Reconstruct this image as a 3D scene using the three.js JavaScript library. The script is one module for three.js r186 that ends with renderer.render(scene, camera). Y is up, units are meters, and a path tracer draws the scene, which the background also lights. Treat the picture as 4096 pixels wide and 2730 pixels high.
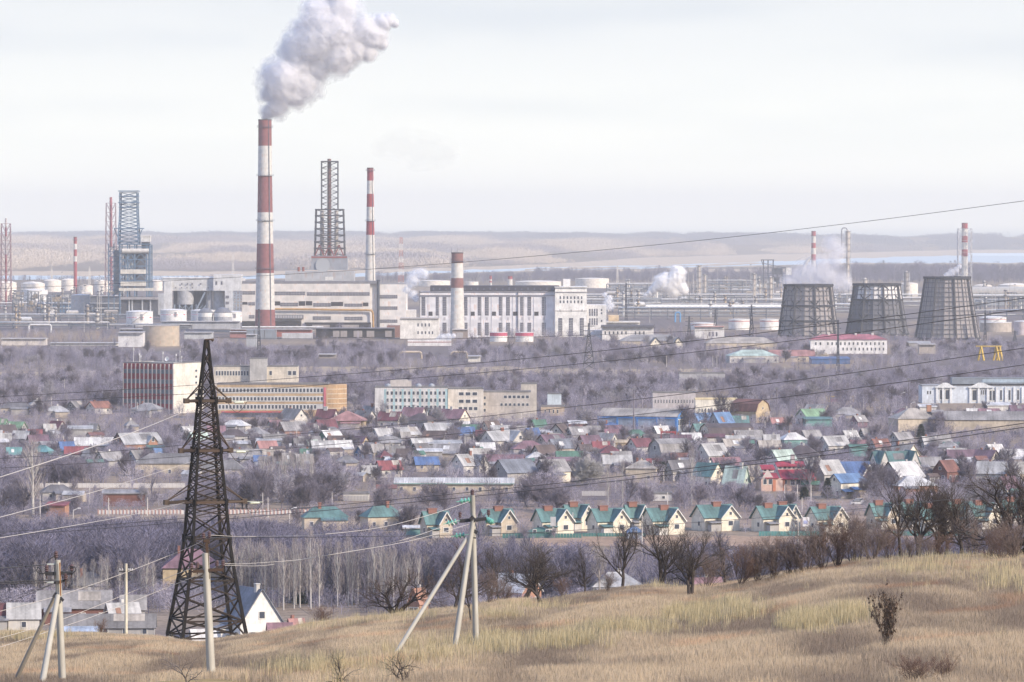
import * as THREE from 'three';
import { mergeGeometries } from 'three/addons/utils/BufferGeometryUtils.js';
import { MarchingCubes } from 'three/addons/objects/MarchingCubes.js';

// ---------- camera, sky, sun, exposure ----------
// One pixel of a 4096 x 2730 print is 1/20000 of the distance; the lens looks 1.26 degrees down from a hill 77 m above the plain.
const F = 20000, EYE = 77, PITCH = Math.atan(440 / F), SP = Math.sin(PITCH), CP = Math.cos(PITCH);
const scene = new THREE.Scene();
const camera = new THREE.PerspectiveCamera(2 * Math.atan(1365 / F) * 180 / Math.PI, 1024 / 682, 1, 60000);
camera.position.set(0, EYE, 0);
camera.rotation.x = -PITCH;
const renderer = new THREE.WebGLRenderer({ antialias: true });
renderer.setSize(1024, 682);
renderer.toneMapping = THREE.LinearToneMapping;
renderer.toneMappingExposure = 1.25;
renderer.shadowMap.enabled = true;
const SUN = new THREE.Vector3(0.72, 0.52, 0.50).normalize();
const sun = new THREE.DirectionalLight(0xffeed6, 5.0);
sun.name = 'sun'; sun.position.copy(SUN).multiplyScalar(3000).add(new THREE.Vector3(0, 0, -2200)); sun.target.position.set(0, 0, -2200);
sun.castShadow = true; sun.shadow.radius = 9; sun.shadow.mapSize.set(4096, 4096);
Object.assign(sun.shadow.camera, { left: -2500, right: 2500, top: 2500, bottom: -2500, near: 10, far: 8000 });
scene.add(sun, sun.target);
scene.fog = new THREE.FogExp2(new THREE.Color().setRGB(0.985, 0.99, 1.0), 0.000054);

// ---------- random numbers and noise ----------
function rng(seed) { let a = seed >>> 0; return () => { a |= 0; a = a + 0x6D2B79F5 | 0; let t = Math.imul(a ^ a >>> 15, 1 | a); t = t + Math.imul(t ^ t >>> 7, 61 | t) ^ t; return ((t ^ t >>> 14) >>> 0) / 4294967296; }; }
const hash = (x, y, z = 0) => { let h = Math.imul(x, 374761393) + Math.imul(y, 668265263) + Math.imul(z, 1274126177) | 0; h = Math.imul(h ^ h >>> 13, 1274126177); return ((h ^ h >>> 16) >>> 0) / 4294967296; };
const fade = t => t * t * (3 - 2 * t), lerp = (a, b, t) => a + (b - a) * t, clamp = (v, a = 0, b = 1) => Math.min(b, Math.max(a, v));
const smooth = (v, a, b) => fade(clamp((v - a) / (b - a)));
function noise2(x, y) { const i = Math.floor(x), j = Math.floor(y), u = fade(x - i), v = fade(y - j); return lerp(lerp(hash(i, j), hash(i + 1, j), u), lerp(hash(i, j + 1), hash(i + 1, j + 1), u), v); }
function noise3(x, y, z) { const i = Math.floor(x), j = Math.floor(y), k = Math.floor(z), u = fade(x - i), v = fade(y - j), w = fade(z - k), h = (a, b, c) => hash(i + a, j + b, k + c); return lerp(lerp(lerp(h(0, 0, 0), h(1, 0, 0), u), lerp(h(0, 1, 0), h(1, 1, 0), u), v), lerp(lerp(h(0, 0, 1), h(1, 0, 1), u), lerp(h(0, 1, 1), h(1, 1, 1), u), v), w); }
const fbm2 = (x, y, o = 4) => { let s = 0, a = 0.5, n = 0; for (let k = 0; k < o; k++) { s += a * noise2(x, y); n += a; a *= 0.5; x = x * 2.03 + 17.1; y = y * 2.03 + 5.7; } return s / n; };
const fbm3 = (x, y, z, o = 4) => { let s = 0, a = 0.5, n = 0; for (let k = 0; k < o; k++) { s += a * noise3(x, y, z); n += a; a *= 0.5; x = x * 2.03 + 17.1; y = y * 2.03 + 5.7; z = z * 2.03 + 9.2; } return s / n; };

// thin high overcast, whiter near the horizon, in long flat bands all the way round
{
  const W = 4096, H = 2048, data = new Float32Array(W * H * 4);
  for (let j = 0; j < H; j++) {
    const el = ((j + 0.5) / H - 0.5) * 180;
    for (let i = 0; i < W; i++) {
      const k = (j * W + i) * 4; let r = 0.80, g = 0.82, b = 0.86;
      if (el > -2) {
        const az = (i + 0.5) / W * Math.PI * 2, cx = Math.cos(az), cz = Math.sin(az);
        const e = Math.max(el, 0), q = 14 / (1 + e * 0.06);
        const n = fbm3(cx * q, Math.log(1 + e * 0.55) * 7, cz * q, e < 12 ? 5 : 3), m = noise3(cx * 5 + 9, Math.log(1 + e) * 2.2, cz * 5);
        const grey = smooth(n + 0.28 * (m - 0.5), 0.46, 0.72) * smooth(e, 0.15, 1.6);
        const up = smooth(e, 0, 2.8), hi = smooth(e, 5, 40);
        r = lerp(lerp(1.34, 0.97, up), 0.52, hi) - 0.11 * grey; g = lerp(lerp(1.30, 0.98, up), 0.74, hi) - 0.09 * grey; b = lerp(lerp(1.15, 0.99, up), 1.34, hi) - 0.055 * grey;
      }
      data[k] = r * 0.76; data[k + 1] = g * 0.777; data[k + 2] = b * 0.785; data[k + 3] = 1;
    }
  }
  const sky = new THREE.DataTexture(data, W, H, THREE.RGBAFormat, THREE.FloatType);
  sky.mapping = THREE.EquirectangularReflectionMapping; sky.magFilter = sky.minFilter = THREE.LinearFilter; sky.needsUpdate = true;
  scene.background = sky; scene.environment = sky; scene.environmentIntensity = 1.0;
}

// ---------- pixels and places ----------
const V = (x, y, z) => new THREE.Vector3(x, y, z);
const dirv = py => -(py - 1365) / F;
const slope = py => { const v = dirv(py); return (SP - v * CP) / (CP + v * SP); };        // metres of fall per metre of distance along that line of sight
const xAt = (px, py, d) => (px - 2048) / F * d / (CP + dirv(py) * SP);
const at = (px, py, d) => V(xAt(px, py, d), EYE - slope(py) * d, -d);
const dAt = (py, y = 0) => (EYE - y) / slope(py);                                         // how far the line of sight meets height y
const TILE = { A: [0, 1400], B: [900, 1450], C: [1800, 1500], D: [2600, 1500], E: [3072, 1500], P: [0, 750], Q: [900, 950], R: [1600, 950], S: [2400, 850], U: [3072, 850], K: [0, 2047], L: [900, 2047], M: [1900, 2047], N: [3072, 2047] }, TF = 1024 / 2351;
const X = (t, x) => TILE[t][0] + x * TF, Y = (t, y) => TILE[t][1] + y * TF;

// ---------- mesh building ----------
class MB {
  constructor() { this.p = []; this.n = []; this.u = []; }
  tri(a, b, c, na, nb, nc, ua, ub, uc) {
    const f = na || V().subVectors(b, a).cross(V().subVectors(c, a)).normalize();
    for (const [q, n] of [[a, f], [b, nb || f], [c, nc || f]]) { this.p.push(q.x, q.y, q.z); this.n.push(n.x, n.y, n.z); }
    this.u.push(...(ua || [0, 0]), ...(ub || [0.1, 0]), ...(uc || [0, 0.1])); return this;
  }
  quad(a, b, c, d) { // anticlockwise seen from outside; uv in tenths of metres
    const w = a.distanceTo(b) / 17, h = a.distanceTo(d) / 17, o = Math.abs(a.x * 0.013 + a.z * 0.017) % 1, q = Math.max(a.y, -9) / 17, w2 = d.distanceTo(c) / 17, k = (w - w2) / 2;
    this.tri(a, b, c, 0, 0, 0, [o, q], [o + w, q], [o + k + w2, q + h]); return this.tri(a, c, d, 0, 0, 0, [o, q], [o + k + w2, q + h], [o + k, q + h]);
  }
  poly(pts) { for (let k = 1; k + 1 < pts.length; k++) { const uv = p => [(p.x + p.z) / 10, (p.y + p.z * 0.3) / 10]; this.tri(pts[0], pts[k], pts[k + 1], 0, 0, 0, uv(pts[0]), uv(pts[k]), uv(pts[k + 1])); } return this; }
  box(x, y, z, w, h, d, ry = 0, rz = 0) { // centre of the bottom face, size
    const c = Math.cos(ry), s = Math.sin(ry), e = Math.cos(rz), f = Math.sin(rz);
    const P = (a, b, q) => { const X0 = a * w / 2, Y0 = b * h, Z0 = q * d / 2, X1 = X0 * e - Y0 * f, Y1 = X0 * f + Y0 * e; return V(x + X1 * c + Z0 * s, y + Y1, z - X1 * s + Z0 * c); };
    const v = [P(-1, 0, 1), P(1, 0, 1), P(1, 1, 1), P(-1, 1, 1), P(-1, 0, -1), P(1, 0, -1), P(1, 1, -1), P(-1, 1, -1)];
    for (const [i, j, k, l] of [[0, 1, 2, 3], [1, 5, 6, 2], [5, 4, 7, 6], [4, 0, 3, 7], [3, 2, 6, 7], [4, 5, 1, 0]]) this.quad(v[i], v[j], v[k], v[l]);
    return this;
  }
  cyl(a, b, r0, r1 = r0, seg = 8, caps = true) {
    const ax = V().subVectors(b, a), L = ax.length(); ax.divideScalar(L || 1);
    const s = Math.abs(ax.y) < 0.95 ? V(0, 1, 0) : V(1, 0, 0), e1 = V().crossVectors(s, ax).normalize(), e2 = V().crossVectors(ax, e1);
    const ring = (c, r, k) => { const t = k / seg * Math.PI * 2; return V().copy(c).addScaledVector(e1, Math.cos(t) * r).addScaledVector(e2, Math.sin(t) * r); };
    const nn = k => { const t = k / seg * Math.PI * 2; return V().addScaledVector(e1, Math.cos(t)).addScaledVector(e2, Math.sin(t)); };
    for (let k = 0; k < seg; k++) {
      const p = ring(a, r0, k), q = ring(a, r0, k + 1), u = ring(b, r1, k + 1), v = ring(b, r1, k), n0 = nn(k), n1 = nn(k + 1), c0 = k / seg * r0 * 0.6, c1 = (k + 1) / seg * r0 * 0.6;
      this.tri(p, q, u, n0, n1, n1, [c0, a.y / 10], [c1, a.y / 10], [c1, (a.y + L) / 10]); this.tri(p, u, v, n0, n1, n0, [c0, a.y / 10], [c1, (a.y + L) / 10], [c0, (a.y + L) / 10]);
      if (caps) { this.tri(b, v, u); this.tri(a, q, p); }
    }
    return this;
  }
  tube(pts, r, seg = 6) { for (let k = 0; k + 1 < pts.length; k++) this.cyl(pts[k], pts[k + 1], r, r, seg, false); return this; }
  bar(a, b, w, h = w) { // square section
    const ax = V().subVectors(b, a).normalize(), s = Math.abs(ax.y) < 0.95 ? V(0, 1, 0) : V(0, 0, 1), e1 = V().crossVectors(s, ax).normalize().multiplyScalar(w / 2), e2 = V().crossVectors(ax, e1).normalize().multiplyScalar(h / 2);
    const c = (o, i, j) => V().copy(o).addScaledVector(e1, i).addScaledVector(e2, j), A = [c(a, -1, -1), c(a, 1, -1), c(a, 1, 1), c(a, -1, 1)], B = [c(b, -1, -1), c(b, 1, -1), c(b, 1, 1), c(b, -1, 1)];
    for (let k = 0; k < 4; k++) this.quad(A[k], A[(k + 1) % 4], B[(k + 1) % 4], B[k]);
    this.quad(A[3], A[2], A[1], A[0]); return this.quad(B[0], B[1], B[2], B[3]);
  }
  lathe(x, y, z, prof, seg = 24) { // [[radius, height], ...] from the bottom up
    for (let k = 0; k + 1 < prof.length; k++) { const [r0, h0] = prof[k], [r1, h1] = prof[k + 1]; 
      for (let i = 0; i < seg; i++) { const t0 = i / seg * 6.28319, t1 = (i + 1) / seg * 6.28319, C = (r, h, t) => V(x + Math.sin(t) * r, y + h, z + Math.cos(t) * r), dn = V(h1 - h0, r0 - r1, 0).normalize(), N = t => V(Math.sin(t) * dn.x, dn.y, Math.cos(t) * dn.x), c0 = t0 * Math.max(r0, r1) / 10, c1 = t1 * Math.max(r0, r1) / 10;
        this.tri(C(r0, h0, t0), C(r0, h0, t1), C(r1, h1, t1), N(t0), N(t1), N(t1), [c0, h0 / 10], [c1, h0 / 10], [c1, h1 / 10]); this.tri(C(r0, h0, t0), C(r1, h1, t1), C(r1, h1, t0), N(t0), N(t1), N(t0), [c0, h0 / 10], [c1, h1 / 10], [c0, h1 / 10]); } }
    return this;
  }
  geo() { const g = new THREE.BufferGeometry(); g.setAttribute('position', new THREE.Float32BufferAttribute(this.p, 3)); g.setAttribute('normal', new THREE.Float32BufferAttribute(this.n, 3)); g.setAttribute('uv', new THREE.Float32BufferAttribute(this.u, 2)); return g; }
}
const mb = () => new MB();
const taken = new Map();
function numbered(n) { const k = taken.get(n) || 0; taken.set(n, k + 1); return k ? `${n}_${String(k).padStart(3, '0')}` : n; }
function tag(o, label, category, group, kind) { o.userData = {}; if (label) o.userData.label = label; if (category) o.userData.category = category; if (group) o.userData.group = group; if (kind) o.userData.kind = kind; return o; }
function thing(name, label, category, pos = V(0, 0, 0), turn = 0, group) { const o = new THREE.Group(); o.name = numbered(name); o.position.copy(pos); o.rotation.y = turn; scene.add(o); return tag(o, label, category, group); }
function mesh(name, g, m, parent = scene) { const o = new THREE.Mesh(g.geo ? g.geo() : g, m); o.name = parent === scene ? numbered(name) : name; o.castShadow = o.receiveShadow = true; parent.add(o); return o; }
const part = (name, g, m, parent, pos) => { const o = mesh(name, g, m, parent); if (pos) o.position.copy(pos); return o; };
function solo(name, label, category, g, m, group) { const o = mesh(name, g, m); return tag(o, label, category, group); }
function struct(name, g, m) { const o = mesh(name, g, m); o.userData.kind = 'structure'; return o; }

// ---------- textures and materials ----------
function tex(size, fn, srgb = true) { const d = new Uint8Array(size * size * 4); for (let j = 0; j < size; j++) for (let i = 0; i < size; i++) { const c = fn(i / size, j / size), k = (j * size + i) * 4; d[k] = clamp(c[0]) * 255; d[k + 1] = clamp(c[1]) * 255; d[k + 2] = clamp(c[2]) * 255; d[k + 3] = 255; } const t = new THREE.DataTexture(d, size, size); t.wrapS = t.wrapT = THREE.RepeatWrapping; t.magFilter = t.minFilter = THREE.LinearFilter; if (srgb) t.colorSpace = THREE.SRGBColorSpace; t.needsUpdate = true; return t; }
function tn(x, y, px, py) { const i = Math.floor(x), j = Math.floor(y), u = fade(x - i), v = fade(y - j), h = (a, b) => hash(((i + a) % px + px) % px, ((j + b) % py + py) % py, 7); return lerp(lerp(h(0, 0), h(1, 0), u), lerp(h(0, 1), h(1, 1), u), v); }
const T = {
  grime: tex(512, (u, v) => { const a = tn(u * 5, v * 4, 5, 4), b = tn(u * 60, v * 5, 60, 5), c = tn(u * 24, v * 24, 24, 24), g = 0.74 + 0.14 * a + 0.09 * b + 0.09 * c; return [g, g * 0.995, g * 0.985]; }),
  roof: tex(512, (u, v) => { const a = tn(u * 5, v * 5, 5, 5), b = tn(u * 40, v * 3, 40, 3), c = tn(u * 50, v * 50, 50, 50), s = Math.abs((u * 9) % 1 - 0.5) > 0.46 ? 0.05 : 0, g = 0.60 + 0.24 * a + 0.12 * b + 0.12 * c - s; return [g, g * 0.99, g * 0.98]; }),
  rust: tex(512, (u, v) => { const b = tn(u * 30, v * 3, 30, 3), a = tn(u * 6, v * 6, 6, 6), c = smooth(b * 0.55 + a * 0.55, 0.66, 0.95), g = 0.80 + 0.14 * a + 0.05 * b; return [g - 0.08 * c, g - 0.15 * c, g - 0.19 * c]; }),
  soil: tex(512, (u, v) => { const a = tn(u * 6, v * 6, 6, 6), b = tn(u * 31, v * 31, 31, 31), c = tn(u * 90, v * 90, 90, 90), g = 0.62 + 0.16 * a + 0.14 * b + 0.12 * c; return [g, g * 0.98, g * 0.96]; }),
};
const MATS = new Map();
function M(r, g, b, map = 'grime', rough = 0.85, more) { // linear base colour
  const k = [r, g, b, map, rough, more ? JSON.stringify(more) : ''].join();
  if (!MATS.has(k)) MATS.set(k, Object.assign(new THREE.MeshStandardMaterial({ color: new THREE.Color().setRGB(r, g, b), roughness: rough, map: map ? T[map] : null, side: THREE.DoubleSide }), more || {}));
  return MATS.get(k);
}

// ---------- the land: a near hillside that drops to the plain, the plain, wooded hills beyond the river ----------
const table = (rows, px, c) => { if (px <= rows[0][0]) return rows[0][c]; for (let k = 1; k < rows.length; k++) if (px <= rows[k][0]) { const t = (px - rows[k - 1][0]) / (rows[k][0] - rows[k - 1][0]); return lerp(rows[k - 1][c], rows[k][c], t); } return rows[rows.length - 1][c]; };
const CREST = [ // px, py of the brow, its distance, distance at the foot of the picture
  [-600, 2545, 480, 210], [0, 2540, 470, 205], [300, 2545, 465, 200], [620, 2556, 455, 195], [790, 2590, 450, 192], [880, 2575, 445, 190], [1050, 2548, 440, 186], [1200, 2515, 430, 182], [1400, 2488, 420, 176], [1600, 2470, 415, 170],
  [1800, 2450, 405, 166], [2000, 2420, 398, 162], [2200, 2408, 390, 158], [2400, 2374, 384, 154], [2600, 2352, 378, 150], [2740, 2362, 372, 148], [2850, 2356, 368, 146], [3000, 2335, 360, 143], [3150, 2308, 352, 140], [3300, 2276, 345, 137], [3480, 2245, 338, 133], [3650, 2234, 332, 130], [3850, 2236, 326, 126], [4000, 2238, 322, 124], [4096, 2226, 318, 122], [4700, 2190, 300, 115]];
const RIVER = [ // px, py of the middle of the water, half its breadth, py where the far sand ends
  [-800, 1111, 7, 1084], [0, 1111, 7, 1085], [900, 1112, 7, 1086], [1400, 1102, 6, 1080], [1800, 1088, 5, 1072], [2200, 1076, 6, 1056], [2600, 1068, 6, 1030], [3000, 1056, 8, 1020], [3400, 1044, 10, 1012], [3800, 1038, 15, 1000], [4096, 1036, 17, 1000], [4900, 1034, 18, 1000]];
const BACK = slope(2730);
function terrain(x, z) {
  const d = -z, px = clamp(2048 + F * x / Math.max(d, 40), -600, 4700);
  if (d > 7000) {
    const p2 = 2048 + F * x / d, d0 = dAt(table(RIVER, p2, 3)) + 250, t = (d - d0) / (22000 - d0);
    if (t <= 0) return 0;
    return (57 - 7 * smooth(p2, 800, 4000)) * Math.pow(clamp(t), 0.8) * (0.95 + 0.08 * fbm2(x / 2600 + 3, z / 2600, 3)) - (t > 1.15 ? (t - 1.15) * 30 : 0);
  }
  if (d > 1000) return 0;
  const yc = table(CREST, px, 1), dc = table(CREST, px, 2), d0 = table(CREST, px, 3); let y;
  const far = smooth(d, 60, 140), bump = 1.1 * (fbm2(x / 21, z / 27, 3) - 0.5) + 0.35 * (noise2(x / 5, z / 7) - 0.5);
  if (d <= d0) y = EYE - 1.7 - (BACK - 1.7 / d0) * Math.max(d, -40);
  else if (d <= dc) { const t = (d - d0) / (dc - d0); y = EYE - d * slope(2730 + (yc - 2730) * (1 - (1 - t) * (1 - t))); }
  else { const e = d - dc; y = EYE - slope(yc) * d - 0.0004 * e * e - 0.01 * e; }
  if (d > 0) y += bump * far * smooth(d, 700, 500) * (1 - 0.7 * smooth(d, dc - 70, dc));
  return y > 4 ? y : y > -4 ? (y + 4) * (y + 4) / 16 : 0;
}
const onHill = (px, py) => { let last = 100; const dc = table(CREST, clamp(px, -600, 4700), 2); for (let d = 100; d < dc + 6; d += 1.5) { const p = at(px, py, d); if (p.y <= terrain(p.x, p.z)) return V(p.x, terrain(p.x, p.z), p.z); last = d; } const p = at(px, py, dc); return V(p.x, terrain(p.x, p.z), p.z); };
const stand = (px, d) => { const x = (px - 2048) / F * d; return V(x, terrain(x, -d), -d); };  // on the ground at that distance
const strawness = (x, z) => clamp(0.5 + 3.4 * (fbm2(x / 2.6 + 40, z / 26 + 11, 4) - 0.5) + 0.3 * (noise2(x / 3.1, z / 5) - 0.5));
{
  const us = [], ds = [-200, -60, -10, 10, 30, 60, 90];
  for (let k = -42; k <= 42; k++) us.push(Math.sign(k) * (Math.abs(k) <= 34 ? Math.abs(k) * 0.0036 : 0.1224 + (Math.abs(k) - 34) * 0.05));
  for (let d = 105; d < 720; d += 4) ds.push(d);
  for (let d = 720; d < 7000; d *= 1.04) ds.push(d);
  for (let d = 7000; d < 25500; d += 130) ds.push(d);
  const fine = []; for (let k = 0; k + 1 < us.length; k++) for (let j = 0; j < 3; j++) fine.push(lerp(us[k], us[k + 1], j / 3)); fine.push(us[us.length - 1]);
  const pos = [], col = [], uv = [], idx = [];
  for (const d of ds) for (const u of fine) {
    const x = u * (Math.max(d, 0) + 60 + (d < 60 ? 60 : 0)), z = -d, y = d > 27000 ? -40 : terrain(x, z), s = strawness(x, z);
    let c;
    if (d < 720 && y > 3) c = [lerp(0.27, 0.54, s), lerp(0.195, 0.41, s), lerp(0.11, 0.20, s)];
    else if (d < 7000) { const n = fbm2(x / 90, z / 160, 4), t = smooth(n, 0.46, 0.6); c = [lerp(0.21, 0.36, t), lerp(0.185, 0.295, t), lerp(0.195, 0.235, t)]; }
    else { const t = fbm2(x / 500, z / 900, 3); c = [lerp(0.20, 0.34, t), lerp(0.18, 0.27, t), lerp(0.17, 0.21, t)]; }
    pos.push(x, y, z); col.push(...c); uv.push(x / 14, z / 14);
  }
  const n = fine.length; for (let j = 0; j + 1 < ds.length; j++) for (let i = 0; i + 1 < n; i++) { const a = j * n + i; idx.push(a, a + 1, a + n + 1, a, a + n + 1, a + n); }
  const g = new THREE.BufferGeometry(); g.setAttribute('position', new THREE.Float32BufferAttribute(pos, 3)); g.setAttribute('color', new THREE.Float32BufferAttribute(col, 3)); g.setAttribute('uv', new THREE.Float32BufferAttribute(uv, 2)); g.setIndex(idx); g.computeVertexNormals();
  struct('ground', g, new THREE.MeshPhysicalMaterial({ vertexColors: true, map: T.soil, roughness: 1, specularIntensity: 0.2, side: THREE.DoubleSide }));
}
// ribbons that lie on the plain between two curves given in pixels
function ribbon(name, top, bot, lift, m, x0 = -700, x1 = 4800, rag = 2.2, seed = 0) {
  const pos = [], uv = [], idx = []; let k = 0;
  for (let px = x0; px <= x1; px += 12) { const a = top(px) + rag * (fbm2(px / 70, seed, 4) - 0.5), b = bot(px) + rag * (fbm2(px / 60, seed + 9, 4) - 0.5); for (const py of [a, Math.max(b, a + 0.3)]) { const d = dAt(py, lift), x = xAt(px, py, d); pos.push(x, lift, -d); uv.push(x / 40, d / 40); } if (k) idx.push(k - 2, k, k + 1, k - 2, k + 1, k - 1); k += 2; }
  const g = new THREE.BufferGeometry(); g.setAttribute('position', new THREE.Float32BufferAttribute(pos, 3)); g.setAttribute('uv', new THREE.Float32BufferAttribute(uv, 2)); g.setIndex(idx); g.computeVertexNormals(); return struct(name, g, m);
}
const R1 = px => table(RIVER, px, 1), R2 = px => table(RIVER, px, 2), R3 = px => table(RIVER, px, 3);
const sandM = M(0.62, 0.50, 0.37, 'soil', 1), waterM = M(0.36, 0.45, 0.51, null, 0.35), dryM = M(0.46, 0.37, 0.255, 'soil', 1);
ribbon('sandbank', px => R3(px), px => R1(px) + R2(px) + 3, 0.15, sandM, -700, 4800, 5, 3);
ribbon('river', px => R1(px) - R2(px), px => R1(px) + R2(px), 0.4, waterM, -700, 4800, 7, 5);
ribbon('sandbank', px => 1079 - (px - 2300) * 0.004, px => 1085 + 6 * smooth(px, 2300, 3000) - 5 * smooth(px, 3700, 4100), 0.7, sandM, 2250, 4800, 7, 15);
ribbon('sandbank', px => R1(px) - 3, px => R1(px) + 2, 0.7, sandM, 2100, 3100, 9, 25);
ribbon('river', px => 1013, px => 1024, 0.5, M(0.55, 0.66, 0.72, null, 0.3), 3860, 4800, 2, 35);
// strips of dry grassland between the woods
ribbon('dry_meadow', px => 1488, px => 1516, 0.1, dryM, -300, 520, 10, 41);
ribbon('dry_meadow', px => 1468, px => 1504, 0.1, dryM, 1180, 2160, 14, 42);
ribbon('dry_meadow', px => 1478, px => 1500, 0.1, dryM, 2150, 2960, 12, 43);
ribbon('dry_meadow', px => 2146, px => 2185, 0.1, M(0.42, 0.29, 0.2, 'soil', 1), 2120, 3900, 12, 44);
ribbon('dry_meadow', px => 2000, px => 2110, 0.08, M(0.34, 0.255, 0.20, 'soil', 1), 1880, 3500, 16, 45);
ribbon('dry_meadow', px => 2060, px => 2130, 0.08, M(0.36, 0.28, 0.21, 'soil', 1), 60, 1750, 16, 46);

// ---------- bare trees ----------
// A recursive skeleton: limbs are tapered tubes, the last twigs slim three-sided spikes.
function skeleton(seed, o) {
  const R = rng(seed), odds = o.odds || 0.92, limb = mb(), twig = mb();
  const bend = (d, a) => { const t = V(R() - 0.5, R() - 0.5, R() - 0.5).cross(d).normalize(); return d.clone().multiplyScalar(Math.cos(a)).addScaledVector(t, Math.sin(a)); };
  const spike = (p, d, l, w) => { const e = V(R() - 0.5, R() - 0.5, R() - 0.5).cross(d).normalize(), q = p.clone().addScaledVector(d, l); twig.tri(p.clone().addScaledVector(e, w), p.clone().addScaledVector(e, -w), q); };
  function grow(p, d, len, r, lv) {
    const n = lv < 2 ? 4 : 3; let q = p.clone(), dir = d.clone();
    for (let k = 0; k < n; k++) {
      const e = q.clone().addScaledVector(dir, len / n), r0 = lerp(r, r * 0.55, k / n), r1 = lerp(r, r * 0.55, (k + 1) / n);
      (lv < o.limbLevels ? limb : twig).cyl(q, e, r0, r1, lv < 2 ? 6 : lv < 3 ? 4 : 3, false);
      q = e; dir = bend(dir, (o.wobble || 0.22) * R()); dir.y += o.lift || 0.06; dir.normalize();
      if (lv < o.levels && (lv > 0 || (k + 1) / n > o.clear)) { const kids = lv === 0 ? o.kids0 || 2 : o.kids || 1; for (let j = 0; j < kids; j++) if (R() < odds) grow(q, bend(dir, lerp(o.angle[0], o.angle[1], R())), len * lerp(0.48, 0.78, R()) * (o.shrink || 1), r1 * 0.66, lv + 1); }
      if (lv >= o.levels - 1) for (let j = 0; j < o.twigs; j++) spike(q.clone().addScaledVector(dir, -len / n * R()), bend(dir, 0.3 + R() * 0.7), len * lerp(0.35, 0.9, R()), o.tw);
    }
    if (lv < o.levels) for (let j = 0; j < (o.tips || 2); j++) grow(q, bend(dir, 0.15 + 0.4 * R()), len * lerp(0.5, 0.75, R()) * (o.shrink || 1), r * 0.5, lv + 1);
  }
  for (let s = 0; s < (o.stems || 1); s++) { const d = V((o.lean || 0) + (R() - 0.5) * (o.splay || 0.1), 1, (R() - 0.5) * (o.splay || 0.1)).normalize(); grow(V((R() - 0.5) * 0.3 * ((o.stems || 1) > 1), -0.3, (R() - 0.5) * 0.3 * ((o.stems || 1) > 1)), d, o.h * lerp(0.42, 0.55, R()), o.r, 0); }
  return { limb, twig };
}
// far woods: whole trees of a few hundred spikes each, used in great numbers
function farTree(seed, h, w, twigs, tw, shape) {
  const R = rng(seed), b = mb();
  b.cyl(V(0, -0.2, 0), V((R() - 0.5) * 0.4, h * 0.5, (R() - 0.5) * 0.4), h * 0.02, h * 0.012, 4, false);
  for (let k = 0; k < 9; k++) { const a = R() * 6.283, t = lerp(0.2, 0.5, R()), e = lerp(0.5, 1, R()); b.cyl(V(0, h * t, 0), V(Math.cos(a) * w * 0.36 * e, h * lerp(t + 0.2, 0.95, R() * e), Math.sin(a) * w * 0.36 * e), h * 0.010, h * 0.004, 3, false); }
  for (let k = 0; k < twigs; k++) {
    const t = Math.pow(R(), shape === 'column' ? 0.9 : 0.75), y = h * lerp(shape === 'bush' ? 0.05 : 0.18, 1, t), prof = shape === 'column' ? 0.75 * Math.pow(Math.sin(Math.PI * clamp(0.12 + 0.86 * t)), 0.6) : Math.sqrt(clamp(1 - Math.pow((t - 0.5) / 0.52, 2)));
    const a = R() * 6.283, q = Math.sqrt(R()) * prof * w / 2, x = Math.cos(a) * q, z = Math.sin(a) * q, l = h * lerp(0.06, 0.13, R()), up = shape === 'column' ? 1.8 : 0.7;
    const d = V(Math.cos(a) * (0.2 + R()), up * (0.4 + R()), Math.sin(a) * (0.2 + R())).normalize(), e = V(R() - 0.5, R() - 0.5, R() - 0.5).cross(d).normalize(), p = V(x, y - l * 0.5, z);
    b.tri(p.clone().addScaledVector(e, tw), p.clone().addScaledVector(e, -tw), p.clone().addScaledVector(d, l));
  }
  return b.geo();
}
function scatter(name, label, geos, m, places, tint) { // places: [x, y, z, size, stretch]
  const R = rng(places.length + 5), o = new THREE.Matrix4(), q = new THREE.Quaternion(), up = V(0, 1, 0), c = new THREE.Color();
  const lots = geos.map(() => []); places.forEach(p => lots[Math.floor(R() * geos.length)].push(p));
  const top = thing(name, label, name.split('_').pop()); top.userData.kind = 'stuff';
  lots.forEach((list, g) => { if (!list.length) return; const im = new THREE.InstancedMesh(geos[g], m, list.length); list.forEach((p, k) => { q.setFromAxisAngle(up, R() * 6.283); o.compose(V(p[0], p[1], p[2]), q, V(p[3], p[3] * (p[4] || 1), p[3])); im.setMatrixAt(k, o); im.setColorAt(k, c.setRGB(...tint(R, p))); }); im.name = 'growth'; im.userData.kind = 'stuff'; im.castShadow = im.receiveShadow = true; top.add(im); });
}

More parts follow.
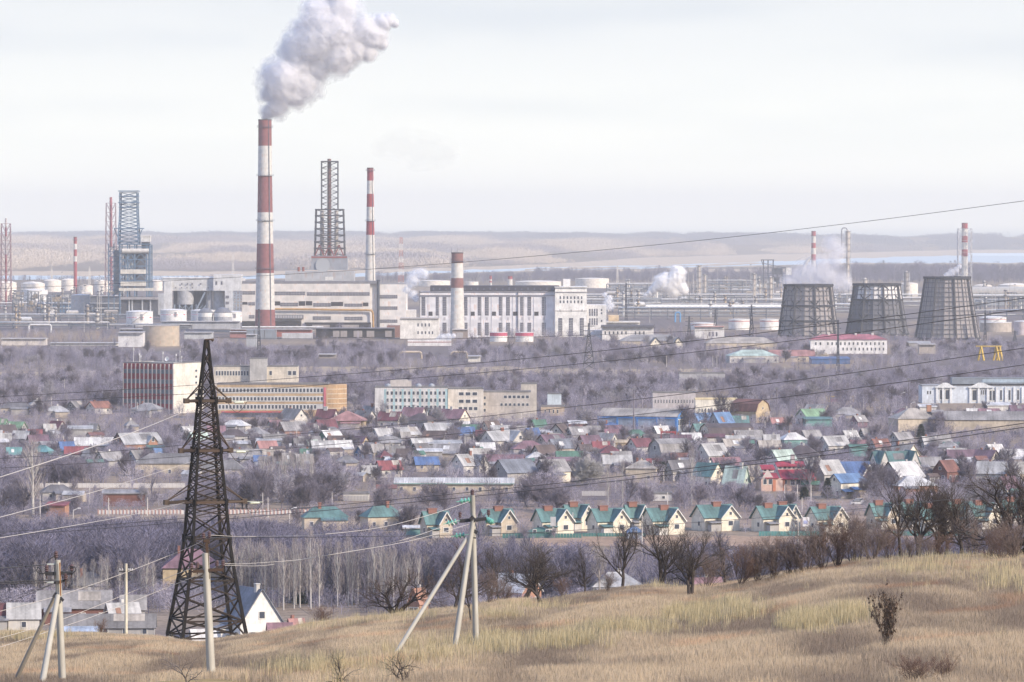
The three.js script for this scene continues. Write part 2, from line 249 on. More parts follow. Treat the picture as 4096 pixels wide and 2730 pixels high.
// ---------- houses ----------
const keep = [];                                                       // what the photograph shows uncovered: [px0, px1, py0, py1, distance]
const paneG = mb().box(0, 0.12, 0.035, 0.8, 0.96, 0.06).geo(), frameG = mb().box(0, 0, 0, 1, 1.2, 0.1).geo(), paneM = M(0.05, 0.06, 0.085, null, 0.25), trimM = M(0.72, 0.71, 0.68), dimM = M(0.30, 0.29, 0.29);
function windowAt(root, x, y, z, w, h, ry, m = trimM) { const f = part('window', frameG, m, root, V(x, y, z)); f.scale.set(w, h / 1.2, 1); f.rotation.y = ry; part('pane', paneG, paneM, f); return f; }
const C = {                                                            // paints and claddings, linear
  slate: [0.33, 0.32, 0.335], pale: [0.47, 0.475, 0.49], white: [0.62, 0.625, 0.64], grey: [0.24, 0.235, 0.25], dgrey: [0.17, 0.165, 0.19], blueslate: [0.20, 0.23, 0.30], brown: [0.15, 0.10, 0.095], dbrown: [0.115, 0.085, 0.10], beige: [0.46, 0.41, 0.36],
  maroon: [0.21, 0.05, 0.08], purple: [0.19, 0.10, 0.16], red: [0.34, 0.06, 0.085], brick: [0.33, 0.12, 0.085], dbrick: [0.26, 0.09, 0.07], pink: [0.46, 0.19, 0.18], rose: [0.30, 0.14, 0.19], green: [0.06, 0.22, 0.16], teal: [0.105, 0.235, 0.24], lime: [0.20, 0.42, 0.22], mint: [0.45, 0.62, 0.55], turq: [0.10, 0.36, 0.39], blue: [0.06, 0.17, 0.46], sky: [0.10, 0.26, 0.56],
  wbright: [0.82, 0.81, 0.80], wwhite: [0.62, 0.60, 0.585], wcream: [0.80, 0.735, 0.62], wyellow: [0.54, 0.42, 0.27], wgrey: [0.40, 0.39, 0.40], wbeige: [0.55, 0.47, 0.38], worange: [0.40, 0.205, 0.14], wblue: [0.42, 0.50, 0.62], wteal: [0.16, 0.36, 0.36],
};
for (const k in C) { const c = C[k], g = 0.3 * c[0] + 0.55 * c[1] + 0.15 * c[2], q = k[0] === 'w' || k === 'teal' ? 0.12 : 0.3; C[k] = c.map(v => lerp(v, g, q) * (k[0] === 'w' ? 1 : 0.92)); }
const roofM = c => M(...C[c], 'roof', 0.8), wallM = c => M(...C[c], 'grime', 0.9);
// the solid under a roof of that kind, and the roof; local x runs along the ridge
function body(L, W, ev, h, type) {
  const b = mb(), l = L / 2, w = W / 2, P = (x, y, z) => V(x, y, z);
  b.quad(P(-l, -1, w), P(l, -1, w), P(l, ev, w), P(-l, ev, w)); b.quad(P(l, -1, -w), P(-l, -1, -w), P(-l, ev, -w), P(l, ev, -w));
  for (const s of [1, -1]) { b.quad(P(s * l, -1, s * w), P(s * l, -1, -s * w), P(s * l, ev, -s * w), P(s * l, ev, s * w)); if (type === 'gable') b.tri(P(s * l, ev, s * w), P(s * l, ev, -s * w), P(s * l, h, 0), 0, 0, 0, [0, 0], [W / 10, 0], [w / 10, (h - ev) / 10]); if (type === 'gambrel') b.poly([P(s * l, ev, s * w), P(s * l, ev, -s * w), P(s * l, lerp(ev, h, 0.62), -s * w * 0.72), P(s * l, h, 0), P(s * l, lerp(ev, h, 0.62), s * w * 0.72)]); }
  return b;
}
function roofing(L, W, ev, h, type, o = 0.4, th = 0.18) {
  const b = mb(), l = L / 2 + o, w = W / 2;
  const slab = (y0, z0, y1, z1, ext, out = l) => { const k = ext / Math.hypot(y1 - y0, z1 - z0), ya = y0 - (y1 - y0) * k, za = z0 - (z1 - z0) * k, q = th / Math.hypot(y1 - y0, z1 - z0), ny = Math.abs(z1 - z0) * q, nz = Math.sign(z0 - z1) * (y1 - y0) * q, A = [V(-out, ya, za), V(out, ya, za), V(out, y1, z1), V(-out, y1, z1)], B = A.map(p => V(p.x, p.y + ny, p.z + nz)), S = z0 > z1 ? [0, 1, 2, 3] : [1, 0, 3, 2];
    b.quad(B[S[0]], B[S[1]], B[S[2]], B[S[3]]); b.quad(A[S[1]], A[S[0]], A[S[3]], A[S[2]]); for (let k = 0; k < 4; k++) b.quad(A[S[k]], A[S[(k + 1) % 4]], B[S[(k + 1) % 4]], B[S[k]]); };
  if (type === 'gable') for (const s of [1, -1]) slab(ev, s * w, h, 0, o);
  else if (type === 'gambrel') { const hm = lerp(ev, h, 0.62), wm = w * 0.72; for (const s of [1, -1]) { slab(ev, s * w, hm, s * wm, o * 0.6); slab(hm, s * wm, h, 0, 0.05); } }
  else if (type === 'hip') {
    const e = w + o, r = Math.max(0.05, l - e * 1.05), y = ev - 0.1, c = [V(-l, y, e), V(l, y, e), V(l, y, -e), V(-l, y, -e)], t0 = V(-r, h, 0), t1 = V(r, h, 0);
    b.quad(c[0], c[1], t1, t0); b.quad(c[2], c[3], t0, t1); b.tri(c[1], c[2], t1, 0, 0, 0, [0, 0], [0.8, 0], [0.4, 0.5]); b.tri(c[3], c[0], t0, 0, 0, 0, [0, 0], [0.8, 0], [0.4, 0.5]); b.quad(c[3], c[2], c[1], c[0]);
  } else { const rise = h - ev; b.quad(V(-l, ev, w + o), V(l, ev, w + o), V(l, h, -w - o), V(-l, h, -w - o)); b.box(0, ev - 0.25, w + o - 0.1, 2 * l, 0.26, 0.1); for (const s of [1, -1]) b.tri(V(s * (L / 2), ev - 0.3, w), V(s * (L / 2), ev - 0.3, -w), V(s * (L / 2), h - 0.05, -w)); b.quad(V(-L / 2, ev - 0.4, -w), V(L / 2, ev - 0.4, -w), V(L / 2, h - 0.02, -w), V(-L / 2, h - 0.02, -w)); }
  return b;
}
const homes = [], rustM0 = M(0.26, 0.15, 0.11, 'roof');
// x, y: middle and ridge in the enlarged tile t; w: breadth there; a: turn in degrees (above 0 shows the left gable, below 0 the right one)
function house(t, x, y, w, a, type, rc, wc, label, o = {}) {
  const px = X(t, x), py = Y(t, y), wp = w * TF, h = Math.max(Math.min(o.h || 6, 4.6), (o.h || (type === 'hip' ? 5.6 : 6.2)) * (o.full ? 1 : 0.84)), d = dAt(py, h), s = d / F, asp = o.asp || (type === 'hip' ? 1.25 : 1.35), th = a * Math.PI / 180;
  const L = wp * s / (Math.abs(Math.cos(th)) + Math.abs(Math.sin(th)) / asp), W = L / asp, ev = h * (o.ev || (type === 'hip' ? 0.56 : type === 'flat' ? 0.8 : 0.5));
  const c = at(px, py, d); c.y = 0; const root = thing(o.name || 'house', label, o.cat || 'house', c, th, o.group);
  part('wall', body(L, W, ev, h, type), wallM(wc), root);
  part('roof', roofing(L, W, ev, h, type, o.over || 0.4), roofM(rc), root);
  if (o.gc) { const g = mb(); for (const s of [1, -1]) g.tri(V(s * (L / 2 + 0.03), ev, s * W / 2), V(s * (L / 2 + 0.03), ev, -s * W / 2), V(s * (L / 2 + 0.03), h, 0)); part('gable', g, wallM(o.gc), root); }
  if (o.trim) { const g = mb(); for (const s of [1, -1]) for (const q of [1, -1]) g.bar(V(s * (L / 2 + 0.46), ev - 0.25, q * (W / 2 + 0.2)), V(s * (L / 2 + 0.46), h + 0.1, 0), 0.12, 0.38); part('bargeboard', g, o.trim === 'dark' ? M(0.03, 0.03, 0.04) : trimM, root); }
  if (o.ch) part('chimney', mb().box(o.chx !== undefined ? o.chx * L : L * 0.12, h - 1.4, 0.3, o.chw || 0.75, 2.3, 0.7).box(o.chx !== undefined ? o.chx * L : L * 0.12, h + 0.9, 0.3, (o.chw || 0.75) + 0.2, 0.18, 0.9), wallM(o.ch), root);
  const q0 = hash(Math.round(px * 7), Math.round(py * 5), 2);
  if (!o.ch && type !== 'flat' && q0 < 0.5 && !o.name) part('chimney', mb().box((q0 - 0.25) * L, h - 1.2, -0.2, 0.55, 1.9, 0.55), wallM(q0 < 0.2 ? 'brick' : q0 < 0.35 ? 'wwhite' : 'wgrey'), root);
  if (type === 'gable' && hash(Math.round(px * 5), Math.round(py * 2), 9) < 0.42) { const k = hash(Math.round(px), 7, 7), y0 = lerp(ev, h, 0.1 + 0.3 * k), y1 = lerp(ev, h, 0.5 + 0.45 * k), z = y => W / 2 * (h - y) / (h - ev); part('roof_sheet', mb().bar(V((k - 0.5) * L * 0.6, y0 + 0.25, z(y0) + 0.06), V((k - 0.5) * L * 0.6, y1 + 0.25, z(y1) + 0.06), L * lerp(0.15, 0.34, k), 0.06), k < 0.3 ? rustM0 : roofM(k < 0.55 ? 'white' : k < 0.8 ? 'grey' : 'beige'), root); }
  if (!o.name && type !== 'flat' && hash(Math.round(px * 3), Math.round(py * 9), 4) < 0.55) { const k = hash(Math.round(px), 5, 6), pw = L * lerp(0.3, 0.6, k), cx = (k - 0.5) * (L - pw), y = Math.min(2.5, ev * 0.85); part('porch', mb().box(cx, -0.5, W / 2 + 1.2, pw, y + 0.5, 2.3), wallM(k < 0.4 ? wc : k < 0.7 ? 'wgrey' : 'wbeige'), root); part('porch_roof', mb().bar(V(cx, y + 0.75, W / 2 + 0.05), V(cx, y + 0.02, W / 2 + 2.7), pw + 0.5, 0.1), roofM(k < 0.5 ? 'slate' : k < 0.75 ? 'grey' : rc), root); }
  if (type !== 'flat' || o.win) {
    const gs = a >= 0 ? -1 : 1, wm = o.dark ? dimM : trimM, big = o.win || 1;
    if (Math.abs(a) > 12 && type !== 'hip') { if (h > 5) windowAt(root, gs * (L / 2 + 0.05), lerp(ev, h, 0.14), 0, 0.9 * big, 1.0 * big, gs * Math.PI / 2, wm); for (const q of [-1, 1]) windowAt(root, gs * (L / 2 + 0.05), 0.9, q * W * 0.23, 1.0 * big, 1.3, gs * Math.PI / 2, wm); }
    const n = Math.max(1, Math.round(L / 4)); for (let k = 0; k < n; k++) windowAt(root, (k + 0.5 - n / 2) * L / n, 0.9, W / 2 + 0.05, 1.0 * big, 1.3, 0, wm);
  }
  homes.push([px, py + h / s * 0.6, label, wp, d, h]); const yb = py + (h / s) * (o.show || 0.45); keep.push([px - wp / 2, px + wp / 2, py, yb, d]);
  return Object.assign(root, { dims: { L, W, ev, h, d, s } });
}
// green-roofed cottages with a cross gable
function cottage(t, x, y, w, a, label, o = {}) {
  const h = 6.5, px = X(t, x), py = Y(t, y), d = dAt(py, h), s = d / F, th = a * Math.PI / 180, T2 = w * TF * s;
  const L = T2 / (Math.cos(th) + 0.62 * Math.abs(Math.sin(th))), W = L * 0.7, ev = 3.6, c = at(px, py, d); c.y = 0;
  const root = thing('cottage', label, 'house', c, th, 'cream cottages with green roofs'), wm = wallM(o.wc || 'wcream'), rm = roofM(o.rc || 'teal');
  part('wall', body(L, W, ev, h, 'gable'), wm, root); part('roof', roofing(L, W, ev, h, 'gable', 0.5), rm, root);
  const wing = new THREE.Group(), wl = W + 1.8, ww = L * 0.56; wing.name = 'wing'; wing.rotation.y = -Math.PI / 2; wing.position.set(o.flip ? -L * 0.2 : L * 0.2, 0, 0.9); root.add(wing);
  part('wall', body(wl, ww, ev, h - 0.08, 'gable'), wm, wing); part('roof', roofing(wl, ww, ev, h - 0.08, 'gable', 0.5), rm, wing);
  const g = mb(); for (const q of [1, -1]) g.bar(V(wl / 2 + 0.56, ev - 0.35, q * (ww / 2 + 0.3)), V(wl / 2 + 0.56, h + 0.02, 0), 0.12, 0.24); part('bargeboard', g, M(0.66, 0.66, 0.66), wing);
  const zf = (W + 1.8) / 2 + 0.95, gx = o.flip ? -L * 0.2 : L * 0.2;
  windowAt(root, gx, 4.1, zf, 0.75, 0.9, 0); windowAt(root, gx, 1.3, zf, 1.6, 1.4, 0); windowAt(root, -L / 2 - 0.05, 1.2, 0.6, 1.2, 1.3, -Math.PI / 2);
  const q = new THREE.Mesh(mb().box(0, 0, 0, 2.3, 1.15, 1.2).box(0, 1.15, 0, 2.5, 0.2, 1.4).geo(), wallM('brick')); q.name = 'chimney'; q.position.set(-L * 0.16, h - 0.5, 0.2); if (hash(Math.round(px), 8, 1) < 0.35) q.position.x = L * 0.05; q.castShadow = true; root.add(q);
  const pk = hash(Math.round(px), 3, 3), pz = W / 2 + 2; part('porch', mb().box(-L * 0.28, -0.5, pz - 0.6, L * 0.3, 2.3, 1.8), wallM(pk < 0.5 ? 'wwhite' : 'wgrey'), root); part('porch_roof', mb().bar(V(-L * 0.28, 2.7, W / 2 + 0.1), V(-L * 0.28, 2.2, W / 2 + 2.8), L * 0.36, 0.1), roofM(pk < 0.6 ? 'teal' : 'slate'), root);
  keep.push([px - w * TF / 2, px + w * TF / 2, py, py + h / s * 1.02, d]); return root;
}
// a flat-roofed block; the left and right faces show when turned. rows of windows: [face, x0, x1, y0, y1, columns, rows, fill]
function block(name, label, cat, t, x0, x1, yt, yb, o) {
  const px = X(t, (x0 + x1) / 2), pb = Y(t, yb), d = o.d || dAt(pb, 0), s = d / F, h = (pb - Y(t, yt)) * s, th = (o.a || 0) * Math.PI / 180;
  const tot = (x1 - x0) * TF * s, L = o.a ? tot * (o.split || 0.65) / Math.cos(th) : tot, W = o.a ? tot * (1 - (o.split || 0.65)) / Math.abs(Math.sin(th)) : (o.deep || 14);
  const c = at(px, pb, d); c.y = o.lift || 0; c.z -= o.a ? 0 : W / 2; const root = thing(name, label, cat, c, th, o.group);
  const par = o.parapet === undefined ? 0.5 : o.parapet;
  part('wall', mb().box(0, -1, 0, L, h + 1, W), o.m, root);
  if (par) part('roof_edge', mb().box(0, h + 0.01, W / 2 - 0.1, L + 0.3, par, 0.4).box(0, h + 0.01, -W / 2 + 0.1, L + 0.3, par, 0.4).box(-L / 2 + 0.05, h + 0.01, 0, 0.38, par - 0.01, W - 0.7).box(L / 2 - 0.05, h + 0.01, 0, 0.38, par - 0.01, W - 0.7), o.rm || M(0.2, 0.2, 0.22), root);
  for (const [face, u0, u1, v0, v1, nc, nr, fill = 0.6, tall = 0.7, wm, pm] of o.wins || []) {
    const len = face === 'r' || face === 'l' ? W : L, ww = (u1 - u0) * len / nc, hh = (v1 - v0) * h / nr;
    for (let j = 0; j < nr; j++) for (let i = 0; i < nc; i++) {
      const u = (u0 - 0.5) * len + ww * (i + 0.5), y = v0 * h + hh * (j + (1 - tall) / 2), f = part('window', frameG, wm || trimM, root); f.scale.set(ww * fill, hh * tall / 1.2, 1);
      if (face === 'r') { f.position.set(L / 2 + 0.04, y, -u); f.rotation.y = Math.PI / 2; } else if (face === 'l') { f.position.set(-L / 2 - 0.04, y, u); f.rotation.y = -Math.PI / 2; } else f.position.set(u, y, W / 2 + 0.04);
      part('pane', paneG, pm || paneM, f);
    }
  }
  keep.push([X(t, x0), X(t, x1), Y(t, yt), Y(t, lerp(yt, yb, o.show || 0.85)), d]);
  return Object.assign(root, { dims: { L, W, h, d, s } });
}

// ---------- the town ----------
const H = house;
// left, behind the lattice pylon
H('A', 150, 480, 330, 8, 'hip', 'dgrey', 'wbeige', 'long beige house with wide dark grey hip roof at the left edge below the woods', { h: 6.4, asp: 1.9 });
H('A', 330, 460, 170, 20, 'hip', 'slate', 'wgrey', 'light brown-grey hip roof just behind the long beige house');
H('A', 520, 515, 240, 10, 'hip', 'pale', 'wwhite', 'white house with pale grey hip roof and thin poles before it', { asp: 1.6 });
H('A', 690, 472, 180, 62, 'gable', 'grey', 'grey', 'dark grey gable-fronted house beside the white house with poles');
H('A', 905, 475, 240, 40, 'gable', 'brick', 'wwhite', 'brick-red roof over a white gable left of the ribbed factory');
H('A', 1355, 487, 320, -18, 'hip', 'slate', 'wgrey', 'grey hip-roofed house standing before the foot of the red ribbed factory', { asp: 1.4, h: 7 });
H('A', 10, 635, 120, -20, 'gable', 'lime', 'wgrey', 'green roof cut off by the left edge of the town');
H('A', 150, 662, 190, -28, 'gable', 'lime', 'wgrey', 'green metal roof sloping right above a dark purple roof at far left');
H('A', 60, 692, 190, 35, 'gable', 'dbrown', 'wgrey', 'dark purple roof under the green metal roof at far left');
H('A', 450, 682, 125, 20, 'gable', 'pale', 'wgrey', 'small pale roof touching the maroon roof with white gable');
H('A', 520, 655, 170, -42, 'gable', 'maroon', 'wwhite', 'maroon roof with white right gable below the white house with poles');
H('A', 735, 698, 230, 4, 'flat', 'pale', 'wgrey', 'long low pale grey roof behind the rusty hedge at left');
H('A', 855, 678, 120, -30, 'gable', 'slate', 'dgrey', 'grey roof with dark right gable above the long rusty hedge');
H('A', 1200, 645, 130, 20, 'hip', 'slate', 'wgrey', 'small grey hip roof above the orange brick house with metal roof');
H('A', 195, 745, 170, -15, 'gable', 'pale', 'wgrey', 'whitish roof beside the red roof at left');
H('A', 320, 732, 125, 5, 'gable', 'red', 'wgrey', 'bright red roof between whitish roofs at far left', { h: 5 });
H('A', 45, 766, 110, 12, 'gable', 'pale', 'wgrey', 'whitish grey roof at the left edge above the turquoise ones');
H('A', 345, 785, 210, 20, 'gable', 'purple', 'wgrey', 'faded purple-grey roof above the turquoise hip roof');
H('A', 125, 897, 140, 10, 'gable', 'turq', 'wgrey', 'smaller turquoise roof, left of two', { h: 5 });
H('A', 390, 878, 230, -25, 'hip', 'turq', 'wgrey', 'larger turquoise hip roof, right of two at left of town', { asp: 1.5 });
H('A', 605, 845, 160, 25, 'gable', 'blue', 'wblue', 'blue-roofed house beside the turquoise hip roof');
H('A', 860, 806, 350, 3, 'gable', 'white', 'wgrey', 'long whitish roof left of the orange brick house', { asp: 2.6 });
H('A', 700, 890, 220, 5, 'gable', 'red', 'wgrey', 'raspberry red roof with pale hip roof leaning behind its right end', { h: 5, asp: 2 });
H('A', 830, 902, 150, -35, 'gable', 'slate', 'wgrey', 'grey roof at the right end of the raspberry red roof');
{
  const r = H('A', 1258, 765, 470, 32, 'gable', 'pale', 'worange', 'orange brick house with shiny grey metal roof and a front gable', { h: 8.2, asp: 1.5, trim: 'dark', ev: 0.48 }), { L, W, ev, h } = r.dims;
  const w = new THREE.Group(); w.name = 'wing'; w.position.set(L * 0.22, 0, W * 0.32); w.rotation.y = -Math.PI / 2; r.add(w); part('wall', body(W * 0.5, L * 0.24, ev + 0.6, h - 1, 'gable'), wallM('worange'), w); part('roof', roofing(W * 0.5, L * 0.24, ev + 0.6, h - 1, 'gable', 0.4), roofM('pale'), w); windowAt(r, L * 0.22, ev + 0.6, W * 0.57 + 0.06, 1.2, 1.9, 0);
}
H('A', 1435, 878, 180, 4, 'flat', 'green', 'wteal', 'dark green lean-to in front of the orange brick house', { h: 3 });
H('A', 1465, 906, 120, 5, 'gable', 'sky', 'wblue', 'small sky-blue shed before the orange brick house', { h: 3.5 });
H('A', 1000, 935, 260, 38, 'gable', 'slate', 'wgrey', 'grey asbestos roof below the orange brick house, behind bare trees', { h: 6 });
H('A', 1250, 925, 180, 55, 'gable', 'grey', 'wblue', 'grey gabled house with bluish front below the orange brick house');
H('A', 1720, 705, 170, 50, 'gable', 'pale', 'wwhite', 'pale gabled house just left of the lattice pylon');
H('A', 1560, 950, 640, 2, 'hip', 'grey', 'wbeige', 'long beige school with wide grey hip roof behind the lattice pylon', { h: 8.5, asp: 2.6, name: 'school_building', cat: 'school', ev: 0.58 });
H('A', 2030, 1010, 430, -2, 'hip', 'grey', 'wbeige', 'right wing of the beige school, seen right of the pylon', { h: 7.5, asp: 2.4, name: 'school_building', cat: 'school' });
H('A', 1140, 1285, 390, 2, 'flat', 'slate', 'dbrick', 'long rust-brown shed with grey roof near the white fence', { h: 5, name: 'shed', cat: 'shed', asp: 3, dark: 1 });
H('A', 525, 1398, 205, -12, 'flat', 'red', 'worange', 'small orange brick hut with red roof at lower left of town', { h: 4, name: 'hut', cat: 'hut', asp: 1.4 });
H('A', 520, 1238, 330, 15, 'hip', 'dgrey', 'wgrey', 'low dark hip roof above the small orange brick hut', { h: 5.5, asp: 1.8 });
H('A', 2150, 645, 250, -14, 'hip', 'white', 'wwhite', 'bright pale hip roof right of the pylon above the white house with purple roof', { asp: 1.5 });
H('A', 1985, 700, 160, 4, 'gable', 'rose', 'wwhite', 'pinkish red roof directly right of the pylon');
H('A', 2140, 728, 270, 6, 'hip', 'dbrown', 'wwhite', 'white house with dark purple hip roof and square windows right of the pylon', { h: 6.5, asp: 1.6 });
H('A', 2250, 838, 220, 4, 'flat', 'white', 'wgrey', 'low whitish roof below the white house with purple hip roof', { h: 4 });
H('A', 1820, 760, 190, 30, 'gable', 'mint', 'wgrey', 'pale greenish roof seen through the lattice pylon');
// between the yellow offices and the pale sheds
H('B', 625, 428, 270, -48, 'gable', 'grey', 'wwhite', 'tall grey roof with white right gable below the yellow offices', { h: 8.2, asp: 1.5 });
H('B', 935, 432, 210, -22, 'gable', 'maroon', 'wwhite', 'maroon roof with wide white chimney right of the tall grey roof', { h: 8, ch: 'wwhite', chw: 1.6, chx: -0.05 });
H('B', 1125, 446, 345, -6, 'hip', 'pink', 'wyellow', 'pink pyramid roof over a yellow house', { h: 8.5, asp: 1.1, ev: 0.5, over: 0.9 });
H('B', 1282, 445, 240, -46, 'gable', 'grey', 'wwhite', 'grey roof with white right gable behind the pink pyramid roof', { h: 8 });
H('B', 1342, 402, 195, -40, 'gable', 'slate', 'wwhite', 'grey roof with brick chimney at the corner of the pale blue block', { h: 8, ch: 'brick' });
H('B', 1518, 455, 245, -22, 'gable', 'maroon', 'wcream', 'dark red roof with cream chimney right of the pink pyramid roof', { h: 7.6, ch: 'wcream', chw: 1.6, chx: -0.1 });
H('B', 1735, 415, 240, -24, 'gable', 'rose', 'wwhite', 'dusky maroon roof directly below the pale blue block', { h: 8, ch: 'slate', chw: 0.9, chx: 0 });
H('B', 1800, 468, 320, -30, 'hip', 'dbrown', 'wgrey', 'near-black hip roof below the dusky maroon roof', { h: 7, asp: 1.3 });
H('B', 2095, 432, 305, -30, 'gable', 'rose', 'wcream', 'maroon roof with white chimney and cream gable under the cream block', { h: 8.2, ch: 'wwhite', chw: 1, chx: -0.05 });
H('B', 115, 530, 240, -20, 'hip', 'white', 'wwhite', 'white hip roof behind the house with dark purple hip roof, before the yellow offices', { asp: 1.5 });
H('B', 285, 595, 235, -15, 'hip', 'slate', 'wbeige', 'grey hip roof over beige walls next to the white house with purple hip roof', { h: 6.4 });
H('B', 450, 535, 145, 45, 'gable', 'rose', 'wteal', 'rose roof with dark green gable left of the orange house');
H('B', 618, 548, 290, 30, 'gable', 'slate', 'worange', 'orange brick house with light grey roof below the tall grey roof', { h: 7.2, asp: 1.5 });
H('B', 805, 560, 160, 20, 'gable', 'purple', 'wgrey', 'purple roof right of the orange brick house with light grey roof');
H('B', 922, 528, 220, 30, 'gable', 'maroon', 'wwhite', 'maroon roof with white left gable below the pink pyramid roof', { h: 7, asp: 1.4 });
H('B', 840, 602, 170, 40, 'hip', 'slate', 'wgrey', 'grey hip roof below the maroon roof with white left gable');
H('B', 965, 626, 225, 38, 'gable', 'white', 'green', 'pale metal roof with dark green left gable', { h: 5.6 });
H('B', 450, 660, 230, 15, 'gable', 'grey', 'wgrey', 'dull grey roof below the orange brick house with light grey roof', { asp: 1.8 });
H('B', 400, 694, 235, 4, 'flat', 'pale', 'wblue', 'pale bluish lean-to roof above the salmon red roof', { h: 4 });
H('B', 380, 724, 205, 22, 'gable', 'pink', 'wwhite', 'salmon red roof with white left side', { h: 5 });
H('B', 770, 682, 230, 18, 'gable', 'grey', 'wgrey', 'grey roof left of the pale metal roof with green gable');
H('B', 775, 714, 175, 30, 'gable', 'mint', 'green', 'mint roof with bright green gable', { h: 5 });
H('B', 895, 722, 225, 12, 'gable', 'pale', 'wgrey', 'broad light grey slope right of the mint roof', { h: 6.5 });
H('B', 1045, 676, 215, 10, 'gable', 'brown', 'wgrey', 'brown-grey roof above two light slopes');
H('B', 1075, 718, 200, 20, 'gable', 'white', 'wgrey', 'whitish slope right of the broad light grey one', { h: 6 });
H('B', 1232, 680, 205, -42, 'gable', 'purple', 'wyellow', 'purple roof with small yellow right gable and one window');
H('B', 1450, 608, 215, 32, 'gable', 'pale', 'wblue', 'light grey roof with blue left gable');
H('B', 1655, 598, 290, 38, 'gable', 'pale', 'grey', 'light grey roof with dark grey left gable in mid town', { asp: 1.5 });
H('B', 1960, 560, 305, 18, 'gable', 'pale', 'wcream', 'two-storey cream house with pale roof and upper veranda', { h: 7.6, asp: 1.7, ev: 0.62 });
H('B', 1510, 680, 330, 12, 'hip', 'slate', 'wgrey', 'wide grey hip roof below the light roof with blue gable', { asp: 1.6 });
H('B', 1930, 632, 240, -20, 'gable', 'brown', 'wgrey', 'dark brown roof below the two-storey cream house');
H('B', 2195, 596, 225, 25, 'gable', 'blue', 'wwhite', 'bright royal blue roof with grey-white walls below the cream block', { h: 6.4 });
H('B', 2235, 573, 200, 5, 'gable', 'green', 'wgrey', 'green roof peeping out behind the royal blue roof');
H('B', 2170, 544, 150, 5, 'gable', 'white', 'wgrey', 'pale roof above the green and royal blue ones');
H('B', 1800, 700, 240, 25, 'gable', 'pale', 'wwhite', 'pale roof with white left gable below the dark brown roof');
H('B', 1795, 746, 195, 42, 'gable', 'dgrey', 'dgrey', 'dark gable-fronted roof below the pale roof with white gable');
H('B', 2010, 718, 330, 4, 'flat', 'pale', 'wgrey', 'long low light grey roof right of the dark gable-fronted roof', { h: 4.5 });
H('B', 2040, 752, 260, -10, 'gable', 'slate', 'wgrey', 'grey roof below the long low light grey one');
H('B', 1880, 794, 230, 4, 'flat', 'white', 'wgrey', 'flat whitish roof with rounded tiles in lower mid town', { h: 4 });
H('B', 1390, 752, 150, 35, 'gable', 'slate', 'wbeige', 'grey-beige roof left of the leafless white birches');
H('B', 1255, 770, 135, 60, 'gable', 'slate', 'sky', 'small sky-blue gable front below the purple roof with yellow gable', { h: 4.6 });
H('B', 1640, 795, 130, 8, 'gable', 'dbrown', 'wgrey', 'dark brown low roof right of the white birches');
H('B', 430, 800, 180, 10, 'gable', 'beige', 'wgrey', 'beige roof above the tall poplars in mid town');
H('B', 180, 800, 300, 6, 'gable', 'slate', 'wgrey', 'broad grey roof right of the lattice pylon, below the white house with purple roof', { asp: 1.8 });
H('B', 320, 856, 120, 8, 'gable', 'blue', 'wblue', 'small blue shed roof among bare trees left of the poplars', { h: 3.5 });
H('B', 590, 835, 130, 8, 'gable', 'slate', 'wgrey', 'small grey roof behind the tips of the poplars, left one');
H('B', 725, 845, 165, 14, 'gable', 'slate', 'wgrey', 'grey roof behind the tips of the poplars, right one');
H('B', 770, 797, 150, 0, 'gable', 'green', 'wgrey', 'green roof below the mint roof with bright green gable', { h: 4.6 });
H('B', 1120, 850, 220, 10, 'hip', 'grey', 'wgrey', 'dim grey roof above the red roof with white gable front');
H('B', 1465, 812, 150, 25, 'hip', 'maroon', 'wgrey', 'dark pink hip roof seen through white birches');
H('B', 1845, 870, 240, 12, 'gable', 'blue', 'wbeige', 'blue shed roof left of the white house with two gables', { h: 4.6 });
H('B', 1500, 905, 255, 28, 'gable', 'red', 'wwhite', 'raspberry roof with white left gable above the long pale shed', { h: 6.2, asp: 1.7 });
H('B', 1320, 950, 145, 10, 'gable', 'pale', 'wgrey', 'pale low roof left of the raspberry roof with white gable', { h: 4.5 });
H('B', 680, 700, 120, 20, 'gable', 'dgrey', 'wgrey', 'dark small roof left of the mint roof');
H('B', 1650, 640, 110, 30, 'gable', 'slate', 'wwhite', 'little white-walled house between two light grey roofs');
H('B', 1560, 770, 190, 14, 'gable', 'grey', 'wgrey', 'grey roof behind the white birches');
H('B', 2300, 790, 140, 30, 'gable', 'pale', 'teal', 'pale roof with teal gable right of the flat whitish roof');
// centre
H('C', 375, 425, 190, 40, 'gable', 'brown', 'wcream', 'brown roof with cream left gable below the grey-beige block');
H('C', 485, 466, 240, 10, 'gable', 'pale', 'wgrey', 'pale roof right of the royal blue one');
H('C', 815, 414, 150, 28, 'gable', 'green', 'wwhite', 'small green roof with white gable left of the blue market hall');
H('C', 1170, 420, 165, 5, 'flat', 'white', 'pink', 'white roof over pink front just left of the blue market hall', { h: 6 });
H('C', 755, 490, 160, 42, 'gable', 'blue', 'dgrey', 'navy blue roof with dark gable below the small green roof');
{
  const r = H('C', 1010, 455, 215, 66, 'gable', 'brown', 'wwhite', 'white gable outlined in black under a brown-grey roof', { h: 7.5, asp: 1.1, trim: 'dark' });
}
H('C', 1205, 478, 290, 26, 'gable', 'slate', 'wwhite', 'white house with grey roof right of the black-outlined gable', { h: 6.4, asp: 1.7 });
H('C', 870, 506, 130, 4, 'flat', 'white', 'wwhite', 'low white house left of the black-outlined gable', { h: 4.4 });
H('C', 1478, 432, 170, 8, 'hip', 'blue', 'wblue', 'blue hip roof directly before the market hall', { h: 4.5 });
H('C', 1495, 465, 230, 34, 'gable', 'purple', 'wbeige', 'purple-grey roof with beige gable before the market hall');
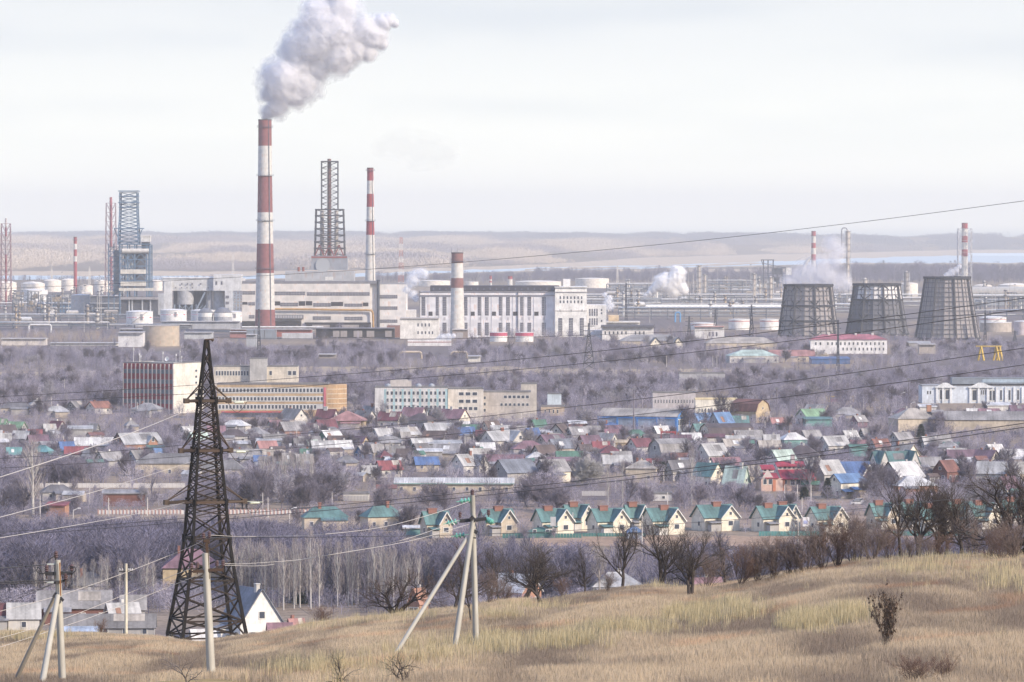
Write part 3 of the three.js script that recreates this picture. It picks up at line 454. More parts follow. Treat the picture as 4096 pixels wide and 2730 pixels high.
H('C', 1515, 500, 190, 5, 'gable', 'rose', 'wgrey', 'rose roof below the purple-grey one before the market hall', { h: 5 });
H('C', 1705, 503, 220, 8, 'hip', 'green', 'wgrey', 'wide green hip roof under the market hall', { asp: 1.7 });
H('C', 1935, 471, 180, 34, 'gable', 'white', 'dgrey', 'whitish roof with dark left gable under the right end of the market hall');
{
  const r = H('C', 480, 512, 420, 34, 'gable', 'pale', 'wwhite', 'big white house with two gables and a brick chimney, above the rose hip roof', { h: 8, asp: 1.5, ch: 'brick', chw: 1.2, chx: -0.02 }), { L, W, ev, h } = r.dims;
  const w = new THREE.Group(); w.name = 'wing'; w.position.set(L * 0.24, 0, W * 0.25); w.rotation.y = -Math.PI / 2; r.add(w); part('wall', body(W, L * 0.46, ev, h - 0.1, 'gable'), wallM('wwhite'), w); part('roof', roofing(W, L * 0.46, ev, h - 0.1, 'gable', 0.4), roofM('pale'), w); windowAt(r, L * 0.24, ev + 0.2, W * 0.75 + 0.06, 1.2, 1.6, 0);
}
H('C', 310, 510, 170, -20, 'gable', 'maroon', 'wgrey', 'deep maroon roof left of the big white two-gabled house');
H('C', 720, 605, 345, 10, 'hip', 'rose', 'wgrey', 'wide rose hip roof in the middle of the town', { h: 7, asp: 1.5 });
H('C', 930, 550, 290, 36, 'gable', 'purple', 'wgrey', 'dark purple roof with grey left gable above the slate-blue roof', { h: 6.5 });
H('C', 1020, 590, 275, 30, 'gable', 'blueslate', 'wbeige', 'slate-blue roof over a beige house right of the rose hip roof', { h: 7.2, asp: 1.5 });
H('C', 1278, 558, 250, 36, 'gable', 'purple', 'dbrick', 'purple roof with dark brick left gable', { h: 7 });
H('C', 1385, 615, 160, 8, 'gable', 'red', 'wwhite', 'crimson low roof right of the dark brick gable', { h: 4.6 });
H('C', 1450, 540, 190, -40, 'gable', 'slate', 'wwhite', 'grey roof with white right gable below the rose roof');
H('C', 1555, 600, 195, 0, 'flat', 'wyellow', 'wyellow', 'low yellow wall-like house in the middle of the town', { h: 3.6 });
H('C', 1745, 585, 255, 38, 'gable', 'maroon', 'wwhite', 'maroon roof with white left gable beside the gambrel house', { h: 6.4 });
H('C', 2025, 589, 400, 30, 'gambrel', 'slate', 'wgrey', 'large grey gambrel-roofed house with a wide dark attic window', { h: 10, asp: 1.45, ev: 0.5, win: 1.6, name: 'barn_house' });
H('C', 2120, 552, 190, 4, 'gable', 'purple', 'wgrey', 'purple roof behind the gambrel-roofed house');
H('C', 2215, 535, 190, 12, 'gable', 'white', 'wgrey', 'whitish slope with blue edge right of the gambrel-roofed house');
H('C', 865, 648, 240, 34, 'gable', 'brown', 'wgrey', 'red-brown roof below the dark purple roof with grey gable', { h: 6.6 });
H('C', 1095, 703, 240, 6, 'gable', 'green', 'wgrey', 'long green roof in lower mid town left of the grey gable roofs', { h: 4.8, asp: 2.2 });
H('C', 1235, 640, 160, 36, 'gable', 'dbrown', 'wwhite', 'white gable under a dark roof left of the deep maroon hip');
H('C', 1468, 648, 235, 12, 'hip', 'maroon', 'wgrey', 'deep maroon hip roof right of the white gable under a dark roof', { h: 6.4 });
H('C', 1570, 705, 200, 12, 'gable', 'slate', 'wgrey', 'grey roof below the deep maroon hip roof');
H('C', 1535, 740, 270, 6, 'gable', 'pale', 'wgrey', 'light roof behind the big pale leafless tree', { asp: 2 });
H('C', 305, 680, 170, 35, 'gable', 'slate', 'wteal', 'grey roof with teal gable below the big white two-gabled house', { h: 5 });
H('C', 322, 625, 180, 10, 'gable', 'white', 'wwhite', 'white slope at the foot of the big white two-gabled house', { h: 5 });
H('C', 795, 708, 215, 6, 'hip', 'white', 'wwhite', 'whitish hip roof below the rose hip roof', { h: 5.4 });
{
  const r = H('C', 160, 731, 320, 40, 'gable', 'pale', 'wwhite', 'white two-gabled house with brick chimney standing above the long pale shed', { h: 8, asp: 1.3, ch: 'brick', chx: 0.1 }), { L, W, ev, h } = r.dims;
  const w = new THREE.Group(); w.name = 'wing'; w.position.set(L * 0.26, 0, W * 0.3); w.rotation.y = -Math.PI / 2; r.add(w); part('wall', body(W, L * 0.44, ev, h - 0.1, 'gable'), wallM('wwhite'), w); part('roof', roofing(W, L * 0.44, ev, h - 0.1, 'gable', 0.4), roofM('pale'), w); windowAt(r, L * 0.26, ev - 2, W * 0.8 + 0.06, 1.6, 1.8, 0);
}
H('C', 490, 735, 400, -12, 'gable', 'rose', 'wwhite', 'long maroon roof behind the white two-gabled house with brick chimney', { h: 6, asp: 2.4 });
H('C', 590, 778, 440, 36, 'gable', 'blueslate', 'wgrey', 'dark slate roof with a white ridge strip and an open left gable', { h: 9, asp: 1.3 });
H('C', 935, 778, 345, 38, 'gable', 'slate', 'wcream', 'grey roof over cream wall with grey left gable beside the pale leafless tree', { h: 8.4, asp: 1.3, gc: 'wgrey' });
H('C', 1040, 760, 290, 4, 'flat', 'rose', 'wgrey', 'low maroon roof behind the grey roof over cream wall', { h: 4 });
H('C', 1770, 785, 315, -10, 'hip', 'beige', 'wbeige', 'beige house with pale hip roof right of the pale leafless tree', { h: 8, asp: 1.3, ev: 0.66 });
H('C', 1878, 772, 140, 4, 'gable', 'red', 'wgrey', 'small bright red roof under the gambrel-roofed house', { h: 4.5 });
H('C', 2115, 785, 300, 28, 'gable', 'dgrey', 'wwhite', 'slate-grey roof with white-edged left gable, left of the green-roofed cream gable', { h: 7.5, asp: 1.5 });
H('C', 2115, 720, 165, 4, 'gable', 'dbrick', 'wgrey', 'dark red-brown roof in front of the gambrel-roofed house', { h: 4.6 });
H('C', 640, 470, 130, 14, 'gable', 'slate', 'wgrey', 'pale grey roof left of the navy blue one');
H('C', 1330, 470, 160, 10, 'gable', 'slate', 'wgrey', 'grey roof at the left foot of the market hall');
H('C', 1840, 545, 150, 20, 'gable', 'dgrey', 'wgrey', 'dark grey roof between the wide green hip and the gambrel house');
H('C', 2290, 450, 160, 34, 'gable', 'teal', 'wbeige', 'teal roof with brown gable right of the market hall');
// right of centre
H('D', 660, 308, 200, 6, 'hip', 'maroon', 'wgrey', 'maroon hip roof behind the two blue roofs');
H('D', 920, 225, 360, -40, 'gambrel', 'dbrick', 'wyellow', 'large brown gambrel roof with yellow right front', { h: 11, asp: 1.4, ev: 0.5, name: 'barn_house' });
H('D', 480, 352, 215, 34, 'gable', 'sky', 'wwhite', 'sky-blue roof with white left gable right of the market hall', { h: 7 });
H('D', 655, 345, 260, 46, 'gable', 'sky', 'wgrey', 'bright blue roof with tall grey left gable', { h: 9.5, asp: 1.3, ev: 0.42 });
H('D', 830, 378, 150, 5, 'gable', 'teal', 'wgrey', 'teal roof right of the bright blue roof');
H('D', 705, 450, 490, 22, 'gambrel', 'dbrown', 'wcream', 'long dark purple gambrel roof with cream left gable', { h: 8.5, asp: 1.9, ev: 0.5, name: 'barn_house' });
H('D', 590, 545, 205, 4, 'flat', 'maroon', 'wwhite', 'low white house with maroon roof at the foot of the cream gambrel gable', { h: 4.6 });
H('D', 1170, 395, 160, 20, 'gable', 'pink', 'wbeige', 'coral pink roof in mid right town', { h: 5.5 });
H('D', 1490, 315, 300, 32, 'gable', 'lime', 'wwhite', 'white house with pale green roof', { h: 7, asp: 1.4 });
H('D', 1540, 275, 265, -36, 'gable', 'slate', 'wcream', 'grey roof with white right gable behind the pale green roof', { h: 7 });
H('D', 1812, 297, 275, 6, 'hip', 'slate', 'wgrey', 'broad grey hip roof right of the pale green roof', { h: 6.8, asp: 1.5 });
H('D', 1920, 375, 160, 44, 'gable', 'slate', 'rose', 'small grey roof with rosy left gable below the broad grey hip', { h: 5.5 });
H('D', 1540, 388, 260, 4, 'flat', 'teal', 'wteal', 'low teal-roofed sheds before the white house with pale green roof', { h: 3.6 });
H('D', 900, 510, 280, 15, 'gable', 'slate', 'wgrey', 'weathered grey roof right of the long dark purple gambrel', { asp: 2 });
H('D', 1310, 530, 270, 20, 'hip', 'white', 'wteal', 'bright white roof over teal walls', { h: 6.5, asp: 1.5 });
H('D', 1115, 550, 150, 8, 'gable', 'pale', 'wgrey', 'pale blue-edged roof left of the bright white roof');
H('D', 1095, 605, 215, 10, 'gable', 'beige', 'wgrey', 'beige tiled roof below the pale blue-edged one');
H('D', 770, 590, 245, 20, 'gable', 'beige', 'wgrey', 'brownish roof right of the white-gabled pale roof');
H('D', 570, 632, 320, 40, 'gable', 'pale', 'wwhite', 'pale roof with tall white left gable right of the grey gambrel house', { h: 9, asp: 1.3 });
H('D', 790, 560, 190, 5, 'gable', 'pale', 'wgrey', 'pale low roof below the long dark purple gambrel', { h: 4.8 });
H('D', 1400, 648, 350, -8, 'hip', 'dbrown', 'wgrey', 'large dark maroon hip roof above the red-roofed mansion', { h: 8, asp: 1.4 });
H('D', 1210, 690, 275, 38, 'gable', 'mint', 'wwhite', 'pale greenish roof with whitish left gable above the mansion', { h: 7.6, asp: 1.4 });
H('D', 1110, 685, 180, 20, 'gable', 'sky', 'dgrey', 'blue roof peeping out left of the pale greenish roof');
H('D', 1475, 510, 215, 30, 'gable', 'slate', 'wgrey', 'grey house with two tall flues right of the bright white roof');
H('D', 1690, 563, 300, 34, 'gable', 'pale', 'wwhite', 'pale roof with white left gable and one dark attic window, in right town', { h: 7.4, asp: 1.5 });
H('D', 1835, 513, 180, 36, 'gable', 'pale', 'dgrey', 'pale roof with black left gable behind a flue', { h: 6.4 });
H('D', 1985, 495, 140, 40, 'gable', 'slate', 'dgrey', 'small grey roof beneath the big school');
H('D', 2110, 590, 195, 30, 'gable', 'dbrick', 'wwhite', 'dark maroon roof with white left gable below the school');
H('D', 690, 760, 330, 28, 'gable', 'rose', 'wwhite', 'wide crimson roof with white left gable above the green-roofed cream gable', { h: 7.5, asp: 1.6 });
H('D', 535, 810, 300, -44, 'gable', 'teal', 'wcream', 'green roof with cream right gable and a skylight', { h: 9, asp: 1.25 });
{
  const r = H('D', 795, 840, 255, -28, 'gable', 'mint', 'mint', 'mint-green steep roof with a white V-shaped valley', { h: 8.5, asp: 1.2, ev: 0.25, ch: 'wwhite', chw: 0.9, chx: 0.28 });
}
H('D', 960, 830, 150, 12, 'gable', 'beige', 'wbeige', 'beige house squeezed between the mint roof and the mansion', { h: 7 });
H('D', 1485, 768, 200, 20, 'gable', 'pale', 'wgrey', 'light roof above the grey gable house right of the mansion');
H('D', 1630, 785, 330, 42, 'gable', 'pale', 'wgrey', 'tall grey-fronted house with pale roof right of the mansion', { h: 10.5, asp: 1.4, ev: 0.55 });
{
  const r = H('D', 1850, 800, 400, 20, 'gable', 'blue', 'worange', 'red brick house with deep blue roofs and white bargeboards', { h: 9.5, asp: 1.5, ev: 0.5 }), { L, W, ev, h } = r.dims;
  const w = new THREE.Group(); w.name = 'wing'; w.position.set(L * 0.3, 0, W * 0.22); w.rotation.y = -Math.PI / 2; r.add(w); part('wall', body(W, L * 0.36, ev, h - 0.7, 'gable'), wallM('worange'), w); part('roof', roofing(W, L * 0.36, ev, h - 0.7, 'gable', 0.5), roofM('blue'), w);
  part('bargeboard', mb().bar(V(W / 2 + 0.55, ev - 0.4, L * 0.2), V(W / 2 + 0.55, h - 0.65, 0), 0.14, 0.4).bar(V(W / 2 + 0.55, ev - 0.4, -L * 0.2), V(W / 2 + 0.55, h - 0.65, 0), 0.14, 0.4), M(0.8, 0.8, 0.8), w);
}
{
  const r = H('D', 1812, 910, 350, 34, 'gable', 'sky', 'wcream', 'pale yellow house with sky-blue roof and blue canopy', { h: 8.2, asp: 1.5, ev: 0.66, show: 1 }), { L, W } = r.dims;
  part('canopy', mb().bar(V(0, 2.7, W / 2 + 0.05), V(0, 2.0, W / 2 + 2.2), L * 1.05, 0.12), roofM('sky'), r);
}
// far right
H('E', 1465, 268, 160, 4, 'flat', 'white', 'wwhite', 'white flat-topped roof behind the school chimney', { h: 6 });
H('E', 1240, 305, 180, 12, 'hip', 'purple', 'wgrey', 'purple hip roof left of the school');
H('E', 2110, 255, 245, 8, 'flat', 'white', 'wwhite', 'bright white house with a window band below the columned hall', { h: 6, win: 1.4 });
H('E', 1885, 310, 115, 4, 'gable', 'white', 'wgrey', 'small white roof on the near side of the long red roof at right', { h: 5 });
H('E', 2030, 312, 190, 4, 'gable', 'rose', 'wgrey', 'long red roof below the bright white house with window band', { h: 5 });
H('E', 2290, 280, 140, 6, 'gable', 'purple', 'wgrey', 'purplish roof at the right edge below the columned hall', { h: 5.5 });
H('E', 1330, 305, 430, 14, 'hip', 'beige', 'wbeige', 'big beige school with hipped slate roof and brick chimney at right', { h: 12.5, asp: 1.3, ev: 0.64, name: 'school_building', cat: 'school', ch: 'worange', chw: 1.8, chx: 0.42, win: 1.5 });
H('E', 2020, 338, 800, -3, 'gable', 'slate', 'wbeige', 'long beige wing of the school running off the right edge', { h: 11, asp: 4.2, ev: 0.68, name: 'school_building', cat: 'school' });
H('E', 1225, 530, 235, 40, 'gable', 'slate', 'wgrey', 'pale grey gabled house left of the tall pine');
H('E', 1480, 567, 150, 20, 'gable', 'pale', 'wgrey', 'pale roof at the right foot of the tall pine');
H('E', 1600, 553, 165, 20, 'gable', 'slate', 'wgrey', 'grey roof below the school wing');
H('E', 1665, 608, 220, -10, 'hip', 'slate', 'wgrey', 'grey hip roof two rows below the school wing');
H('E', 1735, 676, 200, 14, 'gable', 'pale', 'wgrey', 'light roof behind the long purple-grey one at right');
H('E', 1790, 690, 310, 10, 'gable', 'purple', 'wgrey', 'long purple-grey roof at right, in the garden rows', { asp: 2.2 });
H('E', 2000, 692, 270, -38, 'gable', 'purple', 'wcream', 'purple roof with cream right gable at right');
H('E', 2250, 685, 240, 10, 'gable', 'white', 'wwhite', 'whitish roof at the right edge beside the cream gable', { h: 6.4 });
H('E', 2080, 640, 190, 34, 'gable', 'white', 'wwhite', 'pale gabled roof above the purple roof with cream gable');
H('E', 1250, 640, 290, -48, 'gable', 'beige', 'wcream', 'brown-grey roof with cream right gable and a brick-red attic window', { h: 8.5, ch: 'brick', chx: -0.28 });
{
  const r = H('E', 1155, 705, 440, 16, 'gable', 'teal', 'wwhite', 'white villa with green roof and pointed twin gables', { h: 11, asp: 1.7, ev: 0.6 }), { L, W, ev, h } = r.dims;
  for (const k of [-0.36, 0.4]) { const w = new THREE.Group(); w.name = 'wing'; w.position.set(L * k, 0, W * 0.12); w.rotation.y = -Math.PI / 2; r.add(w); part('wall', body(W + 1, L * 0.24, ev, h + 0.3, 'gable'), wallM('wwhite'), w); part('roof', roofing(W + 1, L * 0.24, ev, h + 0.3, 'gable', 0.2), roofM('teal'), w); for (const q of [-1, 0, 1]) windowAt(r, L * k + q * 1.6, ev - 3.4, W * 0.62 + 0.58, 0.8, 2.6, 0); }
}
H('E', 1230, 800, 420, 42, 'gable', 'white', 'wwhite', 'white gable outlined in black with an arched window, below the villa', { h: 8.6, asp: 1.25, trim: 'dark', ev: 0.4 });
H('E', 1475, 757, 240, 10, 'gable', 'slate', 'wgrey', 'grey roof right of the villa');
H('E', 1640, 785, 250, 52, 'gable', 'dbrick', 'dbrick', 'dark red brick house right of the black-outlined gable', { h: 8 });
H('E', 1760, 778, 230, 6, 'flat', 'white', 'wgrey', 'pale flat roof right behind the dark red brick house', { h: 6 });
H('E', 1340, 930, 430, 14, 'hip', 'white', 'worange', 'white hip roof on a brick house, behind bare tree branches', { h: 7, asp: 1.5 });
H('E', 2075, 800, 330, -18, 'gable', 'pale', 'wwhite', 'light grey roof with white walls behind the branches at right', { h: 8, asp: 1.6 });
H('E', 2200, 935, 250, 48, 'gable', 'purple', 'wcream', 'cream gable with purple roof behind the branches at right', { h: 8 });
H('E', 2300, 800, 140, 14, 'gable', 'pale', 'wbeige', 'pale roof at the right edge behind the branches', { h: 8 });
H('E', 830, 640, 160, 4, 'flat', 'green', 'wteal', 'low green roof left of the brown-grey roof with cream gable', { h: 4 });
H('E', 830, 600, 150, 10, 'gable', 'rose', 'wgrey', 'rosy low roof behind the low green one', { h: 4.6 });
H('E', 1080, 720, 90, 20, 'gable', 'pale', 'wwhite', 'little pale roof left of the villa', { h: 6 });
// nearest rows, green roofs
H('B', 915, 1325, 430, 10, 'hip', 'teal', 'wbeige', 'green roof in two levels over a grey-beige house, left of the row of cottages', { h: 7, asp: 2.1, show: 1, ch: 'brick', chx: -0.12 });
H('B', 1440, 1315, 400, 26, 'hip', 'teal', 'wbeige', 'green-roofed house with dark bay front, second from the left', { h: 7.4, asp: 2.0, show: 1, ch: 'brick', chx: 0.14 });
cottage('B', 1930, 1370, 270, 24, 'pale cream green-roofed cottage just left of the braced concrete pole', { wc: 'wbeige' });
cottage('C', 425, 1235, 330, 24, 'greyish green-roofed cottage just right of the braced concrete pole', { wc: 'wbeige' });
cottage('C', 1160, 1195, 270, 26, 'cream cottage set back between the first two of the row');
cottage('C', 935, 1232, 345, 26, 'leftmost sunlit cream cottage, behind the blank billboard');
cottage('C', 1695, 1196, 210, 26, 'cream cottage set back right of the third chimney');
cottage('C', 1445, 1230, 355, 26, 'third cream cottage with a red chimney on the left slope, before a blue shed');
cottage('C', 1945, 1226, 360, 28, 'cream cottage half hidden by the dark crest trees');
cottage('D', 590, 1196, 400, 28, 'cream cottage with two red chimneys right of the dark crest trees');
cottage('D', 1240, 1192, 230, 22, 'cream cottage set back behind the one with a turquoise fence');
cottage('D', 1120, 1205, 360, 28, 'cream cottage above a turquoise fence');
cottage('D', 1610, 1212, 350, 30, 'cream cottage right of the white notice board');
cottage('E', 1040, 1180, 260, 28, 'cream cottage behind the left of the tall right-hand trees', { wc: 'wbeige' });
cottage('E', 1320, 1170, 260, 28, 'cream cottage between two tall right-hand trees', { wc: 'wbeige' });
cottage('E', 1500, 1210, 300, 28, 'cream cottage with orange chimney behind the leaning right-hand tree');
cottage('E', 1760, 1170, 270, 28, 'cream cottage behind the big twisted tree trunk at right', { wc: 'wbeige' });
cottage('E', 1960, 1180, 290, 30, 'cream cottage showing its sunlit gable right of the twisted trunk');
cottage('E', 2250, 1150, 280, 30, 'rightmost cream cottage, at the edge of the picture', { wc: 'wbeige' });
// lower left, below the brow of the hill
H('K', 10, 842, 150, 8, 'gable', 'maroon', 'worange', 'maroon roof end at the lower left edge', { h: 6.6, asp: 1.8 });
H('K', 215, 842, 300, 6, 'gable', 'pale', 'wwhite', 'old whitish asbestos roof with a little dormer at lower left', { h: 6.6, asp: 1.7 });
H('K', 680, 730, 680, 4, 'gable', 'slate', 'dbrick', 'long grey roof over a red brick house behind the braced pole at left', { h: 7.5, asp: 2.6 });
H('K', 830, 555, 360, 6, 'hip', 'grey', 'wgrey', 'dim grey hip roof among poplars behind the left braced pole', { h: 7 });
H('K', 1120, 842, 330, 24, 'gable', 'pale', 'dbrick', 'pale asbestos roof right of the long grey roof, by the thin pole', { h: 6, asp: 1.6 });
H('K', 1220, 770, 230, 6, 'gable', 'slate', 'wgrey', 'grey roof above the pale asbestos roof near the thin pole');
H('K', 970, 945, 900, 2, 'gable', 'grey', 'wgrey', 'very long dark grey roof just over the brow at left', { h: 5, asp: 5 });
H('K', 730, 1065, 330, 2, 'flat', 'wblue', 'wblue', 'pale blue shed roof right at the brow of the hill at left', { h: 3, name: 'shed', cat: 'shed' });
H('K', 1760, 345, 560, 4, 'hip', 'rose', 'wyellow', 'yellow mansion with rosy tiled hip roof behind the lattice pylon', { h: 11, asp: 1.4, ev: 0.6 });
{
  const r = H('L', 240, 703, 600, -64, 'gable', 'blueslate', 'wbright', 'white house with slate-blue roof and big gable right of the pylon foot', { full: 1, h: 10, asp: 1.15, ev: 0.36, ch: 'wwhite', chw: 1.1, chx: 0.34, show: 0.85, win: 1.5 });
}
H('L', 500, 1025, 230, 10, 'gable', 'rose', 'wwhite', 'pinkish roof just over the brow right of the pylon', { h: 5 });
H('L', 650, 985, 160, 30, 'gable', 'pink', 'wbeige', 'faded brick roof just over the brow by the small red-leaved bush', { h: 5 });
H('M', 380, 575, 460, -42, 'gable', 'white', 'worange', 'red brick gable under a white roof behind the crest trees', { h: 8, asp: 1.4 });
H('M', 1290, 555, 520, 10, 'hip', 'pale', 'wwhite', 'broad pale grey roof behind the crest trees', { h: 7.5, asp: 1.5 });
H('M', 2120, 610, 330, 20, 'gable', 'rose', 'wbeige', 'rosy roof hidden behind the dense crest thicket', { h: 7 });
H('L', 1775, 705, 180, 60, 'gable', 'worange', 'worange', 'orange gable front dimly seen left of the braced pole', { h: 7 });
H('K', 1860, 1085, 250, 20, 'gable', 'white', 'wwhite', 'white hut between the pylon legs', { h: 4.5, name: 'hut', cat: 'hut' });

// ---------- larger buildings in the town ----------
const concrete = M(0.46, 0.45, 0.45), whiteM = M(0.66, 0.655, 0.675), creamM = M(0.66, 0.60, 0.52), steelM = M(0.13, 0.15, 0.19, 'rust', 0.6), greyM = M(0.36, 0.37, 0.40), darkM = M(0.06, 0.06, 0.075), pipeM = M(0.62, 0.64, 0.67, 'grime', 0.45), redM = M(0.36, 0.06, 0.075, 'rust'), brickM = M(0.33, 0.12, 0.10), rustM = M(0.30, 0.17, 0.11, 'rust');
{
  const r = block('factory_building', 'tall factory with red panels between pale ribs and a white brick end', 'factory', 'A', 1140, 1862, 118, 575, { a: -30, split: 0.66, m: M(0.72, 0.69, 0.64), wins: [['r', 0.70, 0.80, 0.30, 0.90, 1, 5, 0.8, 0.45]], show: 0.8 }), { L, W, h } = r.dims;
  for (let k = 0; k < 5; k++) { const y = h * (1 - (k + 0.5) * 0.2); part('spandrel', mb().box(0, y - h * 0.02, W / 2 + 0.12, L - 0.3, h * 0.115, 0.2), M(0.27, 0.05, 0.07), r); part('glazing', mb().box(0, y - h * 0.105, W / 2 + 0.08, L - 0.3, h * 0.083, 0.12), M(0.09, 0.12, 0.15, null, 0.35), r); }
  for (let k = 0; k <= 12; k++) part('rib', mb().box(-L / 2 + k * L / 12, 0, W / 2 + 0.35, 0.42, h - 0.2, 0.5), M(0.5, 0.46, 0.47), r);
  for (const [x, z, q] of [[-12, 5, 7], [-11, 2, 4], [-9, 4, 3], [1, 2, 5], [7, 1, 4], [11, 4, 6], [10.5, 2, 3]]) part('antenna', mb().cyl(V(x, h, z), V(x, h + q, z), 0.09, 0.06, 5).box(x, h + q * 0.75, z, 0.35, 0.8, 0.35), M(0.7, 0.7, 0.7), r);
  part('dish', mb().lathe(0, 0, 0, [[0.1, 0], [0.7, 0.2], [1, 0.6], [0.9, 0.62], [0.5, 0.3], [0.05, 0.1]], 12).geo().rotateX(1.3).translate(4, h + 1.6, 3), M(0.8, 0.8, 0.8), r);
}
block('office_building', 'cream office building split by a grey lift tower, behind the yellow one', 'office', 'B', -106, 665, 42, 260, { m: creamM, deep: 14, wins: [['f', 0.02, 0.42, 0.60, 0.86, 12, 1, 0.75, 0.9], ['f', 0.66, 0.70, 0.62, 0.86, 1, 1, 0.9, 0.9], ['f', 0.88, 0.99, 0.62, 0.86, 2, 1, 0.9, 0.9]], show: 0.7 });
block('lift_tower', 'pale grey windowless tower rising in front of the cream office building', 'tower', 'B', 226, 382, -32, 262, { m: concrete, deep: 7, show: 0.7 });
block('roof_house', 'low grey plant house on the roof edge behind the yellow offices', 'building', 'B', 425, 660, 148, 255, { m: greyM, deep: 6, d: 2190, parapet: 0.3, show: 0.5 });
{
  const r = block('office_building', 'long yellow office building with white window bands and rounded brick end', 'office', 'B', -76, 945, 206, 520, { m: M(0.50, 0.365, 0.235), deep: 15, wins: [['f', 0.01, 0.96, 0.75, 0.92, 30, 1, 0.78, 0.8], ['f', 0.01, 0.96, 0.51, 0.66, 30, 1, 0.78, 0.85], ['f', 0.01, 0.9, 0.27, 0.43, 28, 1, 0.78, 0.85]], show: 0.75 }), { L, W, h, s } = r.dims;
  for (const [v, q] of [[0.745, 0.175], [0.505, 0.165], [0.265, 0.17]]) part('window_band', mb().box(-L * 0.015, h * v, W / 2 + 0.03, L * 0.955, h * q, 0.06), M(0.52, 0.53, 0.56), r);
  part('awning', mb().bar(V(-L * 0.13, h * 0.22, W / 2 + 1), V(-L * 0.13, h * 0.19, W / 2 + 2), L * 0.66, 0.3), M(0.45, 0.08, 0.08), r);
  part('shop_glazing', mb().box(-L * 0.13, h * 0.05, W / 2 + 0.05, L * 0.66, h * 0.13, 0.1), M(0.10, 0.12, 0.15, null, 0.3), r);
  const e = mb(), R = W / 2; e.lathe(0, -0.5, 0, [[R, 0], [R, h + 0.5], [0.1, h + 0.52]], 28); part('rounded_end', e, M(0.47, 0.315, 0.19), r, V(L / 2, 0, 0));
  for (let k = 1; k < 6; k++) part('white_course', mb().lathe(0, 0, 0, [[R + 0.04, 0], [R + 0.04, 0.28]], 28), M(0.62, 0.55, 0.45), r, V(L / 2, h * (0.16 + k * 0.14), 0));
  part('sign', mb().box(L * 0.472, h * 0.3, W / 2 + 0.2, L * 0.022, h * 0.62, 0.2), M(0.55, 0.16, 0.2), r);
}
{
  const r = block('apartment_block', 'white four-storey block with pale blue stripes between its windows', 'apartment block', 'B', 1375, 2042, 234, 560, { m: whiteM, deep: 14, wins: [['f', 0.145, 0.985, 0.78, 0.92, 14, 1, 0.62, 0.85], ['f', 0.145, 0.985, 0.58, 0.72, 14, 1, 0.62, 0.85], ['f', 0.145, 0.985, 0.38, 0.52, 14, 1, 0.62, 0.85]], show: 0.65 }), { L, W, h } = r.dims;
  for (let k = 0; k < 8; k++) part('blue_stripe', mb().box(L * (-0.355 + 0.12 * k), h * 0.2, W / 2 + 0.03, L * 0.036, h * 0.76, 0.05), M(0.38, 0.56, 0.62), r);
  part('roof_hut', mb().box(-L * 0.17, h, -1, 7, 3, 4).box(-L * 0.07, h, -1, 4, 2.6, 3), M(0.5, 0.46, 0.44), r); for (const k of [-0.32, 0.1, 0.28]) part('roof_vent', mb().lathe(k * L, h, 2, [[1.2, 0], [1.2, 0.9], [0.8, 1.4], [0.1, 1.6]], 12), M(0.3, 0.33, 0.38), r);
}
block('apartment_block', 'cream block joined to the right of the white and pale blue one', 'apartment block', 'C', -18, 304, 132, 440, { m: M(0.70, 0.65, 0.60), deep: 14, wins: [['f', 0.28, 0.86, 0.80, 0.92, 3, 1, 0.86, 0.95], ['f', 0.28, 0.86, 0.575, 0.70, 3, 1, 0.86, 0.95], ['f', 0.28, 0.86, 0.36, 0.48, 4, 1, 0.86, 0.95]], show: 0.75 });
block('office_building', 'grey-beige office block with broken windows and a tower at its right end', 'office', 'C', 306, 740, 132, 400, { m: M(0.50, 0.46, 0.44), deep: 12, d: 2020, wins: [['f', 0.42, 0.98, 0.78, 0.91, 6, 1, 0.85, 0.95], ['f', 0.34, 0.98, 0.52, 0.64, 7, 1, 0.7, 0.95], ['f', 0.0, 0.06, 0.28, 0.92, 1, 3, 0.9, 0.6]], show: 0.55 });
block('lift_tower', 'beige tower closing the right end of the grey-beige office block', 'tower', 'C', 652, 796, 74, 400, { m: M(0.54, 0.50, 0.46), deep: 8, d: 2040, show: 0.5 });
block('workshop', 'beige workshop with a pale blue metal box on its roof', 'workshop', 'C', 835, 1052, 246, 330, { m: M(0.5, 0.40, 0.32), deep: 10, d: 2080, wins: [['f', 0.1, 0.8, 0.2, 0.8, 4, 1, 0.4, 0.8]] });
block('metal_cabin', 'pale blue metal cabin standing over the beige workshop', 'cabin', 'C', 895, 1022, 154, 330, { m: M(0.55, 0.63, 0.70), deep: 8, d: 2110, show: 0.4 });
block('store_building', 'long white single-storey building with yellow cornice above the blue roofs', 'building', 'D', 418, 806, 230, 400, { m: M(0.80, 0.76, 0.68), deep: 12, rm: M(0.7, 0.6, 0.4), wins: [['f', 0.05, 0.95, 0.25, 0.62, 12, 1, 0.4, 0.6]], show: 0.6 });
block('store_building', 'weathered long grey building left of the white one with yellow cornice', 'building', 'D', 25, 420, 228, 400, { m: M(0.50, 0.47, 0.50), deep: 12, d: 2130, wins: [['f', 0.03, 0.97, 0.3, 0.8, 14, 1, 0.4, 0.5]], show: 0.4 });
block('store_building', 'grey flat block seen over the white building with yellow cornice', 'building', 'D', 270, 690, 180, 330, { m: M(0.42, 0.42, 0.46), deep: 12, d: 2420, show: 0.35 });
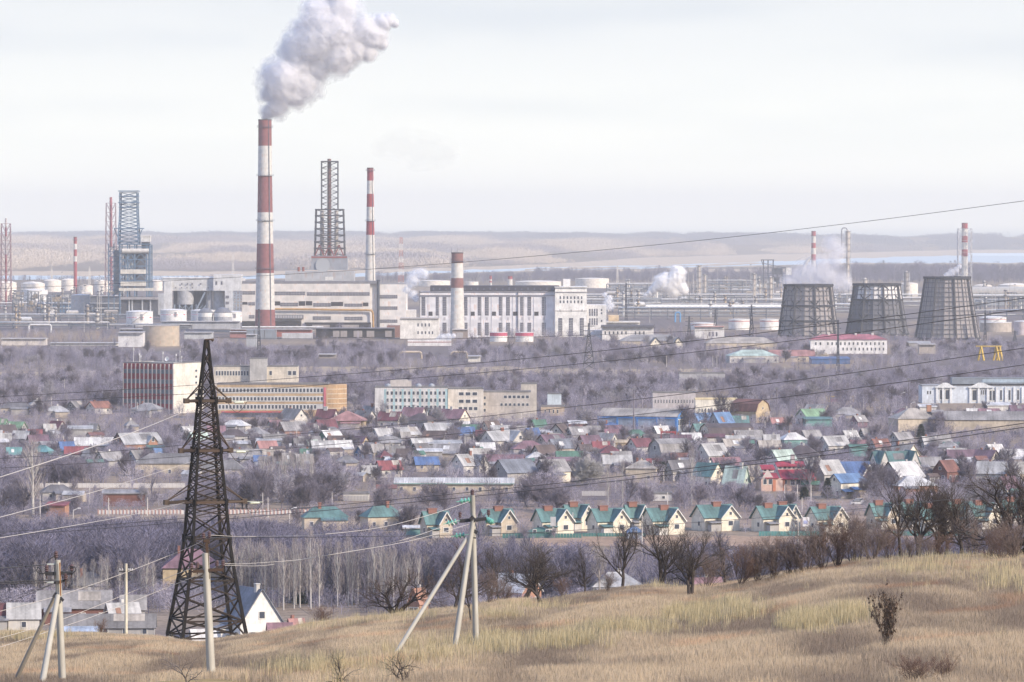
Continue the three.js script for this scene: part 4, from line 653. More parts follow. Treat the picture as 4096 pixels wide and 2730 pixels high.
{
  const r = H('C', 1778, 312, 840, -24, 'gable', 'beige', 'wblue', 'blue and white market hall with long grey-beige roof', { h: 10, asp: 2.6, ev: 0.68, gc: 'wwhite', name: 'market_hall', cat: 'market hall' }), { L, W, ev, h } = r.dims, b = M(0.10, 0.27, 0.62), bb = mb(), gb = mb();
  bb.box(0, ev - 0.9, W / 2 + 0.15, L + 0.6, 0.9, 0.25); for (const k of [-0.49, -0.25, 0, 0.25, 0.49]) bb.box(k * L, 0, W / 2 + 0.2, 0.7, ev, 0.3); part('blue_trim', bb, b, r);
  gb.box(L / 2 + 0.15, ev - 0.8, 0, 0.25, 0.7, W); for (const k of [-0.48, 0.48]) gb.box(L / 2 + 0.15, 0, k * W, 0.3, ev - 0.8, 0.8); for (const q of [1, -1]) gb.bar(V(L / 2 + 0.5, ev, q * W / 2), V(L / 2 + 0.5, h + 0.2, 0), 0.2, 0.6); part('blue_frame', gb, b, r);
  for (let k = 0; k < 7; k++) windowAt(r, L / 2 + 0.1, ev - 3.6, (k - 3) * W * 0.125, W * 0.1, 2.6, Math.PI / 2);
  const a = thing('entrance_arch', 'red steel entrance arch in front of the market hall', 'arch', V(xAt(X('C', 2005), Y('C', 490), 1790), 0, -1790)); part('beam', mb().box(0, 4.6, 0, 5.6, 0.7, 0.5), redM, a); for (const k of [-2.5, 2.5]) part('post', mb().box(k, 0, 0, 0.45, 4.6, 0.45), redM, a);
}
{
  const r = H('C', 40, 950, 1092, -2, 'gable', 'white', 'wbeige', 'very long low shed with pale corrugated roof above the cottages', { h: 5.5, asp: 7, ev: 0.72, name: 'long_shed', cat: 'shed', show: 0.5 }), { L, W, ev, h } = r.dims;
  for (let k = 0; k < 48; k++) { const x = -L / 2 + (k + 0.5) * L / 48; part('roof_rib', mb().bar(V(x, ev + 0.2, W / 2 + 0.2), V(x, h + 0.22, 0.1), 0.16, 0.12), M(0.46, 0.47, 0.49), r); }
  part('gutter', mb().box(0, ev - 0.35, W / 2 + 0.5, L + 0.6, 0.22, 0.2), M(0.25, 0.45, 0.42), r);
}
block('garage_row', 'row of pale concrete garages among bare trees left of the long shed', 'garages', 'B', 1085, 1320, 1214, 1276, { m: M(0.62, 0.60, 0.58), deep: 6, wins: [['f', 0.02, 0.98, 0, 0.85, 8, 1, 0.85, 0.9, M(0.5, 0.49, 0.48), M(0.42, 0.41, 0.42)]] });
block('hut', 'small white hut with one dark window above the third cottage', 'hut', 'D', 32, 202, 1098, 1162, { m: whiteM, deep: 5, wins: [['f', 0.45, 0.65, 0.3, 0.8, 1, 1, 0.9, 0.9]] });
{
  const o = thing('covered_boat', 'small white boat hull under a tarpaulin beside the poplars', 'boat', at(X('B', 845), Y('B', 1242), dAt(Y('B', 1242)))), w = M(0.85, 0.86, 0.88); part('hull', mb().lathe(0, 0, 0, [[0.3, 0], [1.2, 0.4], [1.5, 1.1], [1.4, 1.25]], 12).geo().scale(2.2, 1, 0.8), w, o); part('tarpaulin', mb().lathe(1.7, 0.5, 0, [[1.3, 0], [1.2, 1.4], [0.7, 2.2], [0.1, 2.5]], 10), w, o);
}
// the mansion with red roofs in two tiers
{
  const d = dAt(Y('D', 1062)), s = d / F * TF, c = at(X('D', 1240), Y('D', 1062), d), r = thing('mansion', 'pink and brick mansion with crimson roofs in two tiers and arched windows', 'house', c, 0.14), wm = M(0.62, 0.45, 0.40), rm = M(0.40, 0.045, 0.085, 'roof'), u = z => z * s;
  part('wall', mb().box(u(100), -0.5, 0, u(300), u(105) + 0.5, 9).box(u(-150), -0.5, 0.5, u(200), u(118) + 0.5, 9), wm, r);
  part('gable', mb().tri(V(u(-252), u(115), 5.05), V(u(-130), u(115), 5.05), V(u(-190), u(200), 5.05)), M(0.55, 0.48, 0.48), r);
  part('roof', mb().bar(V(u(100), u(108), 5.2), V(u(100), u(188), -0.6), u(325), 0.2).bar(V(u(-150), u(120), 5.4), V(u(-150), u(160), 1.6), u(125), 0.2), rm, r);
  part('upper_wall', mb().box(u(60), u(185), -2, u(245), u(42), 2.8).box(u(-165), u(170), 0, u(105), u(28), 3), M(0.72, 0.70, 0.70), r);
  part('upper_roof', mb().bar(V(u(60), u(220), 0), V(u(60), u(258), -3.4), u(270), 0.2).bar(V(u(-165), u(196), 2), V(u(-165), u(232), -1.4), u(125), 0.2), rm, r);
  for (let k = 0; k < 5; k++) windowAt(r, u(-40 + k * 43), u(196), -0.55, 1.0, 0.7, 0);
  for (const k of [-195, -155]) windowAt(r, u(k), u(178), 1.55, 0.8, 0.6, 0);
  for (let k = 0; k < 4; k++) { windowAt(r, u(45 + k * 52), u(50), 4.55, 1.5, 1.9, 0); part('arch', mb().lathe(0, 0, 0, [[0.75, 0], [0.75, 0.15]], 14).geo().rotateX(Math.PI / 2).translate(u(45 + k * 52), u(50) + 1.9, 4.5), paneM, r); }
  for (const k of [-215, -165, -60, -25]) windowAt(r, u(k), u(60), k < -100 ? 5.05 : 4.55, 1.2, 1.8, 0);
  for (const k of [-130, -40, 250]) part('brick_pier', mb().box(u(k), 0, k < -100 ? 5.1 : 4.6, 0.9, u(105), 0.25), M(0.5, 0.2, 0.13), r);
  part('chimney', mb().box(u(85), u(235), -2, 1.1, 3, 1.0), M(0.4, 0.35, 0.38), r);
  keep.push([X('D', 985), X('D', 1490), Y('D', 805), Y('D', 1040), d]);
}
// the columned hall at far right
{
  const r = block('columned_hall', 'long pale blue-white hall with tall windows, pilasters and two pediments at the right edge', 'hall', 'E', 1418, 2700, 104, 262, { m: M(0.62, 0.68, 0.78), deep: 20, parapet: 0.4, show: 0.95, wins: [['f', 0.03, 0.07, 0.5, 0.75, 2, 1, 0.6, 0.9], ['f', 0.12, 0.2, 0.15, 0.85, 2, 1, 0.8, 0.95], ['f', 0.355, 0.395, 0.08, 0.85, 1, 1, 0.9, 0.95], ['f', 0.42, 0.46, 0.45, 0.82, 3, 1, 0.6, 0.9], ['f', 0.48, 0.525, 0.08, 0.82, 2, 1, 0.8, 0.95], ['f', 0.55, 0.98, 0.1, 0.85, 14, 1, 0.55, 0.95]] }), { L, W, h } = r.dims;
  for (const [u, w] of [[0.165, 0.15], [0.42, 0.18]]) part('pediment', mb().poly([V((u - 0.5 - w / 2) * L, h * 0.92, W / 2 + 0.8), V((u - 0.5 + w / 2) * L, h * 0.92, W / 2 + 0.8), V((u - 0.5) * L + w * L * 0.1, h * 1.2, W / 2 + 0.8), V((u - 0.5) * L - w * L * 0.1, h * 1.2, W / 2 + 0.8)]).box((u - 0.5) * L, h * 0.9, W / 2 + 0.4, w * L, 0.5, 0.9), M(0.74, 0.77, 0.82), r);
  for (const u of [0.105, 0.15, 0.205, 0.345, 0.405, 0.47, 0.535, 0.6, 0.66, 0.72]) part('pilaster', mb().box((u - 0.5) * L, 0, W / 2 + 0.3, 0.9, h * 0.94, 0.5), M(0.76, 0.79, 0.84), r);
  part('rear_roof', mb().box(L * 0.12, h + 0.5, -W * 0.3, L * 0.78, h * 0.38, 8), M(0.20, 0.22, 0.25), r); part('clerestory', mb().box(L * 0.2, h + 1.2, -W * 0.3 + 4.1, L * 0.5, h * 0.2, 0.2), M(0.35, 0.42, 0.48), r);
}
// office with red hipped roof under the cooling towers
{
  const r = block('office_building', 'white two-storey office with raspberry red roof in front of the cooling towers', 'office', 'U', 392, 1096, 1168, 1300, { m: M(0.80, 0.79, 0.82), deep: 16, parapet: 0, wins: [['f', 0.04, 0.16, 0.58, 0.84, 2, 1, 0.45, 0.9], ['f', 0.2, 0.98, 0.58, 0.84, 14, 1, 0.42, 0.9], ['f', 0.4, 0.98, 0.2, 0.46, 11, 1, 0.42, 0.9]], show: 0.9 }), { L, W, h } = r.dims;
  part('roof', roofing(L, W, h, h + 3.2, 'hip', 0.6), M(0.40, 0.14, 0.18, 'roof'), r); for (const k of [-0.25, 0.1, 0.32]) part('chimney', mb().box(k * L, h + 1, 1, 1.4, 3, 1.2), M(0.6, 0.58, 0.58), r);
}
H('S', 470, 1122, 600, 4, 'hip', 'slate', 'wbeige', 'long grey-roofed house with two beige gables under the pipe racks', { h: 10, asp: 2.6, ev: 0.5 });
for (const [x, w] of [[505, 'left'], [712, 'right']]) H('S', x, 1150, 105, -80, 'gable', 'beige', 'wcream', `beige gabled front, ${w} of two on the long grey-roofed house`, { h: 9, asp: 0.8, trim: 'dark', name: 'gabled_front', cat: 'building' });
H('S', 1290, 1146, 660, 3, 'hip', 'beige', 'wbeige', 'beige building with low tan roof left of the first cooling tower', { h: 10, asp: 3 });
H('S', 1400, 1262, 480, 6, 'hip', 'mint', 'wwhite', 'white hall with pale green roof below the first cooling tower', { h: 9, asp: 1.8 });
H('S', 1760, 1266, 420, 2, 'gable', 'pink', 'wbeige', 'faded red roof right of the pale green one', { h: 8, asp: 2.4 });
H('S', 1830, 1290, 520, 2, 'flat', 'wyellow', 'wwhite', 'low shed with yellow roof edge in front of the faded red roof', { h: 5, name: 'shed', cat: 'shed' });
H('S', 2110, 1328, 360, 2, 'flat', 'blue', 'blue', 'long low blue container roof below the white office with red roof', { h: 4, name: 'shed', cat: 'shed' });
H('U', 1390, 1185, 200, 0, 'flat', 'pale', 'wgrey', 'small pale pump house at the foot of the largest cooling tower', { h: 6, name: 'shed', cat: 'shed' });

{ const R = rng(33), used = new Set(); for (const [px, py, label, wp, d, h] of homes.slice()) { if (d < 1330 || d > 2100 || R() < 0.55) continue; const l = `small garden shed beside the ${label}`, n = l.split(' ').length; if (n > 16) continue; const x = px + (R() < 0.5 ? -1 : 1) * wp * lerp(0.45, 0.62, R()), q = d - lerp(3, 9, R()), hh = lerp(2.6, 3.6, R()), L = lerp(3.5, 6.5, R()), W = L * 0.7, r = thing('garden_shed', l, 'shed', V((x - 2048) / F * q, 0, -q), (R() - 0.5) * 1.2), c = ['slate', 'pale', 'grey', 'beige', 'brown', 'dbrick', 'white', 'green'][Math.floor(R() * 8)]; part('wall', body(L, W, hh * 0.68, hh, 'gable'), wallM(['wgrey', 'wbeige', 'wwhite', 'dgrey'][Math.floor(R() * 4)]), r); part('roof', roofing(L, W, hh * 0.68, hh, 'gable', 0.25, 0.1), roofM(c), r); part('door', mb().box(L * 0.2, 0, W / 2 + 0.04, 0.9, 1.8, 0.08), M(0.12, 0.10, 0.10), r); } }

// ---------- the power station ----------
// a banded smokestack: [py where each band ends, is it red]
function stack(name, label, px, yt, yb, wt, wb, bands, o = {}) {
  const d = o.d || dAt(yb), s = d / F, c = at(px, yb, d), h = (yb - yt) * s, r = thing(name, label, 'smokestack', V(c.x, 0, c.z)), rw = y => lerp(wt, wb, Math.pow(clamp((y - yt) / (yb - yt)), o.flare || 1.25)) * s / 2;
  let y0 = yt; for (const [y1, m] of bands) { const q = mb().lathe(0, 0, 0, [[rw(y1), (yb - y1) * s], [rw((y0 + y1) / 2), (yb - (y0 + y1) / 2) * s], [rw(y0), (yb - y0) * s]], 28); part(m === redM || m === o.red ? 'red_band' : 'white_band', q, m, r); y0 = y1; }
  part('rim', mb().lathe(0, h - 0.6, 0, [[rw(yt) + 0.08, 0], [rw(yt) + 0.25, 0.3], [rw(yt) + 0.25, 0.75], [rw(yt) * 0.86, 0.78], [rw(yt) * 0.84, -3]], 28), M(0.09, 0.07, 0.07), r);
  for (const y of o.galleries || []) { const R = rw(y), g = mb(), hh = (yb - y) * s; g.lathe(0, hh, 0, [[R, 0], [R + 1.1, 0], [R + 1.1, 0.18], [R, 0.2]], 24); for (let k = 0; k < 20; k++) { const t = k / 20 * 6.283; g.bar(V(Math.cos(t) * (R + 1.05), hh, Math.sin(t) * (R + 1.05)), V(Math.cos(t) * (R + 1.05), hh + 1.2, Math.sin(t) * (R + 1.05)), 0.07); } g.lathe(0, hh + 1.15, 0, [[R + 1.02, 0], [R + 1.1, 0], [R + 1.1, 0.1]], 24); part('gallery', g, steelM, r); }
  if (o.ladder) part('ladder', mb().bar(V(rw(yb) * 0.6, 2, rw(yb) * 0.82), V(rw(yt) * 0.6, h, rw(yt) * 0.84), 0.5, 0.25), steelM, r);
  if (o.rods) { const g = mb(); for (const k of [-1, 0, 1]) g.cyl(V(k * rw(yt), h - 1, 0), V(k * rw(yt), h + 4, 0), 0.12, 0.05, 4); part('lightning_rod', g, steelM, r); }
  keep.push([px - wb / 2, px + wb / 2, yt, yb - 8, d]); return r;
}
const sw = M(0.66, 0.645, 0.62, 'rust'), sr = M(0.27, 0.105, 0.11, 'rust'), sr2 = M(0.25, 0.12, 0.115, 'rust');
stack('smokestack', 'tallest smokestack with wide red and white bands, smoke rising from its top', 1060, 479, 1342, 53, 84, [[584, sr], [705, sw], [850, sr], [975, sw], [1093, sr], [1239, sw], [1342, sr]], { red: sr, galleries: [510, 704, 884, 1076], ladder: true, flare: 1.6 });
stack('smokestack', 'slim pale smokestack with three red bands right of the lattice flue tower', 1481, 672, 1300, 25, 50, [[723, redM], [776, sw], [828, redM], [885, sw], [940, redM], [1300, sw]], { galleries: [684, 885, 1018], ladder: true, flare: 1.3 });
stack('smokestack', 'short stout smokestack with brick-red top and one band, before the white turbine hall', 1829, 1011, 1353, 46, 60, [[1053, sr2], [1113, sw], [1152, sr2], [1353, sw]], { red: sr2, galleries: [1046], rods: true, flare: 1.2 });
// a wide-windowed hall: pieces sit on the front face at tile coordinates
function hall(name, label, t, x0, x1, yt, yb, deep, m, d, cat = 'industrial building', lift = 0) {
  const pb = Y(t, yb), c = at((X(t, x0) + X(t, x1)) / 2, pb, d), s = d / F * TF, r = thing(name, label, cat, V(c.x, lift, -d)), w = (x1 - x0) * s, h = (yb - yt) * s, xm = (x0 + x1) / 2;
  part('wall', mb().box(0, -0.5, -deep / 2, w, h + 0.5, deep), m, r); keep.push([X(t, x0), X(t, x1), Y(t, yt), Y(t, lerp(yt, yb, 0.8)), d]);
  r.w = w; r.h = h; r.s = s; r.u = x => (x - xm) * s; r.v = y => (yb - y) * s;
  r.win = (a, b, c2, e, m2 = paneM, nx = 1, ny = 1, name2 = 'window', fm = M(0.42, 0.42, 0.45)) => { const W = (b - a) * s, Hh = (e - c2) * s, f = part(name2, mb().box(0, 0, 0.06, W, Hh, 0.12), m2, r, V(r.u((a + b) / 2), r.v(e), 0)); if (nx * ny > 1) { const g = mb(); for (let i = 1; i < nx; i++) g.box(-W / 2 + i * W / nx, 0, 0.15, 0.16, Hh, 0.1); for (let j = 1; j < ny; j++) g.box(0, j * Hh / ny - 0.08, 0.16, W, 0.16, 0.1); part('mullion', g, fm, f); } return f; };
  r.box = (nm, a, b, c2, e, z, dep, m2) => part(nm, mb().box(0, 0, 0, (b - a) * s, (e - c2) * s, dep), m2, r, V(r.u((a + b) / 2), r.v(e), z));
  return r;
}
const shade = M(0.82, 0.81, 0.85, 'rust'), glassM = M(0.07, 0.07, 0.10, null, 0.35), sootM = M(0.035, 0.033, 0.042);
const cellM = M(0.16, 0.16, 0.195, 'grime', 0.5);
{ // boiler house with window bands
  const d = 3790, r = hall('boiler_house', 'long off-white boiler house with dark window bands and a yellow pipe, behind the tallest smokestack', 'Q', 155, 1332, 424, 872, 55, M(0.76, 0.72, 0.69, 'rust'), d);
  r.box('roof_edge', 153, 1390, 400, 424, -27, 52, M(0.20, 0.20, 0.23)); 
  for (const [a, b, c, e] of [[158, 276, 490, 522], [455, 735, 495, 528], [750, 1328, 500, 533], [505, 670, 597, 630], [808, 970, 600, 634], [1095, 1262, 605, 634], [212, 274, 592, 622], [805, 972, 722, 755], [1095, 1262, 726, 758], [218, 270, 710, 742]]) r.win(a, b, c, e, cellM, Math.round((b - a) / 26), 2);
  for (const [a, b, c, e] of [[158, 206, 590, 615], [455, 505, 585, 622], [676, 735, 583, 625], [741, 800, 582, 622], [972, 1084, 590, 628], [1266, 1316, 596, 630]]) r.win(a, b, c, e, sootM, 1, 1, 'broken_opening');
  r.box('pipe_bridge', 456, 720, 706, 745, 1.5, 3, M(0.16, 0.16, 0.19)); for (let k = 0; k < 11; k++) r.box('bridge_bay', 462 + k * 23, 478 + k * 23, 713, 738, 3.05, 0.2, M(0.42, 0.42, 0.46));
  r.box('dark_bay', 154, 700, 766, 822, 0.6, 1.2, sootM); r.box('dark_bay', 730, 1340, 778, 838, 0.6, 1.2, sootM); for (const [a, b] of [[800, 960], [1075, 1230]]) r.box('wall_panel', a, b, 800, 832, 1.4, 0.5, M(0.40, 0.37, 0.38));
  const y = mb().tube([[456, 655], [800, 657], [960, 661], [1300, 664], [1345, 668], [1358, 690], [1362, 840]].map(([a, b]) => V(r.u(a), r.v(b), 2.2)), 0.75, 8); part('yellow_pipe', y, M(0.50, 0.30, 0.12), r);
  for (const [a, b, y0] of [[540, 785, 312], [785, 1178, 312]]) r.box('roof_storey', a, b, y0, 400, -34, 26, M(0.44, 0.45, 0.48, 'rust'));
  r.box('roof_tank', 915, 985, 360, 392, -14, 5, M(0.66, 0.65, 0.64)); for (const x of [660, 703]) part('roof_pipe', mb().cyl(V(r.u(x), r.v(312), -30), V(r.u(x), r.v(272), -30), 0.9, 0.9, 8), M(0.3, 0.12, 0.1), r);
  const q = hall('boiler_house', 'bright right wing of the boiler house with three window bands and a thin black flue', 'Q', 1334, 1662, 402, 845, 60, M(0.82, 0.79, 0.77, 'rust'), d + 4);
  for (const [c, e] of [[500, 532], [605, 636], [726, 756]]) q.win(1412, 1583, c, e, cellM, 9, 2);
  q.box('roof_edge', 1334, 1664, 394, 402, -20, 40, M(0.3, 0.3, 0.33)); part('flue', mb().cyl(V(q.u(1408), 0, 2), V(q.u(1408), q.v(362), 2), 1.1, 1.1, 8).cyl(V(q.u(1408), q.v(368), 2), V(q.u(1408), q.v(360), 2), 1.6, 1.6, 8), M(0.08, 0.09, 0.12), q);
  const w = hall('annex', 'low white annex at the right end of the boiler house, veiled by steam', 'Q', 1662, 1750, 556, 760, 30, M(0.70, 0.68, 0.68), d + 8); w.win(1672, 1690, 716, 742);
}
{ // the turbine hall
  const d = 3640, r = hall('turbine_hall', 'white turbine hall with eleven pairs of tall windows and a black roof', 'R', 180, 1423, 478, 892, 50, shade, d);
  const xs = [[198, 232], [328, 360], [391, 426], [585, 619], [714, 749], [780, 814], [908, 943], [975, 1009], [1105, 1139], [1171, 1205], [1303, 1337]];
  for (const [a, b] of xs) { r.win(a, b, 526, 696, glassM, 3, 8); if (a > 380) r.win(a, b, 762, 878, glassM, 3, 6); if (a < 340) r.win(a, b, 755, 776, glassM); r.box('plaque', a + 8, b - 8, 712, 740, 0.05, 0.2, M(0.5, 0.49, 0.54)); }
  for (const [a, b] of [[262, 298], [648, 686], [842, 881], [1036, 1078], [1234, 1273]]) r.win(a, b, 661, 698, sootM, 1, 1, 'dark_opening');
  r.box('cornice', 178, 1424, 506, 513, 0.5, 1.0, M(0.34, 0.33, 0.38)); r.box('roof_edge', 178, 1424, 474, 479, 0.4, 0.9, M(0.3, 0.29, 0.33));
  r.box('black_roof', 276, 1462, 424, 474, -24, 40, M(0.055, 0.055, 0.075, 'rust')); for (let k = 0; k < 20; k++) r.box('roof_hatch', 300 + k * 58, 312 + k * 58, 440 + (k % 3) * 4, 462, -3.8, 0.5, M(0.13, 0.13, 0.17));
  for (const x of [180, 1083]) r.box('downpipe', x - 3, x + 3, 468, 880, 0.5, 0.9, M(0.12, 0.13, 0.17));
  for (let k = 0; k < 12; k++) r.box('pilaster', 258 + k * 97, 262 + k * 97, 516, 880, 0.15, 0.3, M(0.64, 0.63, 0.67));
  const q = hall('turbine_hall', 'bright white end block of the turbine hall with small square windows and three tall ones', 'R', 1424, 1716, 480, 934, 46, M(0.86, 0.85, 0.84), d - 6);
  for (let j = 0; j < 2; j++) for (let k = 0; k < 7; k++) q.win(1467 + k * 32.7, 1479 + k * 32.7, 560 + j * 38, 585 + j * 38); for (const x of [1466, 1568, 1668]) q.win(x, x + 8, 682, 700); for (const x of [1455, 1553, 1652]) q.win(x, x + 36, 760, 922, glassM, 3, 7, 'window', M(0.6, 0.6, 0.6));
  q.box('cornice', 1422, 1720, 516, 521, 0.4, 0.8, M(0.66, 0.64, 0.64)); q.box('ledge', 1423, 1716, 690, 694, 0.2, 0.5, M(0.62, 0.58, 0.57)); q.box('roof_slab', 1420, 1722, 472, 480, -20, 42, M(0.72, 0.71, 0.70)); q.box('roof_hut', 1500, 1566, 402, 472, -12, 8, M(0.76, 0.75, 0.75));
  const w = hall('side_block', 'lower white block with four columns of windows right of the turbine hall', 'R', 1717, 1896, 524, 816, 40, M(0.78, 0.77, 0.77), d - 4);
  for (let k = 0; k < 4; k++) { const x = 1738 + k * 22; w.win(x, x + 12, 558, 622, glassM, 1, 3); w.win(x, x + 12, 645, 706, glassM, 1, 3); w.win(x, x + 12, 752, 800, glassM, 1, 3); } for (const y of [560, 590, 660, 714, 768]) w.win(1846, 1858, y, y + 18);
}
{
  const d = 3560; let r = hall('workshop', 'white two-storey workshop with paired windows, left of the stout smokestack', 'R', 0, 356, 778, 965, 25, M(0.80, 0.78, 0.76), d); for (const x of [160, 196, 228, 262]) { r.win(x, x + 12, 820, 848); r.win(x, x + 12, 892, 918); } for (const x of [292]) r.win(x, x + 12, 892, 918); r.box('roof_edge', -2, 358, 770, 778, -10, 22, M(0.45, 0.42, 0.42));
  r = hall('workshop', 'red brick workshop end left of the white workshop', 'Q', 1486, 1606, 772, 880, 20, M(0.30, 0.16, 0.14), d + 60);
  r = hall('substation', 'brown brick substation at the foot of the stout smokestack', 'R', 482, 622, 838, 935, 14, M(0.30, 0.25, 0.24), d - 40); r.win(518, 580, 862, 912, M(0.4, 0.39, 0.42)); r.box('roof_edge', 478, 626, 832, 839, -6, 14, M(0.5, 0.48, 0.48));
  r = hall('shed', 'small white shed right of the brown brick substation', 'R', 624, 716, 842, 872, 14, M(0.78, 0.76, 0.74), d - 20);
  r = hall('wall', 'long white wall with a thin red stripe in front of the white workshop', 'R', 70, 470, 996, 1052, 4, M(0.74, 0.73, 0.75), 3350, 'wall'); r.box('red_stripe', 70, 470, 1014, 1019, 0.08, 0.16, redM);
  r = hall('long_building', 'long low white building with dark roof line and many windows right of the turbine hall', 'R', 1858, 2330, 826, 945, 18, M(0.74, 0.72, 0.72), 3520); for (let k = 0; k < 9; k++) r.win(1880 + k * 38 + (k > 5 ? 50 : 0), 1893 + k * 38 + (k > 5 ? 50 : 0), 862, 890); r.box('roof', 1852, 2336, 806, 827, -8, 20, M(0.10, 0.10, 0.13));
  r = hall('workshop', 'white workshop with a painted panel and tan barrel tank on its roof', 'R', 1880, 2202, 700, 815, 24, M(0.78, 0.76, 0.72), 3700); r.box('roof', 1874, 2206, 690, 701, -10, 24, M(0.7, 0.68, 0.66)); for (const x of [1988, 2054]) r.win(x, x + 36, 756, 804, glassM, 3, 3); r.box('painted_panel', 2100, 2192, 744, 806, 0.1, 0.2, M(0.42, 0.40, 0.30)); part('red_corner', mb().tri(V(r.u(2101), r.v(806), 0.25), V(r.u(2150), r.v(806), 0.25), V(r.u(2101), r.v(745), 0.25)), redM, r);
  part('barrel', mb().cyl(V(r.u(1916), r.v(672), -6), V(r.u(2012), r.v(672), -6), 3.4, 3.4, 14), M(0.60, 0.46, 0.30), r);
  r = hall('workshop', 'small grey-white workshop at the corner of the turbine hall', 'R', 1700, 1856, 812, 900, 16, M(0.66, 0.65, 0.68), 3540);
  r = hall('low_building', 'long low red brick building at the foot of the tallest smokestack', 'Q', 50, 792, 872, 938, 16, M(0.36, 0.13, 0.12), 3640); r.box('roof_edge', 46, 796, 866, 873, -7, 17, M(0.42, 0.40, 0.42));
  for (const [a, b, w] of [[195, 262, 'left'], [268, 358, 'middle'], [362, 466, 'right']]) { r = hall('steel_bunker', `grey steel bunker before the tallest smokestack, ${w} of three`, 'Q', a, b, 908, 996, 12, M(0.24, 0.27, 0.32, 'rust'), 3560); }
  r = hall('low_building', 'pale low wall-like building right of the three steel bunkers', 'Q', 520, 800, 938, 990, 10, M(0.5, 0.51, 0.55), 3570);
  r = hall('coal_conveyor', 'black conveyor gallery with dark bays under the boiler house', 'Q', 835, 1555, 848, 935, 14, sootM, 3600, 'conveyor'); r.box('roof', 830, 1556, 842, 849, -6, 16, M(0.2, 0.2, 0.24)); for (const [a, b] of [[990, 1050], [1060, 1120], [1180, 1260], [1300, 1370], [1470, 1530]]) r.box('wall_panel', a, b, 868, 926, 0.2, 0.5, M(0.34, 0.31, 0.32));
}
// lattice work: a square tower, widths in metres at heights
function lattice(r, levels, leg, brace, m, names = ['leg', 'bracing'], kind = 'x', sides = 4) {
  const P = (k, i) => { const [y, w, dd] = levels[k]; return V((i === 0 || i === 3 ? -1 : 1) * w / 2, y, (i < 2 ? 1 : -1) * (dd || w) / 2); };
  for (let i = 0; i < 4; i++) { const g = mb(); for (let k = 0; k + 1 < levels.length; k++) g.bar(P(k, i), P(k + 1, i), leg); part(names[0], g, m, r); }
  for (let i = 0; i < sides; i++) { const g = mb(), j = (i + 1) % 4; for (let k = 0; k + 1 < levels.length; k++) { const a = P(k, i), b = P(k, j), c = P(k + 1, i), e = P(k + 1, j); if (kind === 'x') g.bar(a, e, brace).bar(b, c, brace); else { const q = a.clone().lerp(b, 0.5); g.bar(c, q, brace).bar(e, q, brace); } g.bar(c, e, brace); } part(names[1], g, m, r); }
}
function base(t, x, y, d) { const p = at(X(t, x), Y(t, y), d || dAt(Y(t, y))); p.y = 0; return p; }
{ // flue tower on the boiler house roof
  const d = 3830, s = d / F * TF, c = at(X('Q', 962), Y('Q', 872), d), r = thing('flue_tower', 'steel lattice tower around red flues rising from the boiler house roof', 'tower', V(c.x, 0, -d)), v = y => (872 - y) * s, bl = M(0.10, 0.105, 0.125, 'rust', 0.6);
  part('plinth', mb().box(0, v(305), 0, 328 * s, 130 * s, 24), M(0.30, 0.32, 0.37, 'rust'), r); part('plinth_band', mb().box(-0.1 * s, v(195), 12.1, 328 * s, 14 * s, 0.3), M(0.28, 0.09, 0.09), r); part('drum', mb().cyl(V(-60 * s, v(262), 10), V(-60 * s, v(262), 13), 5.5, 5.5, 18), M(0.36, 0.38, 0.42), r);
  const yy = [175, 110, 50, -10, -70, -130, -190, -245]; lattice(r, yy.map((y, k) => [v(y), lerp(275, 250, k / 7) * s, 20]), 0.8, 0.4, bl); for (const y of yy.slice(1)) { const w = lerp(290, 262, (175 - y) / 420) * s; part('walkway', mb().box(0, v(y), 10.4, w, 0.8, 1.4).box(0, v(y), -10.4, w, 0.8, 1.4), bl, r); }
  const y2 = [-245, -300, -355, -410, -465, -520, -575, -630, -685]; lattice(r, y2.map(y => [v(y), 150 * s, 14]), 0.6, 0.3, bl); part('head_frame', mb().box(0, v(-684), 0, 158 * s, 0.9, 15), bl, r);
  for (const [x, top, z] of [[-4, -715, 0], [-70, -240, 2], [62, -240, 2]]) { part('flue', mb().cyl(V(x * s, v(180), z), V(x * s, v(top), z), 1.7, 1.5, 10), top < -400 ? M(0.20, 0.12, 0.115, 'rust') : M(0.5, 0.47, 0.47), r); }
  const rb = mb(); for (const k of [-1, 0, 1]) rb.bar(V((k - 0.45) * 90 * s, v(175), 10.6), V(k * 90 * s, v(75), 10.6), 0.8).bar(V((k + 0.45) * 90 * s, v(175), 10.6), V(k * 90 * s, v(75), 10.6), 0.8); part('red_brace', rb, M(0.26, 0.08, 0.08, 'rust'), r); keep.push([1264, 1372, 640, 1090, d]);
}

